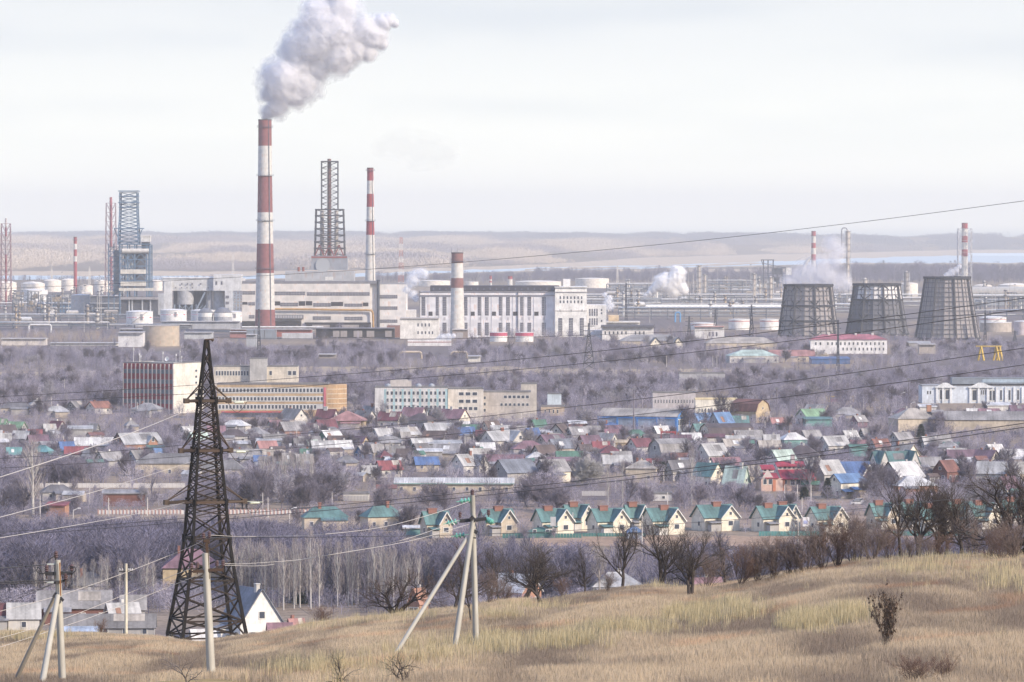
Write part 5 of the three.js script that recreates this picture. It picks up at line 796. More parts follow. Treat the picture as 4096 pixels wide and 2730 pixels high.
// ---------- refinery at left ----------
{ // gallery on silos
  const d = 4350, r = hall('silo_building', 'grey-white gallery building carried on tall round silos', 'P', 1490, 2236, 800, 1180, 30, greyM, d); r.children[0].geometry = mb().box(0, r.v(915), -14, r.w, (915 - 800) * r.s, 26).geo(); r.children[0].material = M(0.58, 0.59, 0.62);
  r.box('tall_end', 1960, 2215, 766, 915, -11, 28, M(0.62, 0.63, 0.66)); r.box('roof_edge', 1488, 1958, 793, 801, -14, 28, M(0.74, 0.74, 0.76)); r.box('stair_tower', 1507, 1578, 822, 1135, 2, 8, M(0.62, 0.63, 0.66)); r.box('lift_tower', 2066, 2140, 915, 1180, 0, 8, M(0.56, 0.57, 0.61));
  const silo = (x0, x1, y0, y1) => { const R = (x1 - x0) / 2 * r.s; part('silo', mb().lathe(r.u((x0 + x1) / 2), r.v(y1), -8, [[R, 0], [R, (y1 - y0) * r.s]], 20), M(0.42, 0.43, 0.47), r); };
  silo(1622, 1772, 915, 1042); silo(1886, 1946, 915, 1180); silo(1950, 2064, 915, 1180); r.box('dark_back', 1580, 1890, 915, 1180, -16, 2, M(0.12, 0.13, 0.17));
  const g = mb(); for (const x of [1600, 1645, 1700, 1760, 1800]) g.bar(V(r.u(x), 0, -2), V(r.u(x), r.v(1042), -2), 1.1); for (const [a, b] of [[1645, 1700], [1700, 1760], [1800, 1860]]) g.bar(V(r.u(a), r.v(1120), -2), V(r.u(b), r.v(1045), -2), 0.5).bar(V(r.u(b), r.v(1120), -2), V(r.u(a), r.v(1045), -2), 0.5); g.bar(V(r.u(1780), r.v(1130), -1), V(r.u(1880), r.v(930), -1), 1.2).bar(V(r.u(1800), r.v(1150), -1), V(r.u(1890), r.v(1050), -1), 1); part('steelwork', g, M(0.25, 0.31, 0.40), r);
  const g2 = mb(); for (const x of [2142, 2170, 2200, 2232]) g2.bar(V(r.u(x), 0, 2), V(r.u(x), r.v(915), 2), 0.6); for (let k = 0; k < 9; k++) g2.bar(V(r.u(2142), r.v(1180 - k * 29), 2), V(r.u(2232), r.v(1180 - k * 29), 2), 0.45).bar(V(r.u(2142), r.v(1180 - k * 29), 2), V(r.u(2170 + 30 * (k % 2)), r.v(1151 - k * 29), 2), 0.4); part('stair_frame', g2, M(0.30, 0.36, 0.45), r);
  for (const x of [1660, 1712, 1756, 1834]) r.win(x, x + 14, 846, 860, glassM); for (const x of [1605, 1660, 1710, 1760, 1905]) r.win(x, x + 10, 882, 894, glassM); for (const x of [1980, 2030]) r.win(x, x + 14, 828, 860, glassM).position.z = 3.1; for (const y of [960, 1015, 1075]) r.win(2073, 2104, y, y + 24, cellM).position.z = 4.1;
}
{ // blue lattice tower on its open steel structure
  const d = 4560, s = d / F * TF, c = base('P', 1235, 1190, d), v = y => (1190 - y) * s, u = x => (x - 1235) * s, bl = M(0.11, 0.19, 0.30, 'rust', 0.6), r = thing('process_tower', 'blue steel frame tower standing on an open process structure', 'tower', c);
  const xs = mb; lattice(r, [540, 505, 470, 435, 400, 365, 330, 298, 265, 232, 200, 170, 140, 100, 60].map(y => [v(y), lerp(156, 184, smooth(y, 180, 540)) * s, lerp(18, 24, smooth(y, 150, 540))]), 1.0, 0.36, bl);
  const lift = r.children.slice(); lift.forEach(o => { o.position.x = u(1184); });
  for (const [y, w] of [[52, 185], [100, 172], [158, 182], [200, 172], [395, 262], [520, 200]]) part('platform', mb().box(u(1184), v(y), 0, w * s, 0.9, 22), bl, r);
  part('strut', mb().bar(V(u(1055), v(395), 8), V(u(1110), v(520), 8), 0.8).bar(V(u(1312), v(395), 8), V(u(1262), v(520), 8), 0.8), bl, r); for (const k of [1160, 1185, 1208]) part('vessel', mb().cyl(V(u(k), v(900), 2), V(u(k), v(640), 2), 2.2, 2.2, 10), M(0.5, 0.54, 0.6), r);
  const g = mb(); for (const x of [1110, 1180, 1245, 1355, 1385]) for (const z of [12, -12]) g.bar(V(u(x), 0, z), V(u(x), v(540), z), 1.1); for (const y of [560, 620, 675, 735, 810, 870, 940]) g.bar(V(u(1105), v(y), 12), V(u(1390), v(y), 12), 0.9).bar(V(u(1105), v(y), -12), V(u(1390), v(y), -12), 0.9); for (const y of [620, 675, 735, 810]) for (const [a, b] of [[1110, 1180], [1180, 1245], [1245, 1355]]) g.bar(V(u(a), v(y + 58), 12.3), V(u((a + b) / 2), v(y), 12.3), 0.6).bar(V(u(b), v(y + 58), 12.3), V(u((a + b) / 2), v(y), 12.3), 0.6); part('steel_frame', g, bl, r);
  part('cladding', mb().box(u(1232), v(806), 12.8, 235 * s, 40 * s, 0.6).box(u(1232), v(918), 12.8, 235 * s, 40 * s, 0.6).box(u(1260), v(962), 12.8, 320 * s, 26 * s, 0.6), M(0.66, 0.63, 0.58), r);
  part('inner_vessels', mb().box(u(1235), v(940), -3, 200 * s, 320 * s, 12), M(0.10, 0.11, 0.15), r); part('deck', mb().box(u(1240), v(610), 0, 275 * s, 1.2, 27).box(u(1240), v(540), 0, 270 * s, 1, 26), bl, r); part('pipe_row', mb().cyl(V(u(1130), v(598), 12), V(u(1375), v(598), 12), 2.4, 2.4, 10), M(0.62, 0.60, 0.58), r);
  part('cabin', mb().box(u(1345), v(510), 6, 84 * s, 46 * s, 12), M(0.66, 0.66, 0.66), r); part('cabin_roof', mb().box(u(1345), v(465), 6, 88 * s, 0.8, 13), M(0.75, 0.74, 0.72), r); part('machinery', mb().box(u(1340), v(585), 4, 70 * s, 70 * s, 10), M(0.12, 0.13, 0.16), r);
  part('stair_tower', mb().box(u(1075), v(990), 0, 55 * s, 400 * s, 10), M(0.30, 0.33, 0.38, 'rust'), r); part('stair_frame', (() => { const q = mb(); for (const x of [1000, 1050, 1100]) q.bar(V(u(x), 0, 6), V(u(x), v(530), 6), 0.9); for (let k = 0; k < 11; k++) q.bar(V(u(1000), v(560 + k * 44), 6), V(u(1100), v(560 + k * 44), 6), 0.6).bar(V(u(1000), v(604 + k * 44), 6), V(u(1050), v(560 + k * 44), 6), 0.5).bar(V(u(1050), v(604 + k * 44), 6), V(u(1100), v(560 + k * 44), 6), 0.5); return q; })(), bl, r); keep.push([430, 610, 770, 1170, d]);
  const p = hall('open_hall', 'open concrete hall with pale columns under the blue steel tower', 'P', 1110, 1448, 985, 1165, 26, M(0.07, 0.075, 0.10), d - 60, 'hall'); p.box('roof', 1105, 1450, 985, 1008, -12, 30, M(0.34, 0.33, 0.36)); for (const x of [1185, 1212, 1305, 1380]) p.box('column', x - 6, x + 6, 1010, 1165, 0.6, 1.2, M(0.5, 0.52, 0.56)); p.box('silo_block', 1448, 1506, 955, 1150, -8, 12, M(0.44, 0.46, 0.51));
}
// flare stacks inside guyed lattice frames
function flare(label, t, x, yt, yb, wt, wb, ww, segs) {
  const d = dAt(Y(t, yb)), s = d / F * TF, c = base(t, x, yb), r = thing('flare_stack', label, 'smokestack', c), h = (yb - yt) * s; let y = 0; segs.forEach((q, k) => { const y1 = h * (k + 1) / segs.length; part(q ? 'red_band' : 'white_band', mb().cyl(V(0, y, 0), V(0, y1, 0), ww * s * 0.55, ww * s * 0.5, 10), q ? M(0.36, 0.10, 0.13) : M(0.52, 0.47, 0.49), r); y = y1; });
  const n = 11; lattice(r, Array.from({ length: n }, (_, k) => [h * 0.94 * k / (n - 1), lerp(wb, wt, k / (n - 1)) * s]), 0.5, 0.4, M(0.30, 0.20, 0.23), ['leg', 'bracing'], 'k'); keep.push([X(t, x) - 12, X(t, x) + 12, Y(t, yt), Y(t, yb), d]);
}
flare('flare stack in a thin lattice frame left of the blue steel tower', 'P', 1017, 90, 1000, 85, 110, 24, [1, 1, 1, 1, 0, 1, 1, 1, 1, 1]);
flare('red and white flare stack in a lattice frame at the left edge', 'P', 52, 284, 1115, 82, 100, 18, [1, 1, 0, 1, 1, 1, 0, 0, 1, 0]);
stack('smokestack', 'small red and white smokestack before the wooded shore at left', X('P', 689), Y('P', 456), Y('P', 985), 13, 14, [[Y('P', 518), redM], [Y('P', 570), sw], [Y('P', 632), redM], [Y('P', 682), sw], [Y('P', 985), redM]], { galleries: [Y('P', 486)], flare: 1 });
function mast(label, t, x, yt, yb, wt, wb, cols, segs = 8) { const d = dAt(Y(t, yb)), s = d / F * TF, c = base(t, x, yb), r = thing('lattice_mast', label, 'mast', c), h = (yb - yt) * s; for (let k = 0; k < segs; k++) { const g = new THREE.Group(); g.name = 'section'; r.add(g); lattice(g, [0, 1, 2].map(j => { const q = (k + j / 2) / segs; return [h * q, lerp(wb, wt, q) * s]; }), 0.5, 0.3, cols[k % cols.length]); } }
mast('red and white lattice mast beyond the boiler house', 'Q', 1617, 0, 470, 20, 50, [M(0.75, 0.72, 0.7), M(0.5, 0.16, 0.13)]);
for (const [t, x, yt, yb, l] of [['P', 472, 735, 950, 'left of the small red and white smokestack'], ['P', 820, 730, 940, 'right of the small red and white smokestack'], ['R', 1998, 260, 470, 'right of the turbine hall roof'], ['P', 2138, 610, 850, 'above the grey-white gallery building']]) mast('thin pale lattice mast ' + l, t, x, yt, yb, 8, 20, [M(0.7, 0.66, 0.62)], 5);
// tanks
const cv = document.createElement('canvas'); cv.width = 512; cv.height = 64; { const c = cv.getContext('2d'); c.fillStyle = '#e6e4e6'; c.fillRect(0, 0, 512, 64); c.fillStyle = '#b4304a'; c.font = 'bold 50px sans-serif'; c.fillText('ЛУКОЙЛ', 20, 50); c.fillRect(270, 12, 66, 40); c.fillRect(440, 12, 60, 40); }
const signT = new THREE.CanvasTexture(cv); signT.colorSpace = THREE.SRGBColorSpace; const signM = new THREE.MeshStandardMaterial({ map: signT, roughness: 0.8 });
function tank(label, t, x0, x1, yt, yb, m, o = {}) {
  const d = o.d || dAt(Y(t, yb)), s = d / F * TF, c = base(t, (x0 + x1) / 2, yb, d), R = (x1 - x0) / 2 * s, h = (yb - yt) * s, r = thing('storage_tank', label, 'tank', c, 0, o.group);
  part('shell', mb().lathe(0, 0, 0, [[R, 0], [R, h]], 32), m, r); part('roof', mb().lathe(0, h, 0, [[R + 0.15, -0.15], [R + 0.15, 0.1], [R * 0.6, R * (o.dome || 0.08)], [0.05, R * (o.dome || 0.08) * 1.4]], 32), o.rm || M(0.74, 0.73, 0.73), r);
  if (o.sign) { const g = new THREE.CylinderGeometry(R + 0.06, R + 0.06, h * 0.13, 24, 1, true, -1.25, 2.5); part('lettering', g, signM, r, V(0, h * 0.62, 0)); part('hatch', mb().box(R * 0.22, h * 0.45, R * 0.98, 2, h * 0.4, 0.6), M(0.3, 0.3, 0.34), r); }
  if (o.band) part('red_band', mb().lathe(0, h * 0.8, 0, [[R + 0.05, 0], [R + 0.05, h * o.band]], 32), M(0.45, 0.08, 0.12), r);
  if (o.stairs) { const g = mb(); for (let k = 0; k < 14; k++) { const a = -0.9 + k * 0.11, b = a + 0.11; g.bar(V(Math.sin(a) * (R + 0.5), h * k / 14, Math.cos(a) * (R + 0.5)), V(Math.sin(b) * (R + 0.5), h * (k + 1) / 14, Math.cos(b) * (R + 0.5)), 0.5); } part('stair', g, M(0.4, 0.4, 0.43), r); }
  const rail = mb(); for (let k = 0; k < 24; k++) { const a = k / 24 * 6.283; rail.bar(V(Math.sin(a) * R, h, Math.cos(a) * R), V(Math.sin(a) * R, h + 1.1, Math.cos(a) * R), 0.1); } part('railing', rail, M(0.5, 0.5, 0.52), r); keep.push([X(t, x0), X(t, x1), Y(t, yt), Y(t, yb - 20), d]); return r;
}
const tw = M(0.78, 0.775, 0.78), G = 'white tanks with red lettering';
tank('white tank with red lettering, nearest of four below the grey-white gallery building', 'P', 1156, 1402, 1142, 1280, tw, { sign: true, group: G, stairs: true });
tank('second white tank with red lettering from the left', 'P', 1470, 1712, 1142, 1245, tw, { sign: true, group: G, d: 4260 });
tank('third white tank with red lettering, above a cone-roofed one', 'P', 1750, 1976, 1152, 1245, tw, { sign: true, group: G, d: 4300 });
tank('fourth white tank with red lettering, against the boiler house', 'P', 2050, 2226, 1150, 1245, tw, { sign: true, group: G, d: 4220 });
tank('large white tank with stair among the bright tanks at left', 'P', 205, 436, 945, 1052, tw, { stairs: true });
tank('cylindrical grey tank left of the open concrete hall', 'P', 650, 826, 990, 1172, M(0.50, 0.51, 0.54, 'rust'), {});
const sunlit = M(0.84, 0.78, 0.72); [[-60, 150, 878, 1040], [190, 408, 885, 980], [400, 560, 858, 960], [560, 700, 850, 950], [720, 850, 905, 985], [862, 1005, 862, 960], [1385, 1495, 862, 950], [-80, 60, 905, 1010]].forEach(([a, b, c, e], k) => tank(`bright cream tank on the far shore at left, ${['at the left edge', 'behind the large white tank', 'left of the small smokestack', 'touching the small smokestack', 'right of the small smokestack', 'left of the blue steel tower', 'between blue tower and gallery', 'cut by the left edge'][k]}`, 'P', a, b, c, e, sunlit, { rm: M(0.84, 0.76, 0.66), dome: 0.14, group: 'cream tanks by the river' }));
for (const [a, b, l] of [[1816, 1956, 'left'], [1960, 2126, 'right']]) { const r = tank(`round grey settling tank with white wall ring and dark cone roof, ${l} of two`, 'P', a, b, 1262, 1395, M(0.38, 0.40, 0.45), { d: 4010, rm: M(0.16, 0.17, 0.21), dome: 0.45 }), R = (b - a) / 2 * 4010 / F * TF, h = 133 * 4010 / F * TF; part('white_ring', mb().lathe(0, h - 3.4, 0, [[R + 0.1, 0], [R + 0.1, 3.2]], 28), M(0.76, 0.76, 0.77), r); }
tank('squat tan concrete tank with rust streaks in the scrub at left', 'P', 1310, 1646, 1335, 1520, M(0.50, 0.42, 0.34, 'rust'), { d: 3350, dome: 0.02, rm: M(0.45, 0.40, 0.36) });
{ const r = hall('low_building', 'white cube building left of the squat tan concrete tank', 'P', 1084, 1310, 1372, 1500, 20, M(0.68, 0.68, 0.72), 3320); r.box('roof', 1080, 1312, 1362, 1373, -9, 22, M(0.4, 0.4, 0.44)); }
for (const [a, b, c, e, l, q] of [[825, 985, 925, 1010, 'left', 0.2], [1060, 1226, 925, 1010, 'right', 0.18]]) { const r = tank(`white tank with a broad crimson top band below the turbine hall, ${l} of two`, 'R', a, b, c, e, tw, { d: 3480, dome: 0.03 }), R = (b - a) / 2 * 3480 / F * TF, h = (e - c) * 3480 / F * TF; part('crimson_band', mb().lathe(0, h * 0.62, 0, [[R + 0.08, 0], [R + 0.08, h * 0.38]], 28), M(0.50, 0.10, 0.17), r); }
for (const [a, b, c, e, l] of [[832, 1062, 1015, 1075, 'left'], [1182, 1376, 1010, 1105, 'middle'], [1470, 1642, 1010, 1105, 'right']]) tank(`white tank with thin red band left of the first cooling tower, ${l} of three`, 'S', a, b, c, e, tw, { band: 0.06, d: 3900, dome: 0.05 });
{ const r = hall('workshop', 'white workshop with two dark windows in front of the red-banded tanks', 'S', 870, 1142, 1052, 1165, 14, whiteM, 3560); for (const x of [1000, 1032, 1066]) r.win(x, x + 14, 1100, 1138, glassM); r.box('red_eave', 868, 1144, 1046, 1053, -6, 15, M(0.5, 0.3, 0.28)); }
tank('white tank right of the largest cooling tower', 'U', 1945, 2192, 990, 1080, tw, { stairs: true, band: 0.05, d: 4000 });
tank('pinkish tank at the right edge beyond the largest cooling tower', 'U', 2262, 2440, 1055, 1180, M(0.72, 0.62, 0.62), { d: 3700 });
tank('tan tank below the white one right of the largest cooling tower', 'U', 1950, 2240, 1085, 1172, M(0.46, 0.41, 0.38), { d: 3820, dome: 0.02 });
[[1205, 1380, 655, 770], [1890, 2060, 672, 730], [2120, 2400, 668, 720]].forEach(([a, b, c, e], k) => tank(['bright cream tank between the second and third cooling towers', 'bright cream tank right of the frame smokestack', 'long bright tank at the far right shore'][k], 'U', a, b, c, e, sunlit, { rm: M(0.84, 0.77, 0.68), dome: 0.1 }));
[[170, 460, 385, 430], [1060, 1480, 392, 440], [1610, 1920, 365, 445], [600, 720, 395, 430]].forEach(([a, b, c, e], k) => tank(['far bright tank over the left end of the turbine hall', 'far bright tank over the turbine hall roof', 'far bright domed tank right of the turbine hall roof', 'far pale tank beside the stout smokestack'][k], 'R', a, b, c + 14, e + 20, sunlit, { rm: M(0.82, 0.77, 0.7), dome: 0.035 }));
stack('smokestack', 'red-capped far chimney over the turbine hall roof', X('R', 1011), Y('R', 354), Y('R', 480), 19, 20, [[Y('R', 385), redM], [Y('R', 480), sw]], { flare: 1 });
stack('smokestack', 'tiny red and white chimney left of the red-capped far one', X('R', 832), Y('R', 350), Y('R', 470), 10, 11, [[Y('R', 385), redM], [Y('R', 400), sw], [Y('R', 415), redM], [Y('R', 470), sw]], { flare: 1 });

// ---------- refinery units at the right ----------
function column(label, t, x, yt, yb, w, o = {}) {
  const d = o.d || dAt(Y(t, yb)), s = d / F * TF, c = base(t, x, yb, d), h = (yb - yt) * s, R = w / 2 * s, r = thing('distillation_tower', label, 'distillation tower', c);
  part('shell', mb().lathe(0, 0, 0, o.step ? [[R * 0.75, 0], [R * 0.75, h * o.step], [R, h * (o.step + 0.04)], [R, h - R], [R * 0.6, h - R * 0.3], [0.05, h]] : [[R, 0], [R, h - R], [R * 0.6, h - R * 0.3], [0.05, h]], 18), o.m || M(0.55, 0.50, 0.46, 'rust', 0.5), r);
  const n = o.n || 6; for (let k = 1; k <= n; k++) { const y = h * (k / n) - R * 0.8, a = k * 2.1, g = mb().lathe(0, y, 0, [[R * 0.7, 0], [R + 1.3, 0], [R + 1.3, 0.25], [R * 0.7, 0.3]], 16); for (let i = 0; i < 14; i++) { const b = i / 14 * 6.283; g.bar(V(Math.cos(b) * (R + 1.25), y, Math.sin(b) * (R + 1.25)), V(Math.cos(b) * (R + 1.25), y + 1.3, Math.sin(b) * (R + 1.25)), 0.14); } part('platform', g, M(0.16, 0.16, 0.19), r); }
  part('riser', mb().tube([V(R + 0.8, 0, R * 0.5), V(R + 0.8, h * 0.96, R * 0.5)], 0.4, 6).bar(V(-R - 0.8, 0, R * 0.4), V(-R - 0.8, h, R * 0.4), 0.5), pipeM, r);
  if (o.loop) part('overhead_pipe', mb().tube(Array.from({ length: 9 }, (_, k) => V(-R * 1.5 - Math.cos(k / 8 * Math.PI) * R * 1.2, h + Math.sin(k / 8 * Math.PI) * 3.2 - 0.5, 0)), 0.8, 8).tube([V(-R * 2.7, h - 0.5, 0), V(-R * 2.7, h * 0.7, 0)], 0.8, 8), M(0.3, 0.3, 0.34), r); keep.push([X(t, x - w), X(t, x + w), Y(t, yt), Y(t, yb), d]);
}
column('slim distillation column in the middle of the refinery', 'S', 911, 480, 790, 30); column('shorter distillation column right of the slim one', 'S', 964, 566, 790, 24, { n: 4 });
column('distillation column left of the dark process frame', 'S', 1417, 556, 810, 28, { n: 5 }); column('stout distillation column under the dark process frame', 'S', 1568, 585, 850, 36, { n: 5 }); column('thin distillation column between two stouter ones', 'S', 1468, 640, 800, 18, { n: 3 }); column('second thin distillation column between two stouter ones', 'S', 1512, 645, 800, 18, { n: 3 });
column('tall distillation column with looped overhead pipe right of the steaming cooling tower', 'U', 735, 160, 700, 42, { step: 0.64, n: 9, loop: true });
column('narrow grey column between the second and third cooling towers', 'U', 1272, 535, 780, 44, { n: 6, m: M(0.36, 0.34, 0.34, 'rust') });
column('small column with domed top just left of the second cooling tower', 'U', 893, 600, 760, 44, { n: 2 });
column('white vessel beside the white steam plume', 'S', 507, 700, 840, 56, { n: 1, m: M(0.66, 0.66, 0.66) });
stack('smokestack', 'white smokestack with three red bands behind the steaming cooling tower', X('U', 420), Y('U', 172), Y('U', 640), 17, 20, [[Y('U', 215), redM], [Y('U', 280), sw], [Y('U', 328), redM], [Y('U', 385), sw], [Y('U', 442), redM], [Y('U', 640), sw]], { galleries: [Y('U', 217)], flare: 1 });
{ const b = base('U', 365, 640), s = dAt(Y('U', 640)) / F * TF, o = thing('flue_duct', 'curved grey duct leading to the white smokestack behind the steam', 'duct', b); part('duct', mb().tube(Array.from({ length: 10 }, (_, k) => V((-60 + k * 10.5) * s, (60 + Math.sin(k / 9 * 1.57) * 160) * s, 0)), 3, 10), M(0.5, 0.5, 0.52), o); part('support', mb().bar(V(-55 * s, 0, 0), V(-55 * s, 70 * s, 0), 2.2).bar(V(20 * s, 0, 0), V(20 * s, 215 * s, 0), 1.2), M(0.4, 0.4, 0.43), o); }
{ const t = 'U', d = dAt(Y(t, 660)), s = d / F * TF, r = stack('smokestack', 'red and white smokestack inside an open lattice frame behind the largest cooling tower', X(t, 1808), Y(t, 98), Y(t, 690), 24, 25, [[Y(t, 150), redM], [Y(t, 215), sw], [Y(t, 275), redM], [Y(t, 340), sw], [Y(t, 405), redM], [Y(t, 690), sw]], { galleries: [Y(t, 150)], flare: 1 }), h = 540 * (dAt(Y(t, 690)) / F * TF), q = dAt(Y(t, 690)) / F * TF; lattice(r, Array.from({ length: 6 }, (_, k) => [h * k / 5, 124 * q]), 0.7, 0.4, M(0.55, 0.55, 0.58)); }
{ // dark process frame
  const t = 'S', d = dAt(Y(t, 690)), s = d / F * TF, c = base(t, 1590, 690), r = thing('process_structure', 'dark open process frame with a canopy beside the first cooling tower', 'steel structure', c), v = y => (690 - y) * s, u = x => (x - 1590) * s, g = mb(), dk = M(0.09, 0.10, 0.14);
  for (const x of [1502, 1545, 1592]) for (const z of [6, -6]) g.bar(V(u(x), 0, z), V(u(x), v(436), z), 1); for (const x of [1630, 1675, 1705]) for (const z of [6, -6]) g.bar(V(u(x), 0, z), V(u(x), v(505), z), 1); for (const y of [470, 510, 560, 600, 640]) g.bar(V(u(1502), v(y), 6), V(u(1705), v(Math.max(y, 510)), 6), 0.9); g.bar(V(u(1480), v(438), 6), V(u(1510), v(520), 6), 0.9); part('steel_frame', g, dk, r); part('canopy', mb().box(u(1540), v(440), 0, 118 * s, 1, 14), dk, r); part('equipment', mb().box(u(1630), v(570), 0, 95 * s, 55 * s, 9).box(u(1610), v(655), 0, 80 * s, 60 * s, 9), dk, r); part('white_tank', mb().box(u(1730), v(575), 0, 60 * s, 65 * s, 8), M(0.7, 0.7, 0.7), r);
}
// pipe racks: [tile, x0, x1, y of the ground, height in zoomed pixels, tiers, label]
const pipeMs = [pipeM, M(0.74, 0.74, 0.75), M(0.34, 0.37, 0.43), M(0.52, 0.50, 0.50), M(0.20, 0.24, 0.32)];
function rack(t, x0, x1, yb, hz, tiers, label, step = 14) {
  const d = dAt(Y(t, yb)), s = d / F * TF, c = base(t, (x0 + x1) / 2, yb), r = thing('pipe_rack', label, 'pipe rack', c), w = (x1 - x0) * s, h = hz * s, R = rng(x0 * 7 + yb), g = mb(), n = Math.round(w / step);
  for (let k = 0; k <= n; k++) { const x = -w / 2 + k * w / n; for (const z of [3, -3]) g.bar(V(x, 0, z), V(x, h, z), 0.6); for (let j = 1; j <= tiers; j++) g.bar(V(x, h * j / tiers, -3.4), V(x, h * j / tiers, 3.4), 0.5); } for (let j = 1; j <= tiers; j++) for (const z of [3, -3]) g.bar(V(-w / 2, h * j / tiers - 0.5, z), V(w / 2, h * j / tiers - 0.5, z), 0.45); part('frame', g, M(0.15, 0.17, 0.23), r);
  for (let j = 1; j <= tiers; j++) for (let k = 0; k < 4; k++) { const q = 0.25 + R() * 0.45, a = -w / 2 + (R() < 0.3 ? R() * w * 0.4 : 0), b = w / 2 - (R() < 0.3 ? R() * w * 0.4 : 0), z = -2.4 + k * 1.6; part('pipe', mb().cyl(V(a, h * j / tiers + q + 0.3, z), V(b, h * j / tiers + q + 0.3, z), q, q, 7), pipeMs[Math.floor(R() * 5)], r); }
}
[['S', 90, 480, 740, 75, 3, 'tall pipe rack beside the white steam plume'], ['S', -700, 1690, 800, 40, 2, 'far long pipe rack crossing the middle of the refinery'], ['S', 990, 1420, 780, 150, 5, 'tall tiered pipe rack right of the slim columns'], ['S', -330, 1690, 856, 50, 2, 'long pipe rack with white lines, second from the back'], ['S', 120, 1690, 915, 70, 2, 'long pipe rack carrying a thick white main'], ['S', 170, 1680, 985, 100, 3, 'nearest long pipe rack behind the red-banded tanks'], ['U', 590, 1440, 820, 60, 2, 'pipe rack between the first and second cooling towers'], ['U', 1230, 1420, 900, 110, 3, 'pipe rack filling the gap left of the largest cooling tower'], ['U', 600, 800, 950, 100, 3, 'pipe rack in the gap left of the second cooling tower'], ['U', 1870, 2500, 900, 130, 3, 'pipe rack right of the largest cooling tower'], ['U', 1890, 2500, 985, 80, 2, 'lower pipe rack right of the largest cooling tower'],
  ['P', -60, 660, 1040, 40, 2, 'pipe rack under the large white tank at left'], ['P', -60, 1160, 1230, 55, 2, 'long pipe rack left of the nearest lettered tank'], ['P', -60, 1000, 1300, 50, 2, 'near pipe rack at left, partly white'], ['P', 880, 1760, 1300, 30, 1, 'low white pipe rack under the lettered tanks'], ['P', 340, 1120, 1165, 90, 2, 'pipe rack before the blue shed at left'], ['P', -60, 700, 1120, 50, 2, 'pipe rack crossing the left edge in front of the flare stack'], ['R', 1900, 2400, 560, 130, 3, 'far pipe rack right of the white turbine hall blocks'], ['R', 1950, 2400, 690, 120, 3, 'pipe rack right of the wisp of steam at the turbine hall'], ['Q', 155, 900, 905, 70, 2, 'dark pipe rack in front of the boiler house base']].forEach(a => rack(...a));
for (const [t, a, b, y, q, m, l] of [['S', 420, 1680, 868, 4.2, M(0.80, 0.79, 0.78), 'thick white steam main above the pipe racks'], ['U', 1875, 2500, 738, 14, M(0.44, 0.43, 0.42, 'rust'), 'very thick grey pipeline at the right edge beyond the largest cooling tower']]) { const d = dAt(Y(t, y) + 30), s = d / F * TF, c = base(t, (a + b) / 2, y, d), w = (b - a) * s, yy = EYE - slope(Y(t, y)) * d, r = thing('pipeline', l, 'pipe', c); part('pipe', mb().cyl(V(-w / 2, yy, 0), V(w / 2, yy, 0), q * 0.5, q * 0.5, 14), m, r); const g = mb(); for (let k = 0; k < 14; k++) g.bar(V(-w / 2 + (k + 0.5) * w / 14, 0, 0), V(-w / 2 + (k + 0.5) * w / 14, yy, 0), 0.7); part('support', g, M(0.4, 0.4, 0.44), r); }
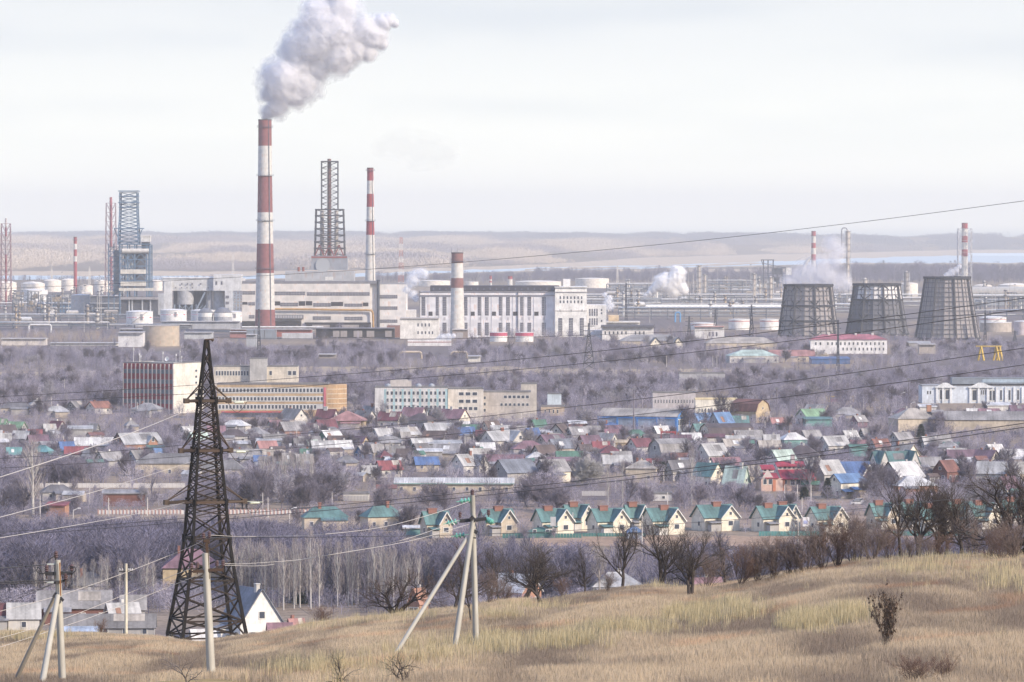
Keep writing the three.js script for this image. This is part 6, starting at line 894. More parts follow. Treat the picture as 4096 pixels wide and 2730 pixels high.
// the small stuff of a refinery: thin columns, vessels on legs, open frames, light masts
{
  const R = rng(88), zones = [['S', 60, 1690, 745, 800], ['S', 100, 1690, 820, 965], ['S', 1000, 1700, 690, 740], ['U', 600, 800, 760, 900], ['U', 1890, 2351, 760, 960], ['P', 0, 640, 1030, 1130], ['P', 0, 1080, 1150, 1300], ['R', 1900, 2351, 480, 700], ['P', 0, 1080, 1080, 1300], ['P', 560, 1100, 960, 1150], ['S', 60, 1690, 745, 965]], m3 = [M(0.56, 0.53, 0.50, 'rust', 0.5), M(0.66, 0.66, 0.67), M(0.40, 0.36, 0.33, 'rust'), M(0.50, 0.40, 0.30, 'rust')];
  for (let k = 0; k < 200; k++) {
    const [t, a, b, c, e] = zones[k % 11], x = lerp(a, b, R()), y = lerp(c, e, R()), d = dAt(Y(t, y)), f = base(t, x, y), kind = k % 5, m = m3[Math.floor(R() * 4)];
    if (kind < 2) { const h = lerp(10, 26, R() * R() + 0.1), q = lerp(0.7, 1.5, R()), r = thing('process_tower', 'thin process tower among the pipe racks of the refinery', 'process tower', f, 0, 'small process towers'); part('shell', mb().lathe(0, 0, 0, [[q, 0], [q, h - q], [q * 0.6, h - q * 0.3], [0.05, h]], 12), m, r); for (const v of [0.45, 0.72, 0.95]) part('platform', mb().lathe(0, h * v - q, 0, [[q, 0], [q + 1, 0], [q + 1, 1.1], [q + 0.9, 1.1], [q + 0.9, 0.2], [q, 0.2]], 10), M(0.15, 0.15, 0.18), r); }
    else if (kind === 2) { const q = lerp(1.6, 2.6, R()), l = lerp(6, 14, R()), h = lerp(3, 9, R()), r = thing('process_vessel', 'horizontal vessel on a steel stand in the refinery', 'tank', f, R() - 0.5, 'vessels on stands'); part('vessel', mb().cyl(V(-l / 2, h, 0), V(l / 2, h, 0), q, q, 14).cyl(V(l / 2, h, 0), V(l / 2 + 0.8, h, 0), q, q * 0.5, 14).cyl(V(-l / 2 - 0.8, h, 0), V(-l / 2, h, 0), q * 0.5, q, 14), m, r); part('stand', mb().bar(V(-l / 3, 0, 0), V(-l / 3, h, 0), 1).bar(V(l / 3, 0, 0), V(l / 3, h, 0), 1), steelM, r); }
    else if (kind === 3) { const w = lerp(8, 20, R()), h = lerp(8, 20, R()), n = 3, r = thing('process_structure', 'open steel process structure with deck levels in the refinery', 'steel structure', f, 0, 'open process frames'), g = mb(), q = mb(); for (const i of [-1, -0.33, 0.33, 1]) for (const z of [3, -3]) g.bar(V(i * w / 2, 0, z), V(i * w / 2, h, z), 0.5); for (let j = 1; j <= n; j++) { g.bar(V(-w / 2, h * j / n, 3), V(w / 2, h * j / n, 3), 0.5).bar(V(-w / 2, h * j / n, -3), V(w / 2, h * j / n, -3), 0.5); g.bar(V(-w / 2, h * (j - 1) / n, 3), V(-w / 6, h * j / n, 3), 0.3).bar(V(w / 6, h * j / n, 3), V(w / 2, h * (j - 1) / n, 3), 0.3); q.box(lerp(-0.3, 0.3, R()) * w, h * (j - 1) / n + 0.3, 0, w * lerp(0.2, 0.45, R()), h / n * 0.6, 4); } part('frame', g, steelM, r); part('equipment', q, m, r); }
    else { const h = lerp(18, 32, R()), r = thing('light_mast', 'thin light mast standing in the refinery', 'mast', f, 0, 'light masts of the refinery'); part('shaft', mb().cyl(V(0, 0, 0), V(0, h, 0), 0.4, 0.22, 6), M(0.5, 0.48, 0.48), r); part('lamp_head', mb().box(0, h, 0, 2.2, 0.7, 1), M(0.3, 0.3, 0.33), r); }
  }
}
// pipe portals
for (const [t, a, b, yt, yb, l, m] of [['P', 262, 466, 1262, 1335, 'white pipe portal at lower left of the refinery', M(0.72, 0.72, 0.75)], ['R', 0, 196, 1054, 1115, 'tan pipe portal left of two below the stout smokestack', M(0.6, 0.5, 0.4)], ['R', 470, 614, 1054, 1115, 'tan pipe portal right of two below the stout smokestack', M(0.6, 0.5, 0.4)], ['P', 548, 640, 1015, 1100, 'dark pipe portal beside the grey cylindrical tank', M(0.2, 0.2, 0.25)], ['S', 692, 738, 920, 1010, 'blue pipe portal in front of the pipe racks', M(0.12, 0.33, 0.62)]]) { const d = dAt(Y(t, yb)), s = d / F * TF, c = base(t, (a + b) / 2, yb), w = (b - a) * s / 2, h = (yb - yt) * s, r = thing('pipe_portal', l, 'pipe', c); part('pipe', mb().tube([V(-w, 0, 0), V(-w, h - 1, 0), V(-w + 1, h, 0), V(w - 1, h, 0), V(w, h - 1, 0), V(w, 0, 0)], 0.7, 8), m, r); }
for (const [t, a, b, yt, yb, m, l] of [['P', 386, 642, 1072, 1150, M(0.10, 0.19, 0.33), 'low blue shed behind the pipe racks at left'], ['P', 436, 508, 1106, 1185, whiteM, 'small white tall shed at left of the refinery'], ['P', 10, 420, 1392, 1452, M(0.62, 0.58, 0.57), 'long low pale building in the scrub at far left'], ['P', 460, 1082, 1432, 1456, M(0.76, 0.74, 0.74), 'long white fence in the scrub left of the white cube building'], ['P', 1690, 1950, 1335, 1395, M(0.5, 0.52, 0.56), 'low bluish building left of the settling tanks'], ['P', 2110, 2330, 1330, 1385, M(0.36, 0.17, 0.17), 'low brick shed left of the tallest smokestack'], ['P', 2260, 2352, 1356, 1470, M(0.36, 0.38, 0.43), 'grey steel box building left of the three bunkers'], ['Q', 862, 1016, 1078, 1110, M(0.42, 0.38, 0.37), 'small flat-roofed hut in the woods below the power station'], ['U', 1885, 2220, 800, 860, M(0.3, 0.33, 0.39), 'grey equipment house right of the largest cooling tower'], ['R', 625, 738, 1095, 1145, M(0.72, 0.70, 0.68), 'white ruin in the woods below the turbine hall'], ['U', 1390, 1540, 1215, 1300, M(0.42, 0.38, 0.37), 'dim grey shed under the largest cooling tower'], ['P', 825, 1110, 1000, 1165, M(0.12, 0.135, 0.18), 'dark steel shelter with pale roof right of the grey cylindrical tank'], ['P', 1100, 1330, 1305, 1350, M(0.2, 0.19, 0.22), 'dark scrap heap sheds under the lettered tanks'], ['P', 1480, 2200, 1235, 1300, M(0.42, 0.44, 0.5), 'long grey wall below the lettered tanks']]) { const r = hall(/fence|wall/.test(l.split(' ').slice(0, 3).join(' ')) ? 'long_wall' : 'low_building', l, t, a, b, yt, yb, 10, m, dAt(Y(t, yb))); r.box('roof', a - 4, b + 4, yt - 6, yt, -4.5, 12, M(0.5, 0.5, 0.54)); }
{ const r = thing('gantry_crane', 'yellow gantry crane in the yard below the largest cooling tower', 'crane', base('U', 2030, 1362)), s = dAt(Y('U', 1362)) / F * TF, m = M(0.58, 0.40, 0.08); part('girder', mb().box(0, 128 * s, 0, 236 * s, 9 * s, 2), m, r); for (const [x, q] of [[-70, 1], [70, -1], [100, -1]]) for (const k of [-1, 1]) part('leg', mb().bar(V(x * s + k * 22 * s, 0, k * 3), V(x * s, 128 * s, k * 0.6), 0.9), m, r); keep.push([X('U', 1910), X('U', 2150), Y('U', 1222), Y('U', 1350), dAt(Y('U', 1362))]); }
{ const r = thing('goods_gantry', 'yellow steel frame with red and blue goods behind the gardens at right', 'frame', base('D', 1750, 248)), s = dAt(Y('D', 248)) / F * TF, m = M(0.60, 0.46, 0.16); part('beam', mb().box(0, 45 * s, 0, 250 * s, 9 * s, 1), m, r); for (const x of [-118, -105, 60, 75, 118]) part('post', mb().box(x * s, 0, 0, 0.9, 45 * s, 0.9), m, r); part('goods', mb().box(-30 * s, 0, -1, 120 * s, 26 * s, 2), M(0.34, 0.12, 0.2), r); }

// ---------- cooling towers ----------
function cooler(label, t, x0, x1, yt, u0, u1, yb, N, rows, paint, major) {
  const d = dAt(Y(t, yb)), s = d / F * TF, c = base(t, (u0 + u1) / 2, yb), h = (yb - yt) * s, Rt = (x1 - x0) / 2 * s, Rb = (u1 - u0) / 2 * s, r = thing('cooling_tower', label, 'cooling tower', c, Math.PI / N);
  const ring = y => lerp(Rb, Rt, Math.pow(Math.max(0, y / h), 0.88)), P = (k, y, e = 0) => { const a = k / N * Math.PI * 2, R = ring(y) + e; return V(Math.sin(a) * R, y, Math.cos(a) * R); }, y0 = h * 0.03, rk = j => y0 + (h * 0.985 - y0) * j / rows;
  for (let j = 0; j < rows; j++) { const a = P(-0.5, rk(j)), b = P(0.5, rk(j)), e = P(0.5, rk(j + 1)), f = P(-0.5, rk(j + 1)), n = V(0, 0, 0.25), g = mb().quad(a, b, e, f).quad(b.clone().sub(n), a.clone().sub(n), f.clone().sub(n), e.clone().sub(n)).geo(); for (let k = 0; k < N; k++) { const o = part('panel', g, paint(k, j), r); o.rotation.y = (k + 0.5) / N * Math.PI * 2; } }
  const st = M(0.045, 0.048, 0.065), rib = mb(), hoop = mb(), dia = mb(), fine = mb();
  for (let k = 0; k < N; k++) { for (let j = 0; j < rows; j++) { (k % 2 ? fine : rib).bar(P(k, rk(j), 0.5), P(k, rk(j + 1), 0.5), k % 2 ? 0.4 : 1.15); const mid = (a, b) => a.lerp(b, 0.5); fine.bar(mid(P(k, rk(j), 0.3), P(k + 1, rk(j), 0.3)), mid(P(k, rk(j + 1), 0.3), P(k + 1, rk(j + 1), 0.3)), 0.26); } for (let j = 0; j <= rows; j++) (major.includes(j) ? hoop : fine).bar(P(k, rk(j), 0.55), P(k + 1, rk(j), 0.55), major.includes(j) ? 1.1 : 0.36); for (let q = 0; q + 1 < major.length; q++) if (k % 2 === 0) dia.bar(P(k, rk(major[q]), 0.7), P(k + 2, rk(major[q + 1]), 0.7), 0.6).bar(P(k + 2, rk(major[q]), 0.7), P(k, rk(major[q + 1]), 0.7), 0.6); }
  part('rib', rib, st, r); part('ring_beam', hoop, st, r); if (label.indexOf('largest') < 0) part('diagonal_brace', dia, st, r); part('batten', fine, M(0.13, 0.13, 0.155), r);
  const rim = mb(); for (let k = 0; k < N; k++) rim.bar(P(k, h * 0.99, 0.9), P(k + 1, h * 0.99, 0.9), 0.9, 1.6).bar(P(k, h * 0.985, 1), P(k, h * 1.015, 1), 0.3); part('rim_walkway', rim, st, r);
  const leg = mb(); for (let k = 0; k < N; k++) leg.bar(P(k, -0.5, 0.4), P(k, y0, 0.4), 1); part('leg', leg, concrete, r); keep.push([X(t, u0), X(t, u1), Y(t, yt), Y(t, yb - 35), d]); return r;
}
const pn = [M(0.34, 0.315, 0.325, 'rust'), M(0.31, 0.29, 0.30, 'rust'), M(0.37, 0.34, 0.345, 'rust')], pd = [M(0.15, 0.155, 0.185, 'rust'), M(0.17, 0.17, 0.195, 'rust')], pw = M(0.74, 0.73, 0.75), h3 = (k, j, n) => Math.floor(hash(k, j, 3) * n);
cooler('cooling tower with steam drifting over it, leftmost of three, bluish frame with crossed braces', 'U', 160, 592, 664, 92, 652, 1146, 16, 10, (k, j) => pn[h3(k, j, 3)], [0, 3, 6, 10]);
cooler('middle cooling tower with white panels in its upper part', 'U', 788, 1206, 657, 712, 1292, 1130, 16, 10, (k, j) => j >= 7 && (k < 3 || k > 12) ? pw : j >= 8 && k < 5 ? pw : pd[h3(k, j, 2)], [0, 3, 7, 10]);
cooler('largest cooling tower, rightmost of three, brown-grey panels with bold vertical ribs', 'U', 1438, 1844, 594, 1348, 1948, 1172, 16, 13, (k, j) => pn[h3(k, j, 2)], [0, 13]);

// ---------- fences, lamps and boards of the town ----------
function fence(label, t, x0, x1, yt, yb, m, n, post) { const d = dAt(Y(t, yb)), s = d / F * TF, c = base(t, (x0 + x1) / 2, yb), r = thing('fence', label, 'fence', c), w = (x1 - x0) * s, h = (yb - yt) * s, g = mb().box(0, 0, 0, w / n - 0.06, h, 0.14).geo(), pg = mb().box(0, 0, 0.05, 0.35, h + 0.25, 0.35).geo(); for (let k = 0; k < n; k++) { part('fence_panel', g, m, r, V(-w / 2 + (k + 0.5) * w / n, 0, 0)); if (post) part('post', pg, post, r, V(-w / 2 + k * w / n, 0, 0)); } keep.push([X(t, x0), X(t, x1), Y(t, yt), Y(t, yb - 6), d]); }
const fw = M(0.72, 0.71, 0.70), fp = M(0.42, 0.26, 0.24), ft = M(0.07, 0.19, 0.19);
fence('white slab fence with brownish posts behind the pylon, left part', 'A', 900, 1690, 1474, 1512, fw, 24, fp); fence('white slab fence right of the pylon, above the first green-roofed house', 'B', 40, 860, 1356, 1398, fw, 24, fp);
fence('long whitish slab fence in front of the beige school', 'A', 360, 1700, 1226, 1268, M(0.62, 0.60, 0.60), 34); fence('grey wall under the poplars above the cottages', 'C', 1210, 1450, 1068, 1112, M(0.45, 0.44, 0.46), 8);
fence('dark green fence along the foot of the first cottages', 'C', 480, 1210, 1458, 1502, ft, 26); fence('dark green fence from the third cottage to the crest trees', 'C', 1215, 1800, 1455, 1490, ft, 22); fence('turquoise and dark green fence at the foot of the cottages right of the crest trees', 'D', 1000, 1560, 1438, 1482, M(0.09, 0.26, 0.27), 20); fence('dark green fence behind the tall right-hand trees', 'E', 1150, 1900, 1440, 1482, ft, 24);
for (const [t, x, yt, yb, w, l, m] of [['C', 948, 1305, 1500, 50, 'blank grey billboard on a post before the leftmost sunlit cottage', M(0.48, 0.49, 0.52)], ['D', 1434, 1308, 1480, 60, 'white notice board with a blue patch between two cottages', M(0.74, 0.75, 0.80)]]) { const d = dAt(Y(t, yb)), s = d / F * TF, r = thing('billboard', l, 'billboard', base(t, x, yb)), h = (yb - yt) * s; part('post', mb().box(0, 0, 0, 0.45, h * 0.6, 0.4), concrete, r); part('board', mb().box(0, h - 85 * s, 0.3, w * s, 85 * s, 0.3), m, r); part('frame', mb().box(0, h - 87 * s, 0.2, (w + 5) * s, 2.4 * s, 0.3).box(0, h - 0.1, 0.2, (w + 5) * s, 2.4 * s, 0.3), M(0.25, 0.26, 0.3), r); if (t === 'D') part('print', mb().box(-3 * s, h - 60 * s, 0.52, w * 0.6 * s, 30 * s, 0.06), M(0.38, 0.42, 0.68), r); keep.push([X(t, x - w / 2), X(t, x + w / 2), Y(t, yt), Y(t, yb - 20), d]); }
{ const d = dAt(Y('C', 1440)), s = d / F * TF, r = H('C', 1695, 1388, 150, 8, 'hip', 'sky', 'wblue', 'blue-roofed shed between the third cottage and the crest trees', { h: 3.4, name: 'shed', cat: 'shed' }); }
H('C', 830, 1400, 250, 4, 'hip', 'green', 'dgrey', 'low dark green hip roof in front of the leftmost sunlit cottage', { h: 2.6, name: 'shed', cat: 'shed' }); H('B', 1720, 1500, 160, 2, 'flat', 'white', 'wteal', 'low whitish garage roof left of the pale cream cottage', { h: 2.4, name: 'shed', cat: 'shed' });
// slim concrete poles and lamps among the houses: [tile, x, top, foot, lamp]
const poleM = M(0.60, 0.57, 0.56), PL = [['A', 43, 280, 470], ['A', 590, 270, 430], ['A', 470, 430, 520], ['A', 1260, 480, 620], ['A', 820, 1270, 1420], ['A', 365, 1340, 1560], ['A', 670, 1470, 1680, 1], ['A', 995, 1360, 1530], ['A', 1352, 1355, 1530], ['A', 580, 790, 900], ['A', 565, 640, 760], ['B', 657, 620, 760], ['B', 1107, 130, 440, 2], ['B', 345, 1200, 1370], ['B', 393, 1240, 1460], ['B', 590, 1350, 1560, 1], ['B', 982, 1190, 1330], ['B', 1605, 1350, 1530, 1], ['B', 2205, 680, 860], ['B', 1650, 815, 900], ['B', 815, 590, 690], ['B', 1180, 700, 800], ['C', 1688, 112, 600, 2], ['C', 1425, 360, 470], ['C', 1605, 360, 490], ['C', 1762, 390, 500], ['C', 135, 565, 740], ['C', 217, 545, 660], ['C', 985, 650, 760], ['C', 730, 340, 440], ['C', 656, 340, 440], ['C', 1128, 1265, 1440], ['C', 1765, 1290, 1640], ['C', 960, 830, 960], ['C', 1522, 960, 1085], ['C', 968, 1080, 1190], ['D', 127, 870, 990], ['D', 162, 1080, 1240], ['D', 318, 1070, 1220], ['D', 1007, 1110, 1230], ['D', 1362, 1330, 1640], ['D', 1355, 1010, 1160], ['D', 1238, 1010, 1150], ['D', 1480, 1010, 1165], ['D', 1397, 1130, 1310], ['D', 1165, 110, 340, 2], ['D', 1108, 365, 440], ['D', 1058, 420, 520], ['D', 1370, 100, 300], ['D', 1640, 30, 180], ['E', 1295, 30, 260, 2], ['E', 1110, 150, 260, 1], ['E', 1225, 170, 300, 1], ['E', 1315, 260, 340, 1], ['E', 880, 200, 320], ['E', 760, 200, 290], ['E', 1420, 590, 650], ['E', 437, 710, 790], ['E', 1085, 190, 270, 1], ['E', 1725, 640, 760], ['E', 2250, 20, 240, 2], ['S', 612, 1310, 1420], ['S', 742, 1430, 1500], ['S', 1075, 1310, 1430], ['S', 1037, 1315, 1420], ['S', 1700, 1420, 1500], ['S', 152, 1300, 1410], ['S', 264, 1440, 1500], ['S', 458, 880, 1020], ['U', 632, 1410, 1500], ['U', 157, 1420, 1500], ['P', 770, 1060, 1330], ['P', 1525, 1060, 1300], ['P', 232, 1040, 1140], ['P', 985, 1140, 1310]];
{ const used = new Set(), near = (px, py, lead) => { for (const o of homes.map(h => [Math.hypot(h[0] - px, (h[1] - py) * 1.5), h[2]]).sort((a, b) => a[0] - b[0])) { const l = `${lead} the ${o[1]}`; if (l.split(' ').length <= 16 && !used.has(l)) { used.add(l); return l; } } }; for (const [t, x, yt, yb, k] of PL) { const d = dAt(Y(t, yb)), s = d / F * TF, h = (yb - yt) * s, c = base(t, x, yb), lamp = k === 1, r = thing(lamp ? 'street_lamp' : k === 2 ? 'lighting_mast' : 'utility_pole', near(X(t, x), Y(t, yb), lamp ? 'street lamp by' : k === 2 ? 'dark lighting mast by' : 'slim pole by'), lamp ? 'street lamp' : 'pole', c, 0, lamp ? 'street lamps in the gardens' : k === 2 ? 'dark lighting masts' : 'slim concrete poles in the town'), w = k === 2 ? 0.34 : 0.17; part('shaft', mb().cyl(V(0, -0.5, 0), V(0, h, 0), w, w * 0.65, 6), k === 2 ? M(0.22, 0.2, 0.24) : poleM, r); if (lamp) part('lamp_arm', mb().bar(V(0, h - 0.2, 0), V(1.2, h + 0.4, 0), 0.14).box(1.5, h + 0.3, 0, 0.8, 0.22, 0.35), M(0.7, 0.7, 0.72), r); else if (k === 2) part('lamp_head', mb().box(0, h - 1, 0, 1.6, 0.8, 0.9), M(0.2, 0.2, 0.24), r); else part('crossarm', mb().box(0, h - 0.7, 0, 1.3, 0.12, 0.12), M(0.3, 0.28, 0.28), r); } }
for (const [t, x, y, w, m, l] of [['D', 1910, 1198, 80, M(0.62, 0.63, 0.66), 'white car parked on the lane above the cottages'], ['D', 1925, 1183, 60, M(0.5, 0.5, 0.54), 'second pale car on the lane above the cottages']]) { const s = dAt(Y(t, y)) / F * TF, r = thing('parked_car', l, 'car', base(t, x, y), 0.1), k = 4.2; part('body', mb().poly([[-2.1, 0.35], [2.1, 0.35], [2.1, 0.8], [1.2, 0.95], [-2, 0.95]].map(([a, b]) => V(a, b, 0.82))).poly([[2.1, 0.35], [-2.1, 0.35], [-2, 0.95], [1.2, 0.95], [2.1, 0.8]].map(([a, b]) => V(a, b, -0.82))).box(0, 0.35, 0, 4.1, 0.5, 1.6), m, r); part('cabin', mb().box(-0.3, 0.85, 0, 2.1, 0.55, 1.45), M(0.07, 0.08, 0.1, null, 0.2), r); part('roof', mb().box(-0.3, 1.4, 0, 1.7, 0.06, 1.4), m, r); for (const a of [-1.35, 1.35]) for (const b of [-0.8, 0.8]) part('wheel', mb().cyl(V(a, 0.32, b - 0.1), V(a, 0.32, b + 0.1), 0.32, 0.32, 12), darkM, r); }
// far lattice pylons
for (const [t, x, yt, yb, wb, l] of [['R', 1735, 790, 1215, 110, 'dark lattice pylon in the woods below the turbine hall'], ['S', 820, 955, 1260, 64, 'dark lattice pylon left of the red-banded tanks'], ['S', 1060, 890, 1130, 44, 'slender dark pylon between the red-banded tanks'], ['S', 1393, 850, 1140, 46, 'slender dark pylon left of the first cooling tower'], ['S', 240, 650, 1120, 30, 'thin dark pylon right of the turbine hall blocks'], ['U', 645, 990, 1480, 26, 'thin dark pylon before the white office with red roof'], ['U', 1997, 900, 1180, 26, 'thin dark pylon right of the largest cooling tower'], ['Q', 310, 660, 1110, 40, 'thin dark pylon in front of the tallest smokestack'], ['U', 2270, 1090, 1190, 36, 'small dark pylon at the right edge']]) { const d = dAt(Y(t, yb)), s = d / F * TF, h = (yb - yt) * s, r = thing('lattice_pylon', l, 'pylon', base(t, x, yb)), w = wb * s, n = 9, m = M(0.07, 0.075, 0.10); lattice(r, Array.from({ length: n }, (_, k) => { const q = 1 - Math.pow(1 - k / (n - 1), 1.25); return [h * q, Math.max(0.6, w * Math.pow(Math.max(0, 1 - q), 1.15))]; }), 0.5, 0.26, m); const a = mb(); for (const q of [0.72, 0.84, 0.94]) a.bar(V(-w * 0.3 - 1.2, h * q, 0), V(w * 0.3 + 1.2, h * q, 0), 0.35); part('crossarm', a, m, r); }

// ---------- the brown lattice pylon on the brow ----------
const ironM = new THREE.MeshStandardMaterial({ color: new THREE.Color().setRGB(0.012, 0.010, 0.010), map: T.rust, roughness: 1, side: THREE.DoubleSide }), rustyM = new THREE.MeshStandardMaterial({ color: new THREE.Color().setRGB(0.085, 0.06, 0.046), map: T.rust, roughness: 0.85, side: THREE.DoubleSide });
const pylonD = 505, PS = pylonD / F, pylonX = xAt(827, 2545, pylonD), pylonY = EYE - slope(2545) * pylonD;
{
  const r = thing('lattice_pylon', 'big rusty brown lattice pylon on the brow of the hill at left', 'pylon', V(pylonX, pylonY, -pylonD), 0.30);
  const K = (x, y) => [X('K', x), Y('K', y)], lv = [[2545, 330], [2478, 302], [2386, 266], [2318, 240], [2240, 212], [2152, 186], [2062, 170], [2006, 158], [1930, 143], [1865, 130], [1800, 116], [1735, 102], [1680, 92], [1600, 74], [1540, 58], [1470, 40], [1410, 26], [1358, 14]].map(([y, w]) => [(2545 - y) * PS, w * PS / 1.25]);
  const P = (k, i) => V((i === 0 || i === 3 ? -1 : 1) * lv[k][1] / 2, lv[k][0], (i < 2 ? 1 : -1) * lv[k][1] / 2), n = lv.length;
  for (let i = 0; i < 4; i++) { const g = mb(); for (let k = 0; k + 1 < n; k++) g.bar(P(k, i), P(k + 1, i), lerp(0.32, 0.15, k / n), lerp(0.32, 0.15, k / n)); const f = P(0, i); g.bar(f.clone().add(V(0, -2.2, 0)), f, 0.24); part('leg', g, ironM, r); part('footing', mb().box(f.x, -2.6, f.z, 0.9, 2.4, 0.9), concrete, r); }
  for (let i = 0; i < 4; i++) { const j = (i + 1) % 4; for (let k = 0; k + 1 < n; k++) { const g = mb(), a = P(k, i), b = P(k, j), c = P(k + 1, i), e = P(k + 1, j), w = k < 6 ? 0.14 : 0.10; const sub = k > 5 && k < 13 ? 2 : 1; for (let q = 0; q < sub; q++) { const a1 = a.clone().lerp(c, q / sub), b1 = b.clone().lerp(e, q / sub), c1 = a.clone().lerp(c, (q + 1) / sub), e1 = b.clone().lerp(e, (q + 1) / sub); g.bar(a1, e1, w).bar(b1, c1, w); } if ([0, 1, 3, 5, 7, 10, 13].includes(k)) g.bar(a, b, w * 1.2); part('bracing', g, i < 2 ? M(0.042, 0.031, 0.026, 'rust', 1) : ironM, r); } }
  const gus = mb(); for (const k of [5, 7, 10, 13]) for (let i = 0; i < 4; i++) { const p = P(k, i); gus.box(p.x, p.y - 0.35, p.z, 0.5, 0.7, 0.12).box(p.x, p.y - 0.35, p.z, 0.12, 0.7, 0.5); } part('gusset_plate', gus, ironM, r);
  for (const [y, xl, xr, ty, pl] of [[1602, 745, 915, 1540, 14], [1801, 724, 922, 1720, 11], [2007, 664, 978, 1935, 8]]) {
    const h = (2545 - y) * PS, a = -(827 - xl) * PS * 1.02, b = (xr - 827) * PS * 1.02, w = lv.find(q => q[0] >= h)[1], t = (2545 - ty) * PS, arm = thing2('crossarm', r), g = mb();
    for (const z of [-1, 1]) { g.bar(V(a, h, z * 0.2), V(-w / 2, h + 0.05, z * w / 2), 0.2).bar(V(b, h, z * 0.2), V(w / 2, h + 0.05, z * w / 2), 0.2).bar(V(-w / 2, h, z * w / 2), V(w / 2, h, z * w / 2), 0.26).bar(V(a, h + 0.1, 0), V(-w * 0.42, t, z * w * 0.4), 0.1).bar(V(b, h + 0.1, 0), V(w * 0.42, t, z * w * 0.4), 0.1); } g.box(a, h - 0.25, 0, 0.5, 0.5, 0.7).box(b, h - 0.25, 0, 0.5, 0.5, 0.7).bar(V(a, h - 0.05, 0.25), V(b, h - 0.05, 0.25), 0.22); part('beam', g, rustyM, arm);
    const ins = mb(); for (const [sx, dir] of [[b, 1]]) { for (let k = 0; k < 6; k++) ins.lathe(sx + dir * (0.7 + k * 0.15), h - 0.2, 0.1, [[0.04, -0.12], [0.15, -0.02], [0.14, 0.05], [0.04, 0.08]], 10); ins.bar(V(sx, h, 0), V(sx + dir * 1.9, h - 0.12, 0.1), 0.045); } part('insulator', ins, M(0.66, 0.70, 0.58, null, 0.15), arm);
    const jump = []; for (let k = 0; k <= 10; k++) jump.push(V(b + 1.9 - 1.9 * k / 10, h - 0.12 - 1.1 * Math.sin(k / 10 * Math.PI), 0.1 - 0.5 * k / 10)); part('jumper', mb().tube(jump, 0.03, 4), M(0.10, 0.09, 0.09), arm);
  }
  const top = lv[n - 1][0]; part('earth_wire_arm', mb().bar(V(-0.2, top, 0), V(0.75, top + 0.05, 0), 0.16).lathe(0.62, top - 0.05, 0, [[0.05, -0.14], [0.16, 0], [0.14, 0.1], [0.04, 0.14]], 8), rustyM, r);
}
function thing2(n, p) { const g = new THREE.Group(); g.name = n; p.add(g); return g; }

// ---------- concrete line poles on the slope ----------
const postM = new THREE.MeshStandardMaterial({ color: new THREE.Color().setRGB(0.44, 0.43, 0.395), map: T.grime, roughness: 0.95, side: THREE.DoubleSide });
const glassGreen = M(0.16, 0.42, 0.34, null, 0.12), porc = M(0.085, 0.05, 0.045, null, 0.25), blackM = M(0.03, 0.03, 0.035, null, 0.6), rustStrip = M(0.34, 0.19, 0.085, 'rust');
function pole2(a, b, w0, w1) { const g = mb(), ax = b.clone().sub(a), n = 7; for (let k = 0; k < n; k++) { const p = a.clone().addScaledVector(ax, k / n), q = a.clone().addScaledVector(ax, (k + 1) / n), w = lerp(w0, w1, k / n); g.cyl(p, q, w * 0.62, lerp(w0, w1, (k + 1) / n) * 0.62, 4, k === n - 1); } return g.geo().rotateY(0); }
function insul(p, s = 1, m = porc) { const g = mb(); g.cyl(V(0, -0.25 * s, 0), V(0, 0, 0), 0.02, 0.02, 6); for (let k = 0; k < 3; k++) g.lathe(0, k * 0.07 * s, 0, [[0.04 * s, -0.03 * s], [0.085 * s, 0], [0.06 * s, 0.045 * s], [0.03 * s, 0.07 * s]], 10); return g.geo().translate(p.x, p.y, p.z); }
function disc(p, dir, n = 2, m) { const g = mb(); for (let k = 0; k < n; k++) { const c = p.clone().addScaledVector(dir, 0.2 + k * 0.16); g.cyl(c, c.clone().addScaledVector(dir, 0.05), 0.14, 0.10, 12).cyl(c.clone().addScaledVector(dir, 0.05), c.clone().addScaledVector(dir, 0.12), 0.06, 0.05, 8); } g.bar(p, p.clone().addScaledVector(dir, 0.25 + n * 0.18), 0.03); return g; }
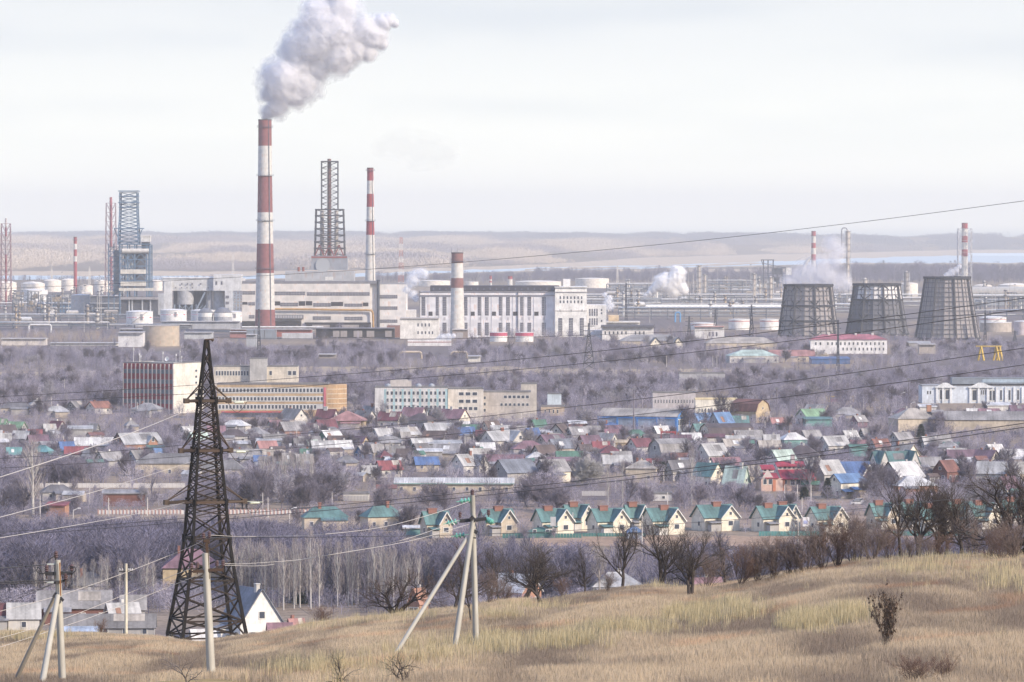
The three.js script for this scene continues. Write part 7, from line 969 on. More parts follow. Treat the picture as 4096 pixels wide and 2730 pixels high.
{ // left braced pole
  const d = 187, s = d / F, r = thing('braced_pole', 'concrete line pole propped by two struts at lower left, with black crossarms', 'pole', V(0, 0, 0)), P = (x, y, dd = d) => at(X('K', x), Y('K', y), dd);
  r.position.copy(P(565, 1700)); const L = (x, y, dd) => P(x, y, dd).sub(r.position);
  part('post', pole2(L(578, 1760), L(525, 448), 0.24, 0.185), postM, r); part('strut', pole2(L(352, 1760, d - 2.5), L(528, 770, d - 0.2), 0.22, 0.165), postM, r); part('strut', pole2(L(62, 1720, d + 2), L(500, 780, d + 0.3), 0.20, 0.14), M(0.36, 0.335, 0.30), r);
  part('rust_streak', mb().bar(L(546, 470, d - 0.16), L(554, 780, d - 0.17), 0.05, 0.02), rustStrip, r); part('crossarm', mb().bar(L(412, 572), L(505, 572), 0.15, 0.13).bar(L(552, 566), L(664, 566), 0.13, 0.12).bar(L(500, 656, d - 0.3), L(612, 632, d + 0.3), 0.10, 0.1).bar(L(548, 790, d - 0.2), L(580, 822, d - 0.2), 0.14, 0.1), blackM, r);
  for (const [x, y] of [[425, 548], [655, 540], [600, 620], [510, 420]]) part('insulator', insul(L(x, y), 1.15), porc, r); part('bracket', mb().bar(L(507, 448), L(510, 400), 0.05).bar(L(490, 790), L(514, 750), 0.12), blackM, r);
  for (const pts of [[[420, 475], [450, 440], [490, 415], [508, 412]], [[412, 560], [390, 576], [350, 565], [330, 545], [346, 510], [365, 530], [385, 570], [430, 570]], [[650, 512], [685, 512], [694, 540], [670, 566], [620, 570]], [[500, 490], [498, 560], [500, 620]]]) part('jumper', mb().tube(pts.map(([x, y]) => L(x, y, d - 0.1)), 0.018, 4), blackM, r);
  part('clamp', mb().bar(L(430, 486), L(498, 484), 0.05).bar(L(420, 652), L(500, 650), 0.06).bar(L(610, 566), L(640, 562), 0.07), M(0.5, 0.55, 0.55), r);
}
{ // bare pole in front of the pylon
  const d = 174, r = thing('line_pole', 'tall concrete pole with rusty bracket standing in front of the brown pylon', 'pole', at(X('K', 1950), Y('K', 1700), d)), L = (x, y, dd = d) => at(X('K', x), Y('K', y), dd).sub(r.position);
  part('post', pole2(L(1950, 1760), L(1885, 382), 0.26, 0.195), postM, r); part('rusty_bracket', mb().bar(L(1912, 620), L(1896, 275), 0.10, 0.08).bar(L(1868, 272), L(1922, 272), 0.10, 0.09).bar(L(1770, 552), L(1868, 548), 0.13, 0.1).bar(L(1912, 540), L(2048, 534), 0.13, 0.1), rustyM, r);
  for (const [x, y] of [[1865, 245], [1920, 232], [1755, 520], [1810, 515], [1990, 498], [2045, 495]]) part('insulator', insul(L(x, y), 0.95), porc, r); part('stay', mb().bar(L(1866, 375), L(1868, 250), 0.05).bar(L(1922, 262), L(1980, 245), 0.05), blackM, r);
}
{ // slim pole behind the brow
  const d = 540, r = thing('line_pole', 'slim pale pole with one dark crossarm behind the brow, left of the pylon', 'pole', at(X('K', 1155), Y('K', 1180), d)), L = (x, y) => at(X('K', x), Y('K', y), d).sub(r.position);
  part('post', pole2(L(1155, 1200), L(1155, 480), 0.30, 0.25), M(0.66, 0.62, 0.52), r); part('crossarm', mb().bar(L(1092, 552), L(1216, 552), 0.12), blackM, r); for (const x of [1098, 1122, 1180, 1196, 1212]) part('insulator', insul(L(x, 540), 0.9), M(0.6, 0.6, 0.62), r);
}
{ // right braced pole with glass insulators
  const d = 224, r = thing('braced_pole', 'concrete line pole with two struts and green glass insulators in the middle of the slope', 'pole', at(1892, 2612, d)), L = (x, y, dd = d) => at(x, y, dd).sub(r.position), l = (x, y, dd) => L(X('L', x), Y('L', y), dd), b = (x, y, dd) => L(X('B', x), Y('B', y), dd);
  part('post', pole2(L(1906, 2650), L(1890, 1982), 0.235, 0.18), postM, r); part('strut', pole2(l(2100, 1330, d - 2), l(2285, 40, d - 0.3), 0.23, 0.17), postM, r); part('strut', pole2(l(1515, 1395, d - 3), l(2230, 235, d - 0.4), 0.21, 0.165), postM, r);
  part('crossarm', mb().bar(b(2160, 1460, d - 0.2), b(2255, 1450, d - 0.2), 0.16).bar(b(2300, 1450, d - 0.2), b(2400, 1436, d - 0.2), 0.16).bar(l(2255, 50, d - 0.35), l(2300, 90, d - 0.35), 0.2).bar(l(2280, 178, d - 0.35), l(2318, 195, d - 0.35), 0.16).bar(l(2210, 235, d - 0.4), l(2305, 245, d - 0.4), 0.06), blackM, r);
  for (const [p, q] of [[b(2282, 1262), V(-1, -0.12, 0.2)], [b(2160, 1455), V(-1, -0.2, 0.2)], [b(2395, 1440), V(0.5, -0.2, 0.9)], [l(2235, 212), V(-1, -0.1, 0.2)]]) part('insulator', disc(p, q.normalize(), 3), glassGreen, r);
  for (const [x, y] of [[2272, 1215], [2157, 1420], [2420, 1400]]) part('pin_insulator', insul(b(x, y), 1.1), porc, r); part('jumper', mb().tube([b(2257, 1215), b(2255, 1180), b(2280, 1185), b(2286, 1240)], 0.015, 4), blackM, r);
}

// ---------- wires ----------
function wire(label, pts, r, m) { const c = new THREE.CatmullRomCurve3(pts.map(([x, y, d]) => at(x, y, d)), false, 'centripetal'); return solo('overhead_wire', label, 'wire', mb().tube(c.getPoints(60), r, 5), m); }
const wd = x => 590 - x * 0.055, W1 = (label, pts, r = 0.028) => wire(label, pts.map(([x, y]) => [x, y, wd(x)]), r, M(0.045, 0.04, 0.045, null, 0.6));
W1('upper dark wire of the top pair crossing the red ribbed factory', [[-60, 1591], [400, 1565], [900, 1533], [1400, 1496], [1924, 1452], [2624, 1381], [3424, 1285], [4160, 1185]]);
W1('lower dark wire of the top pair crossing the red ribbed factory', [[-60, 1617], [500, 1590], [900, 1568], [1400, 1532], [1924, 1492], [2624, 1426], [3424, 1332], [4160, 1229]]);
W1('highest thin wire rising across the sky at right', [[-60, 1158], [410, 1138], [1024, 1105], [1600, 1069], [2624, 980], [3424, 891], [4160, 796]], 0.02);
W1('thin earth wire from the tip of the brown pylon to the cooling towers', [[848, 1352], [1600, 1357], [2210, 1346], [2800, 1324], [3342, 1294], [4160, 1240]], 0.018);
W1('upper wire of the middle pair over the roofs', [[-60, 1839], [380, 1812], [758, 1779], [900, 1764], [1924, 1668], [2824, 1566], [3353, 1500], [4160, 1384]]);
W1('lower wire of the middle pair over the roofs', [[-60, 1877], [380, 1852], [758, 1825], [1024, 1804], [1924, 1727], [2824, 1628], [3624, 1527], [4160, 1451]]);
W1('upper wire of the lowest pair above the cottages', [[-60, 2135], [380, 2104], [732, 2075], [910, 2061], [1924, 1966], [2824, 1867], [3624, 1761], [4160, 1685]], 0.032);
W1('lower wire of the lowest pair above the cottages', [[-60, 2148], [380, 2118], [732, 2090], [910, 2077], [1924, 1984], [2824, 1883], [3624, 1779], [4160, 1701]], 0.032);
const wl = M(0.46, 0.43, 0.40, null, 0.6), W2 = (label, pts, r, m = wl) => wire(label, pts, r, m);
W2('upper pale wire running down to the left edge', [[-60, 1928, 190], [148, 1862, 220], [300, 1812, 224], [714, 1657, 400], [784, 1629, 490]], 0.019); W2('middle pale wire running down to the left edge', [[-60, 2086, 190], [300, 1990, 224], [544, 1918, 330], [762, 1849, 490]], 0.015); W2('lower pale wire running down to the left edge', [[-60, 2163, 190], [244, 2112, 224], [531, 2060, 330], [736, 2012, 490]], 0.014);
W2('pale wire from the top of the pole before the pylon to the left', [[836, 2142, 174], [680, 2222, 214], [514, 2287, 212], [253, 2378, 208], [-60, 2462, 204]], 0.011); W2('pale wire from the left bracket of the pole before the pylon', [[788, 2266, 174], [553, 2358, 213], [244, 2480, 209], [-60, 2572, 205]], 0.011); W2('pale wire from the right bracket of the pole before the pylon to the left', [[889, 2257, 174], [680, 2347, 213], [400, 2457, 210], [-60, 2610, 205]], 0.011);
W2('pale sagging wire from the pole top to the upper green insulator', [[836, 2142, 174], [1024, 2147, 222], [1300, 2138, 206], [1538, 2108, 214], [1760, 2048, 221], [1880, 2006, 224]], 0.011); W2('pale sagging wire to the middle green insulator', [[889, 2256, 174], [1050, 2252, 221], [1205, 2239, 226], [1597, 2165, 214], [1802, 2095, 221], [1832, 2083, 222]], 0.011); W2('lower pale sagging wire passing the middle green insulator', [[890, 2263, 174], [1096, 2259, 223], [1318, 2221, 206], [1640, 2165, 215], [1884, 2096, 224]], 0.011);
W2('straight dark wire from pole bracket to the lowest green insulator', [[836, 2152, 174], [1024, 2152, 222], [1450, 2148, 212], [1841, 2141, 223]], 0.013, blackM); W2('dark wire from the braced pole across the cottages to the right', [[1905, 2138, 224], [2200, 2128, 262], [2497, 2110, 275], [2731, 2095, 283], [3200, 2060, 300], [3467, 2034, 310], [4160, 1960, 332]], 0.016, blackM);
W2('upper dark wire leaving the left braced pole to the left edge', [[218, 2257, 187], [100, 2267, 214], [-60, 2277, 186]], 0.02, blackM); W2('middle dark wire leaving the left braced pole to the left edge', [[218, 2322, 187], [-60, 2332, 186]], 0.02, blackM); W2('lower dark wire leaving the left braced pole to the left edge', [[190, 2332, 187], [-60, 2339, 186]], 0.018, blackM);
W2('thin dark wire falling from the left braced pole to the lower left', [[218, 2335, 187], [100, 2375, 300], [-60, 2420, 370]], 0.014, blackM); W2('second thin dark wire falling from the left braced pole', [[214, 2336, 187], [90, 2388, 300], [-60, 2440, 370]], 0.014, blackM); W2('thin slack wire from the brown pylon down to the right', [[945, 2286, 500], [1100, 2368, 470], [1240, 2462, 440]], 0.016, blackM);
for (const [y, l] of [[1605, 'top'], [1803, 'middle'], [2009, 'lowest']]) W2(`slack dark wire leaving the ${l} glass insulator of the brown pylon`, [[y === 1605 ? 925 : y === 1803 ? 945 : 1005, y, 505], [1400, y + 14, 760], [1900, y + 20, 1000], [2500, y + 10, 1250]], 0.014, blackM);

// ---------- bare trees and bushes on the brow ----------
const barkM = M(0.055, 0.045, 0.042, null, 0.95), twigM = M(0.10, 0.078, 0.068, null, 0.95), twigR = M(0.15, 0.095, 0.075, null, 0.95), paleM = M(0.36, 0.33, 0.32, null, 0.9), leafM = M(0.11, 0.072, 0.05, null, 0.9);
const protos = {};
const KIND = {
  vase: [{ h: 6, r: 0.19, levels: 4, limbLevels: 5, clear: 0.4, angle: [0.35, 0.75], twigs: 1, tw: 0.0065, stems: 3, splay: 0.75, wobble: 0.42, lift: 0.07, kids: 1, odds: 0.6 }, 3],
  upright: [{ h: 6, r: 0.2, levels: 4, limbLevels: 5, clear: 0.35, angle: [0.4, 0.85], twigs: 1, tw: 0.0065, wobble: 0.34, lift: 0.09, kids: 1, kids0: 3, odds: 0.62 }, 3],
  wide: [{ h: 6, r: 0.22, levels: 4, limbLevels: 5, clear: 0.2, angle: [0.5, 1.1], twigs: 1, tw: 0.009, lean: 0.35, splay: 0.7, stems: 3, wobble: 0.5, lift: 0.04, kids: 1, kids0: 2, odds: 0.66 }, 3],
  bush: [{ h: 4, r: 0.045, levels: 3, limbLevels: 2, clear: 0.1, angle: [0.25, 0.7], twigs: 2, tw: 0.008, stems: 7, splay: 0.9, wobble: 0.3, lift: 0.1, kids: 1, kids0: 1, odds: 0.62 }, 4],
};
function bareTree(kind, label, px, pyTop, pyFoot, o = {}) {
  const [opt, nv] = KIND[kind], v = (o.v || 0) % nv, key = kind + v + (o.m ? 'p' : '');
  if (!protos[key]) { const { limb, twig } = skeleton(101 + v * 17 + kind.length * 5, opt), r = new THREE.Group(); mesh('trunk', limb, o.bark || (kind === 'bush' ? M(0.10, 0.078, 0.068, null, 0.95) : barkM), r); mesh('crown', twig, o.m || (kind === 'bush' ? M(0.165, 0.125, 0.112, null, 0.95) : twigM), r); let top = 0; const p = twig.p; for (let k = 1; k < p.length; k += 3) top = Math.max(top, p[k]); r.userData.top = top; protos[key] = r; }
  const f = o.behind ? (() => { const d = table(CREST, px, 2) + o.behind, q = stand(px, d); return q; })() : onHill(px, pyFoot), d = -f.z, h = EYE - slope(pyTop) * d - f.y, c = protos[key].clone(), sc = h / protos[key].userData.top;
  c.name = numbered(kind === 'bush' ? 'bare_bush' : 'bare_tree'); c.position.copy(f); c.scale.set(sc * (o.w || 1), sc, sc * (o.w || 1)); c.rotation.y = o.turn || v * 2.1 + px * 0.37; scene.add(c); tag(c, label, kind === 'bush' ? 'bush' : 'tree', o.group); return c;
}
bareTree('wide', 'low wide leafless tree leaning left on the brow, left of the braced pole', 1575, 2258, 2470, { v: 0, w: 1.25, m: twigR });
bareTree('upright', 'leafless tree with reddish twigs directly behind the braced pole', 1819, 2140, 2450, { v: 1, m: twigR, w: 1.1 });
bareTree('upright', 'dark thin trunk touching the right post of the braced pole', 1884, 2250, 2500, { v: 2, w: 0.7 });
bareTree('upright', 'slender leafless tree, first to the right of the braced pole', 1994, 2170, 2412, { v: 0, w: 0.8 });
bareTree('vase', 'vase-shaped leafless tree, left of two alike right of the braced pole', 2096, 2152, 2402, { v: 0, w: 1.15 });
bareTree('vase', 'vase-shaped leafless tree, right of two alike, rooted a bit lower', 2168, 2180, 2425, { v: 1, w: 1.2 });
bareTree('upright', 'thin leafless tree before the broad pale grey roof', 2340, 2160, 2366, { v: 1, w: 0.8 });
bareTree('upright', 'pale birch-like tree before the broad pale grey roof', 2398, 2140, 2362, { v: 2, w: 0.7, m: paleM, bark: paleM });
bareTree('upright', 'tall leafless tree with dense crown in front of the third cottage', 2492, 2068, 2348, { v: 0, w: 0.95 });
bareTree('vase', 'large dark leafless tree in the middle of the brow, tallest of its clump', 2648, 2030, 2332, { v: 2, w: 1.1 });
bareTree('vase', 'dark leafless tree with crooked limbs, rooted below the grass mound', 2762, 2085, 2392, { v: 2, w: 1.15, turn: 0.4 });
bareTree('upright', 'leafless tree in shade right of the crooked dark one', 2900, 2110, 2345, { v: 1, w: 0.9 });
bareTree('upright', 'tall leafless tree with forked trunk, left of the right-hand group', 3603, 1875, 2242, { v: 2, w: 1.0 });
bareTree('vase', 'leafless tree with steep limbs, second of the right-hand group', 3678, 1880, 2238, { v: 0, w: 1.1 });
bareTree('vase', 'leafless tree with a strongly leaning trunk, third of the right-hand group', 3738, 1900, 2234, { v: 1, w: 1.0 });
bareTree('upright', 'thin leafless tree between leaning and tall right-hand trees', 3792, 1960, 2230, { v: 0, w: 0.8 });
bareTree('upright', 'tall leafless tree, fifth of the right-hand group', 3850, 1880, 2228, { v: 1, w: 1.05 });
bareTree('wide', 'twisted big leafless tree near the right edge', 4030, 1815, 2240, { v: 2, w: 1.1 });
bareTree('upright', 'leafless tree cut by the right edge of the picture', 4105, 1850, 2230, { v: 2, w: 1.0 });
[[2010, 2300, 2415, 'at the foot of the slender tree'], [2255, 2300, 2398, 'right of the vase-shaped pair'], [2430, 2270, 2372, 'left of the dense-crowned tree'], [2830, 2180, 2365, 'under the crooked dark tree'], [2960, 2150, 2350, 'first in the brown thicket'], [3030, 2140, 2340, 'second in the brown thicket'], [3100, 2110, 2325, 'third in the brown thicket'], [3165, 2120, 2312, 'fourth in the brown thicket'], [3225, 2090, 2300, 'fifth in the brown thicket'], [3290, 2050, 2288, 'tallest in the brown thicket'], [3350, 2040, 2275, 'sixth in the brown thicket'], [3420, 2010, 2262, 'before the notice board side of the thicket'], [3490, 2030, 2255, 'left of the right-hand tree group'], [3550, 2080, 2248, 'at the foot of the forked trunk'], [3640, 2120, 2242, 'between the first right-hand trees'], [3710, 2130, 2240, 'under the leaning right-hand trunk'], [3770, 2110, 2238, 'behind the fifth right-hand tree'], [3900, 2060, 2240, 'left in the dark right-hand thicket'], [3960, 2030, 2248, 'in the middle of the dark right-hand thicket'], [4010, 2090, 2262, 'low in front of the twisted tree'], [4070, 2040, 2255, 'at the right edge of the dark thicket'], [1960, 2260, 2425, 'right beside the braced pole']].forEach(([x, a, b, l], k) => bareTree('bush', 'brown leafless shrub ' + l, x, a, b, { v: k, w: 1.15, m: k % 3 === 1 ? twigR : undefined }));
bareTree('bush', 'small shrub with reddish leaves on the brow right of the pylon', 1279, 2415, 2492, { v: 1, w: 1.6, m: twigR }); bareTree('bush', 'tiny weed bush with seed heads behind the brow at left', 405, 2462, 2545, { v: 2, w: 1, m: twigR });
{ // dead branches sticking out of the grass
  const dead = { h: 2.2, r: 0.045, levels: 3, limbLevels: 4, clear: 0.2, angle: [0.5, 1.0], twigs: 0, tw: 0.01, wobble: 0.6, lift: 0.06, kids: 1, kids0: 1, tips: 1 };
  for (const [seed, x, a, b, l, st, m] of [[5, 742, 2600, 2735, 'small crooked dead tree in the grass below the pylon', 1, M(0.16, 0.145, 0.14, null, 0.9)], [9, 1360, 2575, 2740, 'dark dead branches at the bottom edge left of the long strut', 2, barkM], [14, 1600, 2600, 2745, 'dead forked branch at the bottom edge under the long strut', 2, barkM]]) { const { limb } = skeleton(seed, { ...dead, stems: st, splay: 0.9 }), r = thing('dead_branch', l, 'dead tree', onHill(x, b)); part('branch', limb, m, r); let top = 0; for (let k = 1; k < limb.p.length; k += 3) top = Math.max(top, limb.p[k]); const h = EYE - slope(a) * -r.position.z - r.position.y; r.scale.setScalar(h / top); }
  const f = onHill(3538, 2618), r = thing('leafy_bush', 'upright bush with withered dark brown leaves on the grass slope at right', 'bush', f), s = skeleton(31, { h: 3, r: 0.03, levels: 3, limbLevels: 4, clear: 0.12, angle: [0.25, 0.6], twigs: 1, tw: 0.006, stems: 5, splay: 0.55, wobble: 0.25, lift: 0.12, kids: 1, kids0: 1 }), R = rng(4), lv = mb(); let top = 0; const p = s.twig.p; for (let k = 1; k < p.length; k += 3) top = Math.max(top, p[k]);
  for (let k = 0; k < p.length; k += 27) if (p[k + 1] > top * 0.22 && R() < 0.32) for (let j = 0; j < 2; j++) { const c = V(p[k] + (R() - 0.5) * 0.12, p[k + 1] + (R() - 0.5) * 0.12, p[k + 2] + (R() - 0.5) * 0.12), a = V(R() - 0.5, R() - 0.5, R() - 0.5).normalize().multiplyScalar(0.09), b = V(R() - 0.5, -R(), R() - 0.5).normalize().multiplyScalar(0.07); lv.tri(c.clone().add(a), c.clone().add(b), c.clone().sub(a)).tri(c.clone().sub(a), c.clone().sub(b), c.clone().add(a)); }
  part('stem', s.limb, barkM, r); part('twig', s.twig, twigM, r); const lf = part('withered_leaf', lv, leafM, r); lf.userData.kind = 'stuff'; r.scale.setScalar((EYE - slope(2325) * -f.z - f.y) / top); r.scale.x *= 0.72; r.scale.z *= 0.8; r.scale.y *= 1.12;
  bareTree('bush', 'reddish leafless shrub at the bottom edge below the leafy bush, left one', 3660, 2600, 2760, { v: 3, w: 1.5, m: twigR }); bareTree('bush', 'reddish leafless shrub at the bottom edge below the leafy bush, right one', 3780, 2600, 2750, { v: 0, w: 1.2, m: twigR });
}
// ---------- dry grass ----------
function tuft(seed, n, h, w, spread, bend) { const R = rng(seed), b = mb(); for (let k = 0; k < n; k++) { const a = R() * 6.283, q = Math.sqrt(R()) * spread, x = Math.cos(a) * q, z = Math.sin(a) * q, t = R() * 6.283, hh = h * lerp(0.5, 1, R()), ben = bend * hh * (0.3 + R()), e = V(Math.cos(t), 0, Math.sin(t)).multiplyScalar(w / 2), c = R() * 6.283, m = V(x + Math.cos(c) * ben * 0.35, hh * 0.6, z + Math.sin(c) * ben * 0.35), p = V(x + Math.cos(c) * ben, hh, z + Math.sin(c) * ben), o = V(x, -0.08, z), up = V(0, 1, 0); b.tri(o.clone().sub(e), o.clone().add(e), m.clone().add(e.clone().multiplyScalar(0.8)), up, up, up).tri(o.clone().sub(e), m.clone().add(e.clone().multiplyScalar(0.8)), m.clone().sub(e.clone().multiplyScalar(0.8)), up, up, up).tri(m.clone().sub(e.clone().multiplyScalar(0.8)), m.clone().add(e.clone().multiplyScalar(0.8)), p, up, up, up); } return b.geo(); }
const grassM = new THREE.MeshPhysicalMaterial({ color: 0xffffff, roughness: 1, specularIntensity: 0.15, transmission: 0.5, thickness: 0, side: THREE.DoubleSide });
{
  const R = rng(12), low = [], tall = [];
  const n0 = 230000; for (let k = 0; k < n0; k++) { // spread evenly over what the picture shows of the slope
    const u = (R() * 2 - 1) * 0.115, px = 2048 + u * F, yc = table(CREST, px, 1), dc = table(CREST, px, 2), d0 = table(CREST, px, 3), t = R(), d = lerp(d0 - 22, dc + 14, Math.pow(t, 0.8)), x = u * d, y = terrain(x, -d), s = strawness(x, -d); low.push([x, y, -d, lerp(0.7, 1.15, R()) * (0.75 + 0.5 * s) * (d > dc ? 0.8 : 1), 1, s]);
  }
  const patch = [[3230, 2520, 110, 36, 800], [3400, 2495, 80, 34, 450], [2660, 2345, 90, 25, 500], [2800, 2480, 120, 40, 500], [2500, 2540, 200, 24, 500], [2250, 2590, 200, 26, 550], [2730, 2480, 120, 20, 300], [1960, 2600, 130, 40, 600], [1700, 2640, 220, 60, 500], [1300, 2700, 260, 40, 500], [3680, 2290, 220, 40, 400], [4000, 2330, 120, 60, 300], [2960, 2460, 120, 40, 400], [1450, 2490, 200, 22, 250], [1250, 2520, 150, 20, 160], [150, 2560, 200, 22, 400], [2150, 2445, 160, 14, 200], [2000, 2480, 150, 16, 200], [3900, 2250, 240, 12, 160], [1650, 2475, 120, 15, 160]];
  for (const [cx, cy, wx, wy, n] of patch) for (let k = 0; k < n * 0.55; k++) { const px = cx + (R() + R() + R() - 1.5) * wx, py = cy + (R() + R() + R() - 1.5) * wy; if (py < table(CREST, px, 1) + 3) continue; const p = onHill(px, py); tall.push([p.x, p.y, p.z, lerp(0.6, 1.15, R()) * (-p.z / 250 > 1.3 ? 1.1 : 1), 1]); }
  for (let k = 0; k < 500; k++) { const u = (R() * 2 - 1) * 0.113, px = 2048 + u * F, dc = table(CREST, px, 2), d = lerp(table(CREST, px, 3), dc + 4, Math.pow(R(), 0.5)), x = u * d; tall.push([x, terrain(x, -d), -d, lerp(0.5, 0.9, R()), 1]); }
  scatter('dry_grass', 'dry straw-coloured and brown grass covering the hillside', [1, 2, 3, 4].map(k => tuft(k, 26, 0.33, 0.0105, 0.52, 0.24)), grassM, low, (Q, p) => { const s = clamp(p[5] * 0.92 - 0.04 - 0.16 * smooth(p[0] / -p[2], -0.02, 0.1) + (Q() - 0.5) * 0.34), o = hash(Math.floor(p[0] / 3.2), Math.floor(p[2] / 5), 9) < 0.10 ? 1 : 0; return [lerp(0.42, 0.93, s) + o * 0.07, lerp(0.31, 0.72, s) - o * 0.01, lerp(0.215, 0.46, s) - o * 0.03]; });
  scatter('tall_reed_grass', 'tall pale reed grass standing in clumps on the hillside', [7, 8, 9].map(k => tuft(k, 9, 0.9, 0.015, 0.22, 0.24)), grassM, tall, Q => { const s = Q(); return [lerp(0.80, 0.93, s), lerp(0.64, 0.77, s), lerp(0.34, 0.44, s)]; });
}
// ---------- conifers, poplars and single trees of the plain ----------
function conifer(label, t, x, yt, yb, w, seed) { const d = dAt(Y(t, yb)), s = d / F * TF, h = (yb - yt) * s, r = thing('conifer', label, 'tree', base(t, x, yb)), R = rng(seed), b = mb(), ww = w * s; part('trunk', mb().cyl(V(0, -0.5, 0), V(0, h * 0.9, 0), h * 0.02, 0.03, 6), barkM, r); for (let k = 0; k < 1500; k++) { const q = Math.pow(R(), 0.8), y = h * lerp(0.06, 1, q), rr = ww / 2 * Math.pow(1 - q, 0.75) * (0.75 + 0.4 * noise2(q * 9, seed)), a = R() * 6.283, e = Math.sqrt(R()) * rr, c = V(Math.cos(a) * e, y, Math.sin(a) * e), l = 0.45 + R() * 0.5, dd = V(Math.cos(a), -0.25 + R() * 0.5, Math.sin(a)).normalize(), n = V(-Math.sin(a), R() - 0.5, Math.cos(a)).multiplyScalar(0.16); b.tri(c.clone().sub(n), c.clone().add(n), c.clone().addScaledVector(dd, l)); } part('crown', b, M(0.035, 0.055, 0.045, null, 1), r); keep.push([X(t, x - w / 2), X(t, x + w / 2), Y(t, yt), Y(t, yb - 25), d]); }
conifer('dark cone-shaped spruce left of the pale yellow house with blue roof', 'D', 1632, 948, 1142, 110, 3); conifer('dark broad conifer before the slate-grey roof', 'D', 120, 800, 985, 130, 4); conifer('tall dark pine in front of the beige school', 'E', 1408, 455, 590, 105, 5); conifer('small dark conifer beside the wide crimson roof', 'D', 800, 752, 850, 40, 6); conifer('dark bushy conifer below the mansion', 'D', 1420, 1030, 1150, 110, 7); conifer('small dark conifer in the hollow right of the white gabled house', 'L', 705, 750, 850, 80, 8); conifer('dark evergreen between mauve roofs below the pale blue block', 'B', 1600, 510, 580, 90, 9); conifer('dark evergreen left of the brown-grey roof with cream gable', 'E', 900, 620, 715, 90, 12);
const poplarG = [61, 62, 63].map(k => { const R = rng(k), t = mb(), c = mb(), h = 10; t.cyl(V(0, -0.3, 0), V((R() - 0.5) * 0.3, h * 0.55, 0), 0.17, 0.10, 6, false).cyl(V(0, h * 0.55, 0), V((R() - 0.5) * 0.5, h * 0.95, 0), 0.10, 0.02, 5, false); for (let k = 0; k < 26; k++) { const a = R() * 6.283, y = h * lerp(0.2, 0.75, R()), l = h * lerp(0.15, 0.3, R()), e = V(Math.cos(a) * l * 0.32, l, Math.sin(a) * l * 0.32); t.cyl(V(0, y, 0), V(e.x, y + e.y, e.z), 0.05, 0.015, 3, false); } for (let k = 0; k < 520; k++) { const q = R(), y = h * lerp(0.18, 1, q), rr = 1.15 * Math.pow(Math.sin(Math.PI * clamp(0.15 + 0.83 * q)), 0.6), a = R() * 6.283, e = Math.sqrt(R()) * rr, p = V(Math.cos(a) * e, y, Math.sin(a) * e), l = 0.5 + R() * 0.8, n = V(R() - 0.5, 0, R() - 0.5).normalize().multiplyScalar(0.022); c.tri(p.clone().sub(n), p.clone().add(n), p.clone().add(V(Math.cos(a) * l * 0.3, l, Math.sin(a) * l * 0.3))); } return [t.geo(), c.geo()]; });
const pbark = M(0.40, 0.385, 0.375, null, 0.9), ptwig = M(0.30, 0.265, 0.26, null, 0.95);
function poplar(px, pyTop, pyFoot, k, label, group, w = 1) { const d = dAt(pyFoot), f = at(px, pyFoot, d), h = (EYE - slope(pyTop) * d), r = thing('poplar_tree', label, 'tree', V(f.x, 0, f.z), px * 0.7, group), [a, b] = poplarG[k % 3]; part('trunk', a, pbark, r); part('crown', b, ptwig, r); r.scale.set(h / 10 * w * 0.75, h / 10, h / 10 * w * 0.75); }
{ const R = rng(21); for (let k = 0; k < 46; k++) { const x = 925 + k * 17.5 + (R() - 0.5) * 14, b = 2400 + R() * 45; poplar(x, 2150 + 60 * R() + (k % 9 === 0 ? -20 : 0) + (k > 34 ? 40 : 0), b, k, 'pale-trunked leafless poplar in the hollow between pylon and braced pole', 'poplars in the hollow right of the pylon', 1.05); }
  for (let k = 0; k < 24; k++) { const x = -10 + k * 27 + (R() - 0.5) * 20, b = 2395 + R() * 30; poplar(x, 2225 + 40 * R(), b, k, 'pale leafless poplar among the lower left houses', 'poplars at lower left', 1.2); }
  for (let k = 0; k < 15; k++) { const x = 1040 + k * 15 + (R() - 0.5) * 10, b = 1985 + R() * 20; poplar(x, 1815 + 20 * R(), b, k, 'slim leafless poplar in the tall row below the mid town roofs', 'poplar row in mid town', 0.9); }
  [[130, 1770, 2060, 2.0, 'single tall pale leafless poplar at far left'], [2432, 1860, 2030, 0.9, 'leafless poplar left of two before the beige house with pale roof'], [2490, 1845, 2035, 0.9, 'leafless poplar between beige house and pale leafless tree'], [2585, 1880, 2010, 0.8, 'leafless poplar before the beige house with pale hip roof'], [2767, 1800, 2020, 0.9, 'slim leafless poplar before the green-roofed cream gable'], [1500, 1790, 1850, 0.9, 'white birch left of two over the mid town roofs'], [1560, 1770, 1850, 0.9, 'white birch right of two over the mid town roofs'], [1760, 1500, 1640, 1.4, 'leafless poplar in front of the white and pale blue block']].forEach(([x, a, b, w, l], k) => poplar(x, a, b, k, l, undefined, w));
}
{ const s = skeleton(44, { h: 11, r: 0.3, levels: 5, limbLevels: 3, clear: 0.15, angle: [0.4, 0.8], twigs: 2, tw: 0.04, stems: 3, splay: 0.8, wobble: 0.35, lift: 0.06, kids: 1, kids0: 2 }), r = thing('bare_tree', 'big pale grey leafless tree in front of the beige house with hip roof', 'tree', base('C', 1270, 1020)); part('trunk', s.limb, M(0.34, 0.33, 0.33, null, 0.9), r); part('crown', s.twig, M(0.40, 0.385, 0.38, null, 0.95), r); let top = 0; for (let k = 1; k < s.twig.p.length; k += 3) top = Math.max(top, s.twig.p[k]); const h = EYE - slope(Y('C', 735)) * -r.position.z; r.scale.setScalar(h / top); r.scale.x *= 1.3; keep.push([X('C', 1080), X('C', 1450), Y('C', 735), Y('C', 930), -r.position.z]); }
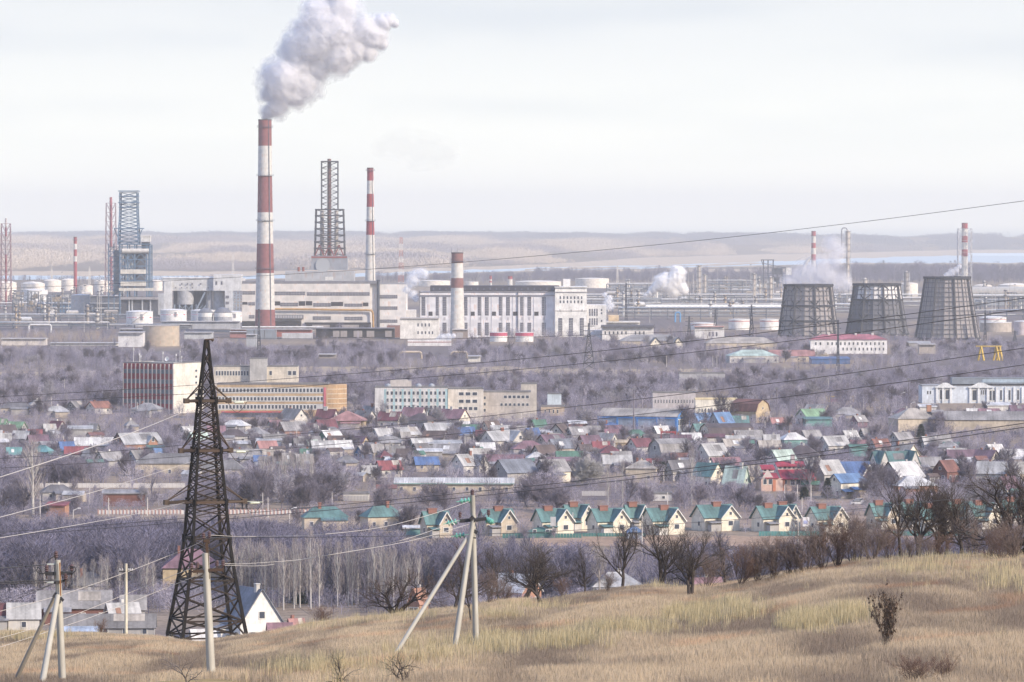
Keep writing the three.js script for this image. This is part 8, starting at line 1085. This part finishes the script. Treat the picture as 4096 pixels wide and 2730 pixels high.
// ---------- woods ----------
keep.push([2150, 3450, 2095, 2170, 1195], [60, 1750, 2015, 2075, 1260], [2300, 4096, 1880, 1905, 1560]);
const woodM = new THREE.MeshPhysicalMaterial({ color: 0xffffff, roughness: 1, specularIntensity: 0.25, side: THREE.DoubleSide });
const treeG = [farTree(1, 10, 7.5, 430, 0.04), farTree(2, 10, 6.5, 380, 0.04), farTree(3, 10, 8.5, 460, 0.04), farTree(4, 10, 4.6, 330, 0.04, 'column')], bushG = [farTree(11, 4, 4.6, 330, 0.035, 'bush'), farTree(12, 4, 5.4, 380, 0.035, 'bush'), farTree(13, 4, 4, 300, 0.03, 'bush')];
const skelG = [201, 202, 203, 204].map((k, i) => { const { limb, twig } = skeleton(k, { h: 10, r: 0.2, levels: 3, limbLevels: 3, clear: 0.2, angle: [0.35, 0.85], twigs: 3, tw: 0.035, wobble: 0.32, lift: 0.08, kids: 1, kids0: 3, odds: 0.8, stems: i % 2 + 1, splay: 0.4 }); for (const a of ['p', 'n', 'u']) for (const v of twig[a]) limb[a].push(v); let top = 0; for (let j = 1; j < limb.p.length; j += 3) top = Math.max(top, limb.p[j]); return limb.geo().scale(10 / top, 10 / top, 10 / top); }), dark = R => { const v = lerp(0.6, 1.3, R()), w = R() < 0.15 ? 0.14 : 0; return [0.175 * v + w, 0.157 * v + w, 0.19 * v + w]; };
function clearOf(px, pyTop, pyFoot, hw, d, R, strict = 1) { for (const [a, b, c, e, q] of keep) if (d < q - 1 && px + hw > a && px - hw < b && pyTop < e && pyFoot > c) { if (R() < strict) return false; } for (const [a, b, c, e, q] of keep) if (Math.abs(d - q) < 9 && px > a && px < b) return false; return true; }
// a stretch of wood: [x range, foot range, number, height range in metres, share that may cover buildings]
function wood(label, list, geos, unit, tint, seed) { const R = rng(seed), out = []; for (const [x0, x1, y0, y1, n, h0, h1, strict = 0.96, clump = 0] of list) for (let k = 0; k < n; k++) { const px = lerp(x0, x1, R()), py = lerp(y0, y1, R()), d = dAt(py), p = at(px, py, d); if (clump && fbm2(p.x / 30 + seed, p.z / 55, 3) < clump) continue; const h = lerp(h0, h1, R() * R() * 0.6 + R() * 0.4), s = F / d; if (!clearOf(px, py - h * s, py, h * 0.3 * s, d, R, strict)) continue; out.push([p.x, terrain(p.x, p.z), p.z, h / unit, lerp(0.9, 1.12, R())]); } scatter('bare_woodland', label, geos, woodM, out, tint); }
const mauve = (R, p) => { const v = lerp(0.65, 1.3, R()), w = R() < 0.2 ? 0.14 : R() < 0.2 ? -0.06 : 0; return [0.22 * v + w, 0.206 * v + w * 0.92, 0.265 * v + w * 0.94]; }, dim = (R) => { const v = lerp(0.65, 1.25, R()); return [0.158 * v, 0.149 * v, 0.205 * v]; }, tan = R => { const v = lerp(0.8, 1.25, R()); return [0.29 * v, 0.235 * v, 0.215 * v]; };
wood('dark purple-grey leafless wood in the hollow behind the brow', [[-300, 4500, 2310, 2420, 1500, 10, 15, 0.97], [-300, 2000, 2240, 2330, 900, 11, 16, 0.97], [1900, 4500, 2250, 2320, 500, 8, 12, 0.99], [-300, 1500, 2180, 2250, 380, 7, 11, 0.97]], treeG, 10, dim, 51);
wood('leafless scrub and thickets in the hollow and round the cottages', [[-300, 4500, 2380, 2460, 700, 3, 6, 0.96], [-200, 4500, 2060, 2200, 500, 2, 5, 0.97, 0.45], [-200, 2200, 2130, 2200, 500, 3, 7, 0.98]], bushG, 4, mauve, 52);
wood('leafless trees between the upper town and the cottages', [[-300, 2300, 1890, 2010, 900, 7, 13, 0.97], [-300, 950, 1930, 2060, 300, 6, 10, 0.97], [2300, 4400, 1930, 2050, 420, 5, 10, 0.985], [1500, 2400, 1840, 1960, 260, 8, 12, 0.97], [-300, 900, 1850, 1930, 260, 7, 11, 0.97]], treeG, 10, mauve, 53);
wood('bare garden trees and bushes between the houses of the town', [[-300, 4500, 1660, 1900, 4600, 2.2, 5, 0.86], [-300, 4500, 1900, 2080, 1900, 2.2, 4.5, 0.93]], bushG, 4, mauve, 54);
{ const R = rng(91), out = [], high = []; for (const [px, , , wp, d, h] of homes.filter(q => q[4] > 1150)) { const n = Math.round(wp / 11) + 1; for (let k = 0; k < n; k++) { const x = px + (R() - 0.5) * wp * 1.15, q = d - lerp(4, 12, R()), p = (x - 2048) / F * q, side = Math.abs(x - px) > wp * 0.46; out.push([p, 0, -q, h * (side && R() < 0.5 ? lerp(0.5, 0.9, R()) : lerp(0.2, 0.46, R())) / 4, lerp(0.9, 1.2, R())]); } for (let k = 0; k < 3; k++) { const x = px + (R() < 0.5 ? -1 : 1) * wp * lerp(0.42, 0.7, R()), q = d - lerp(-14, 12, R()); if (R() < 0.8) high.push([(x - 2048) / F * q, 0, -q, h * lerp(0.7, 1.35, R()) / 10, lerp(0.9, 1.2, R())]); } } scatter('garden_shrubs', 'leafless garden hedges and shrubs close around the houses', bushG, woodM, out.filter(p => terrain(p[0], p[2]) < 0.01), mauve); scatter('garden_trees', 'dark leafless fruit trees standing between the houses', skelG, woodM, high.filter(p => terrain(p[0], p[2]) < 0.01), dark); }
wood('taller bare trees standing between the houses of the town', [[-300, 4500, 1640, 1880, 1300, 4, 8, 0.9], [-300, 4500, 1590, 1660, 800, 6, 9, 0.97]], treeG, 10, mauve, 55);
wood('broad belt of leafless woodland between the town and the power station', [[-300, 4500, 1385, 1440, 2700, 5, 9, 0.97, 0.36], [-300, 4500, 1425, 1475, 2200, 5, 8, 0.97, 0.44], [-300, 4500, 1475, 1525, 1000, 4, 6.5, 0.97, 0.52], [-300, 4500, 1525, 1600, 3400, 5, 9, 0.97, 0.34]], treeG, 10, mauve, 56);
wood('dark leafless trees standing out singly in the woodland belt', [[-300, 4500, 1395, 1470, 450, 7, 11, 0.95], [-300, 4500, 1530, 1640, 600, 7, 11, 0.95], [-300, 2300, 1890, 2060, 420, 7, 12, 0.95], [2300, 4400, 1920, 2060, 200, 5, 9, 0.97]], skelG, 10, dark, 61);
wood('bare trees of the hollow showing their limbs', [[-300, 4500, 2260, 2420, 420, 10, 15, 0.97]], skelG, 10, dim, 62);
wood('low scrub along the meadows between town and power station', [[-300, 4500, 1395, 1640, 2600, 2.5, 5, 0.97]], bushG, 4, mauve, 57);
wood('tan and brown thickets round the foot of the power station', [[1000, 4500, 1338, 1392, 900, 5, 10, 0.93], [-300, 1000, 1340, 1392, 500, 4, 8, 0.96]], treeG, 10, (R) => R() < 0.3 ? tan(R) : mauve(R), 58);
wood('bluish line of bare trees along the near bank of the river', [[1500, 4600, 1122, 1136, 900, 12, 18, 0.6], [3300, 4600, 1108, 1124, 700, 18, 30, 0.6], [2100, 3300, 1112, 1124, 320, 14, 22, 0.6], [-300, 900, 1124, 1134, 160, 8, 12, 0.6]], treeG, 10, dim, 59);
// thickets of the far bank: each copy is a patch some 60 m across
{
  const patchG = [3, 4, 5].map(k => { const R = rng(k * 9), b = mb(); for (let j = 0; j < 26; j++) { const x = (R() - 0.5) * 64, z = (R() - 0.5) * 64, h = lerp(6, 13, R()), w = h * lerp(0.5, 0.8, R()); for (let q = 0; q < 26; q++) { const t = R(), a = R() * 6.283, e = Math.sqrt(R()) * w / 2 * Math.sqrt(clamp(1 - Math.pow((t - 0.5) / 0.55, 2))), c = V(x + Math.cos(a) * e, h * lerp(0.1, 0.9, t), z + Math.sin(a) * e), l = h * 0.22, d = V(Math.cos(a) * 0.6, 0.4 + R(), Math.sin(a) * 0.6).normalize(), n = V(R() - 0.5, R() - 0.5, R() - 0.5).cross(d).normalize().multiplyScalar(0.28); b.tri(c.clone().add(n), c.clone().sub(n), c.clone().addScaledVector(d, l)); } } return b.geo(); });
  const R = rng(71), out = []; for (let k = 0; k < 22000; k++) { const d = lerp(9200, 23500, Math.pow(R(), 0.9)), u = (R() * 2 - 1) * 0.125, x = u * d, px = 2048 + u * F, d0 = dAt(R3(px)) + 120; if (d < d0) continue; const n = fbm2(x / 130 + 3, d / 1300, 4), e = fbm2(x / 420, d / 900, 3); if (n < 0.40 || e < 0.36 && d < 20500) continue; out.push([x, terrain(x, -d) - 0.5, -d, lerp(0.7, 1.1, R()) * lerp(0.6, 1.9, smooth(n, 0.38, 0.66)), 1, n, d]); }
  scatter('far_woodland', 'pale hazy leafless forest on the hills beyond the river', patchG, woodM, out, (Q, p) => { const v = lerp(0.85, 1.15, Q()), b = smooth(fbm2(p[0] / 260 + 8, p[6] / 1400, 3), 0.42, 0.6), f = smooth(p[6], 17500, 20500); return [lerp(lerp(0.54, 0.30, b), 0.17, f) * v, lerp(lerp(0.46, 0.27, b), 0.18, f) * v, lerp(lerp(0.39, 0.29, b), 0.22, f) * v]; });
}

// ---------- smoke and steam: nested shells of a lumpy density field, thin outside and dense within ----------
function plume(name, label, blobs, o) { // blobs: [px, py, radius in px, depth offset in px]; all at distance o.d
  const s = o.d / F, r = thing(name, label, o.cat || 'smoke', at(blobs[0][0], blobs[0][1], o.d)), B = blobs.map(([x, y, q, z = 0]) => { const p = at(x, y, o.d).sub(r.position); p.z += z * s; return [p, q * s]; });
  const lo = V(1e9, 1e9, 1e9), hi = V(-1e9, -1e9, -1e9); for (const [p, q] of B) { lo.min(p.clone().subScalar(q * 1.5)); hi.max(p.clone().addScalar(q * 1.5)); }
  const size = hi.clone().sub(lo), mid = hi.clone().add(lo).multiplyScalar(0.5), half = Math.max(size.x, size.y, size.z) / 2, N = o.n || 96, field = new Float32Array(N * N * N), sc = o.scale * s;
  for (let k = 0; k < N; k++) for (let j = 0; j < N; j++) for (let i = 0; i < N; i++) {
    const x = mid.x + (i / (N / 2) - 1) * half, y = mid.y + (j / (N / 2) - 1) * half, z = mid.z + (k / (N / 2) - 1) * half; let f = -9;
    for (const [p, q] of B) { const dd = Math.hypot(x - p.x, y - p.y, z - p.z); if (dd < q * 1.7) f = Math.max(f, 1 - dd / q) ; }
    if (f > -0.7) { const n = fbm3(x / sc + 7, y / sc, z / sc, 5), bil = Math.abs(2 * noise3(x / sc * 1.6 + 31, y / sc * 1.6, z / sc * 1.6) - 1); f += o.rough * ((n - 0.5) * 1.5 + 0.45 * (0.5 - bil)) + (o.wisp || 0) * smooth(0.15 - f, 0, 0.5) * (noise3(x / sc * 5, y / sc * 5, z / sc * 5) - 0.5); } else f = -9;
    field[i + j * N + k * N * N] = f;
  }
  for (const [level, opacity] of o.shells) {
    const mc = new MarchingCubes(N, new THREE.MeshBasicMaterial(), false, false, 400000); for (let k = 0; k < field.length; k++) mc.field[k] = clamp(field[k] - level, -1, 1); mc.isolation = 0; mc.update();
    const n = mc.count || mc.geometry.drawRange.count, g = new THREE.BufferGeometry(); g.setAttribute('position', new THREE.BufferAttribute(mc.positionArray.slice(0, n * 3), 3)); g.setAttribute('normal', new THREE.BufferAttribute(mc.normalArray.slice(0, n * 3), 3)); g.scale(half, half, half); g.translate(mid.x, mid.y, mid.z);
    if (n) part(o.part || 'billow', g, new THREE.MeshPhysicalMaterial({ color: new THREE.Color().setRGB(...(o.color || [0.86, 0.855, 0.88])), roughness: 1, transparent: opacity < 1, opacity, side: THREE.DoubleSide, transmission: 0.55, thickness: 0 }), r);
  }
  return r;
}
const Z = (x, y, q, z) => [900 + x * TF, y * TF, q * TF * 0.9, z];
plume('smoke_plume', 'big billowing pale grey smoke plume rising from the tallest smokestack', [Z(372, 1075, 42), Z(400, 1020, 85), Z(480, 960, 130), Z(420, 860, 120), Z(640, 880, 130), Z(520, 760, 210, 20), Z(720, 780, 170), Z(430, 680, 110), Z(700, 620, 190, -20), Z(860, 620, 150), Z(660, 470, 160), Z(800, 400, 230, 20), Z(1010, 520, 190), Z(950, 250, 260), Z(1090, 600, 90), Z(1080, 320, 220, -30), Z(880, 130, 180), Z(1060, 90, 180), Z(1060, -20, 150), Z(1150, 60, 70), Z(1260, 290, 150), Z(1360, 330, 130), Z(1300, 480, 90), Z(1200, 460, 120), Z(1440, 220, 80), Z(1500, 190, 60), Z(1560, 215, 40), Z(1440, 400, 60), Z(760, 200, 90), Z(700, 270, 90)], { d: 3729, n: 150, scale: 82, rough: 0.58, wisp: 0.28, color: [0.86, 0.86, 0.885], shells: [[-0.32, 0.05], [-0.23, 0.07], [-0.15, 0.10], [-0.08, 0.13], [-0.01, 0.17], [0.06, 0.23], [0.13, 0.32], [0.21, 0.45], [0.3, 1]] });
const S2 = (x, y, q, z) => [2400 + x * TF, 850 + y * TF, q * TF, z], steam = [[-0.2, 0.08], [-0.1, 0.14], [0, 0.22], [0.1, 0.35], [0.2, 0.6], [0.32, 1]];
plume('steam_plume', 'bright white puff of steam slanting up from a valve in the refinery', [S2(425, 762, 24), S2(455, 742, 34), S2(490, 712, 42), S2(530, 680, 50), S2(590, 640, 80), S2(650, 660, 90), S2(690, 610, 80), S2(680, 730, 55), S2(720, 560, 60), S2(690, 530, 45), S2(750, 690, 50), S2(780, 715, 36), S2(600, 580, 40)], { d: 5050, n: 72, scale: 32, rough: 0.6, cat: 'steam', color: [0.92, 0.915, 0.92], shells: steam });
plume('steam_plume', 'thin veil of steam drifting above the leftmost cooling tower', [S2(1740, 640, 70), S2(1830, 600, 90), S2(1920, 580, 110), S2(2010, 590, 120), S2(2100, 610, 110), S2(2190, 640, 90), S2(2250, 670, 60), S2(2040, 500, 90), S2(2150, 460, 80), S2(2180, 370, 70), S2(2120, 300, 70)], { d: 4150, n: 64, scale: 50, rough: 0.6, cat: 'steam', color: [0.86, 0.85, 0.88], shells: [[-0.45, 0.05], [-0.3, 0.06], [-0.15, 0.07], [0, 0.09], [0.15, 0.11], [0.3, 0.13], [0.45, 0.15]] });
plume('steam_plume', 'small white steam puff at the right end of the boiler house', [[1628, 1160, 16], [1640, 1135, 20], [1655, 1118, 26], [1668, 1100, 24], [1690, 1095, 22], [1650, 1180, 18], [1662, 1195, 12]], { d: 3690, n: 48, scale: 18, rough: 0.6, cat: 'steam', color: [0.9, 0.9, 0.92], shells: [[-0.2, 0.1], [0, 0.16], [0.15, 0.25], [0.3, 0.35]] });
plume('steam_plume', 'white steam wisp at the right corner of the turbine hall blocks', [[2435, 1195, 14], [2432, 1215, 17], [2440, 1225, 16], [2420, 1180, 10]], { d: 3700, n: 40, scale: 14, rough: 0.6, cat: 'steam', color: [0.9, 0.9, 0.92], shells: [[-0.2, 0.1], [0, 0.2], [0.2, 0.4]] });
plume('steam_plume', 'low white steam at the foot of the stout smokestack', [[1770, 1352, 16], [1750, 1362, 12], [1795, 1348, 14], [1815, 1345, 10]], { d: 3400, n: 40, scale: 14, rough: 0.6, cat: 'steam', color: [0.9, 0.9, 0.92], shells: [[-0.2, 0.1], [0, 0.2], [0.2, 0.4]] });
plume('steam_plume', 'small steam wisp on the left rim of the largest cooling tower', [[3790, 1100, 12], [3808, 1090, 14], [3825, 1080, 12], [3838, 1068, 10]], { d: 4000, n: 40, scale: 14, rough: 0.6, cat: 'steam', color: [0.88, 0.88, 0.91], shells: [[-0.2, 0.1], [0, 0.16], [0.2, 0.25]] });
plume('smoke_plume', 'faint grey smudge of smoke hanging in the sky right of the slim smokestack', [[1530, 590, 40], [1570, 580, 55], [1620, 585, 60], [1680, 600, 70], [1740, 605, 60], [1790, 610, 40]], { d: 4700, n: 56, scale: 90, rough: 0.35, color: [0.55, 0.55, 0.56], shells: [[-0.2, 0.012], [0.1, 0.018], [0.4, 0.02]] });

renderer.render(scene, camera);
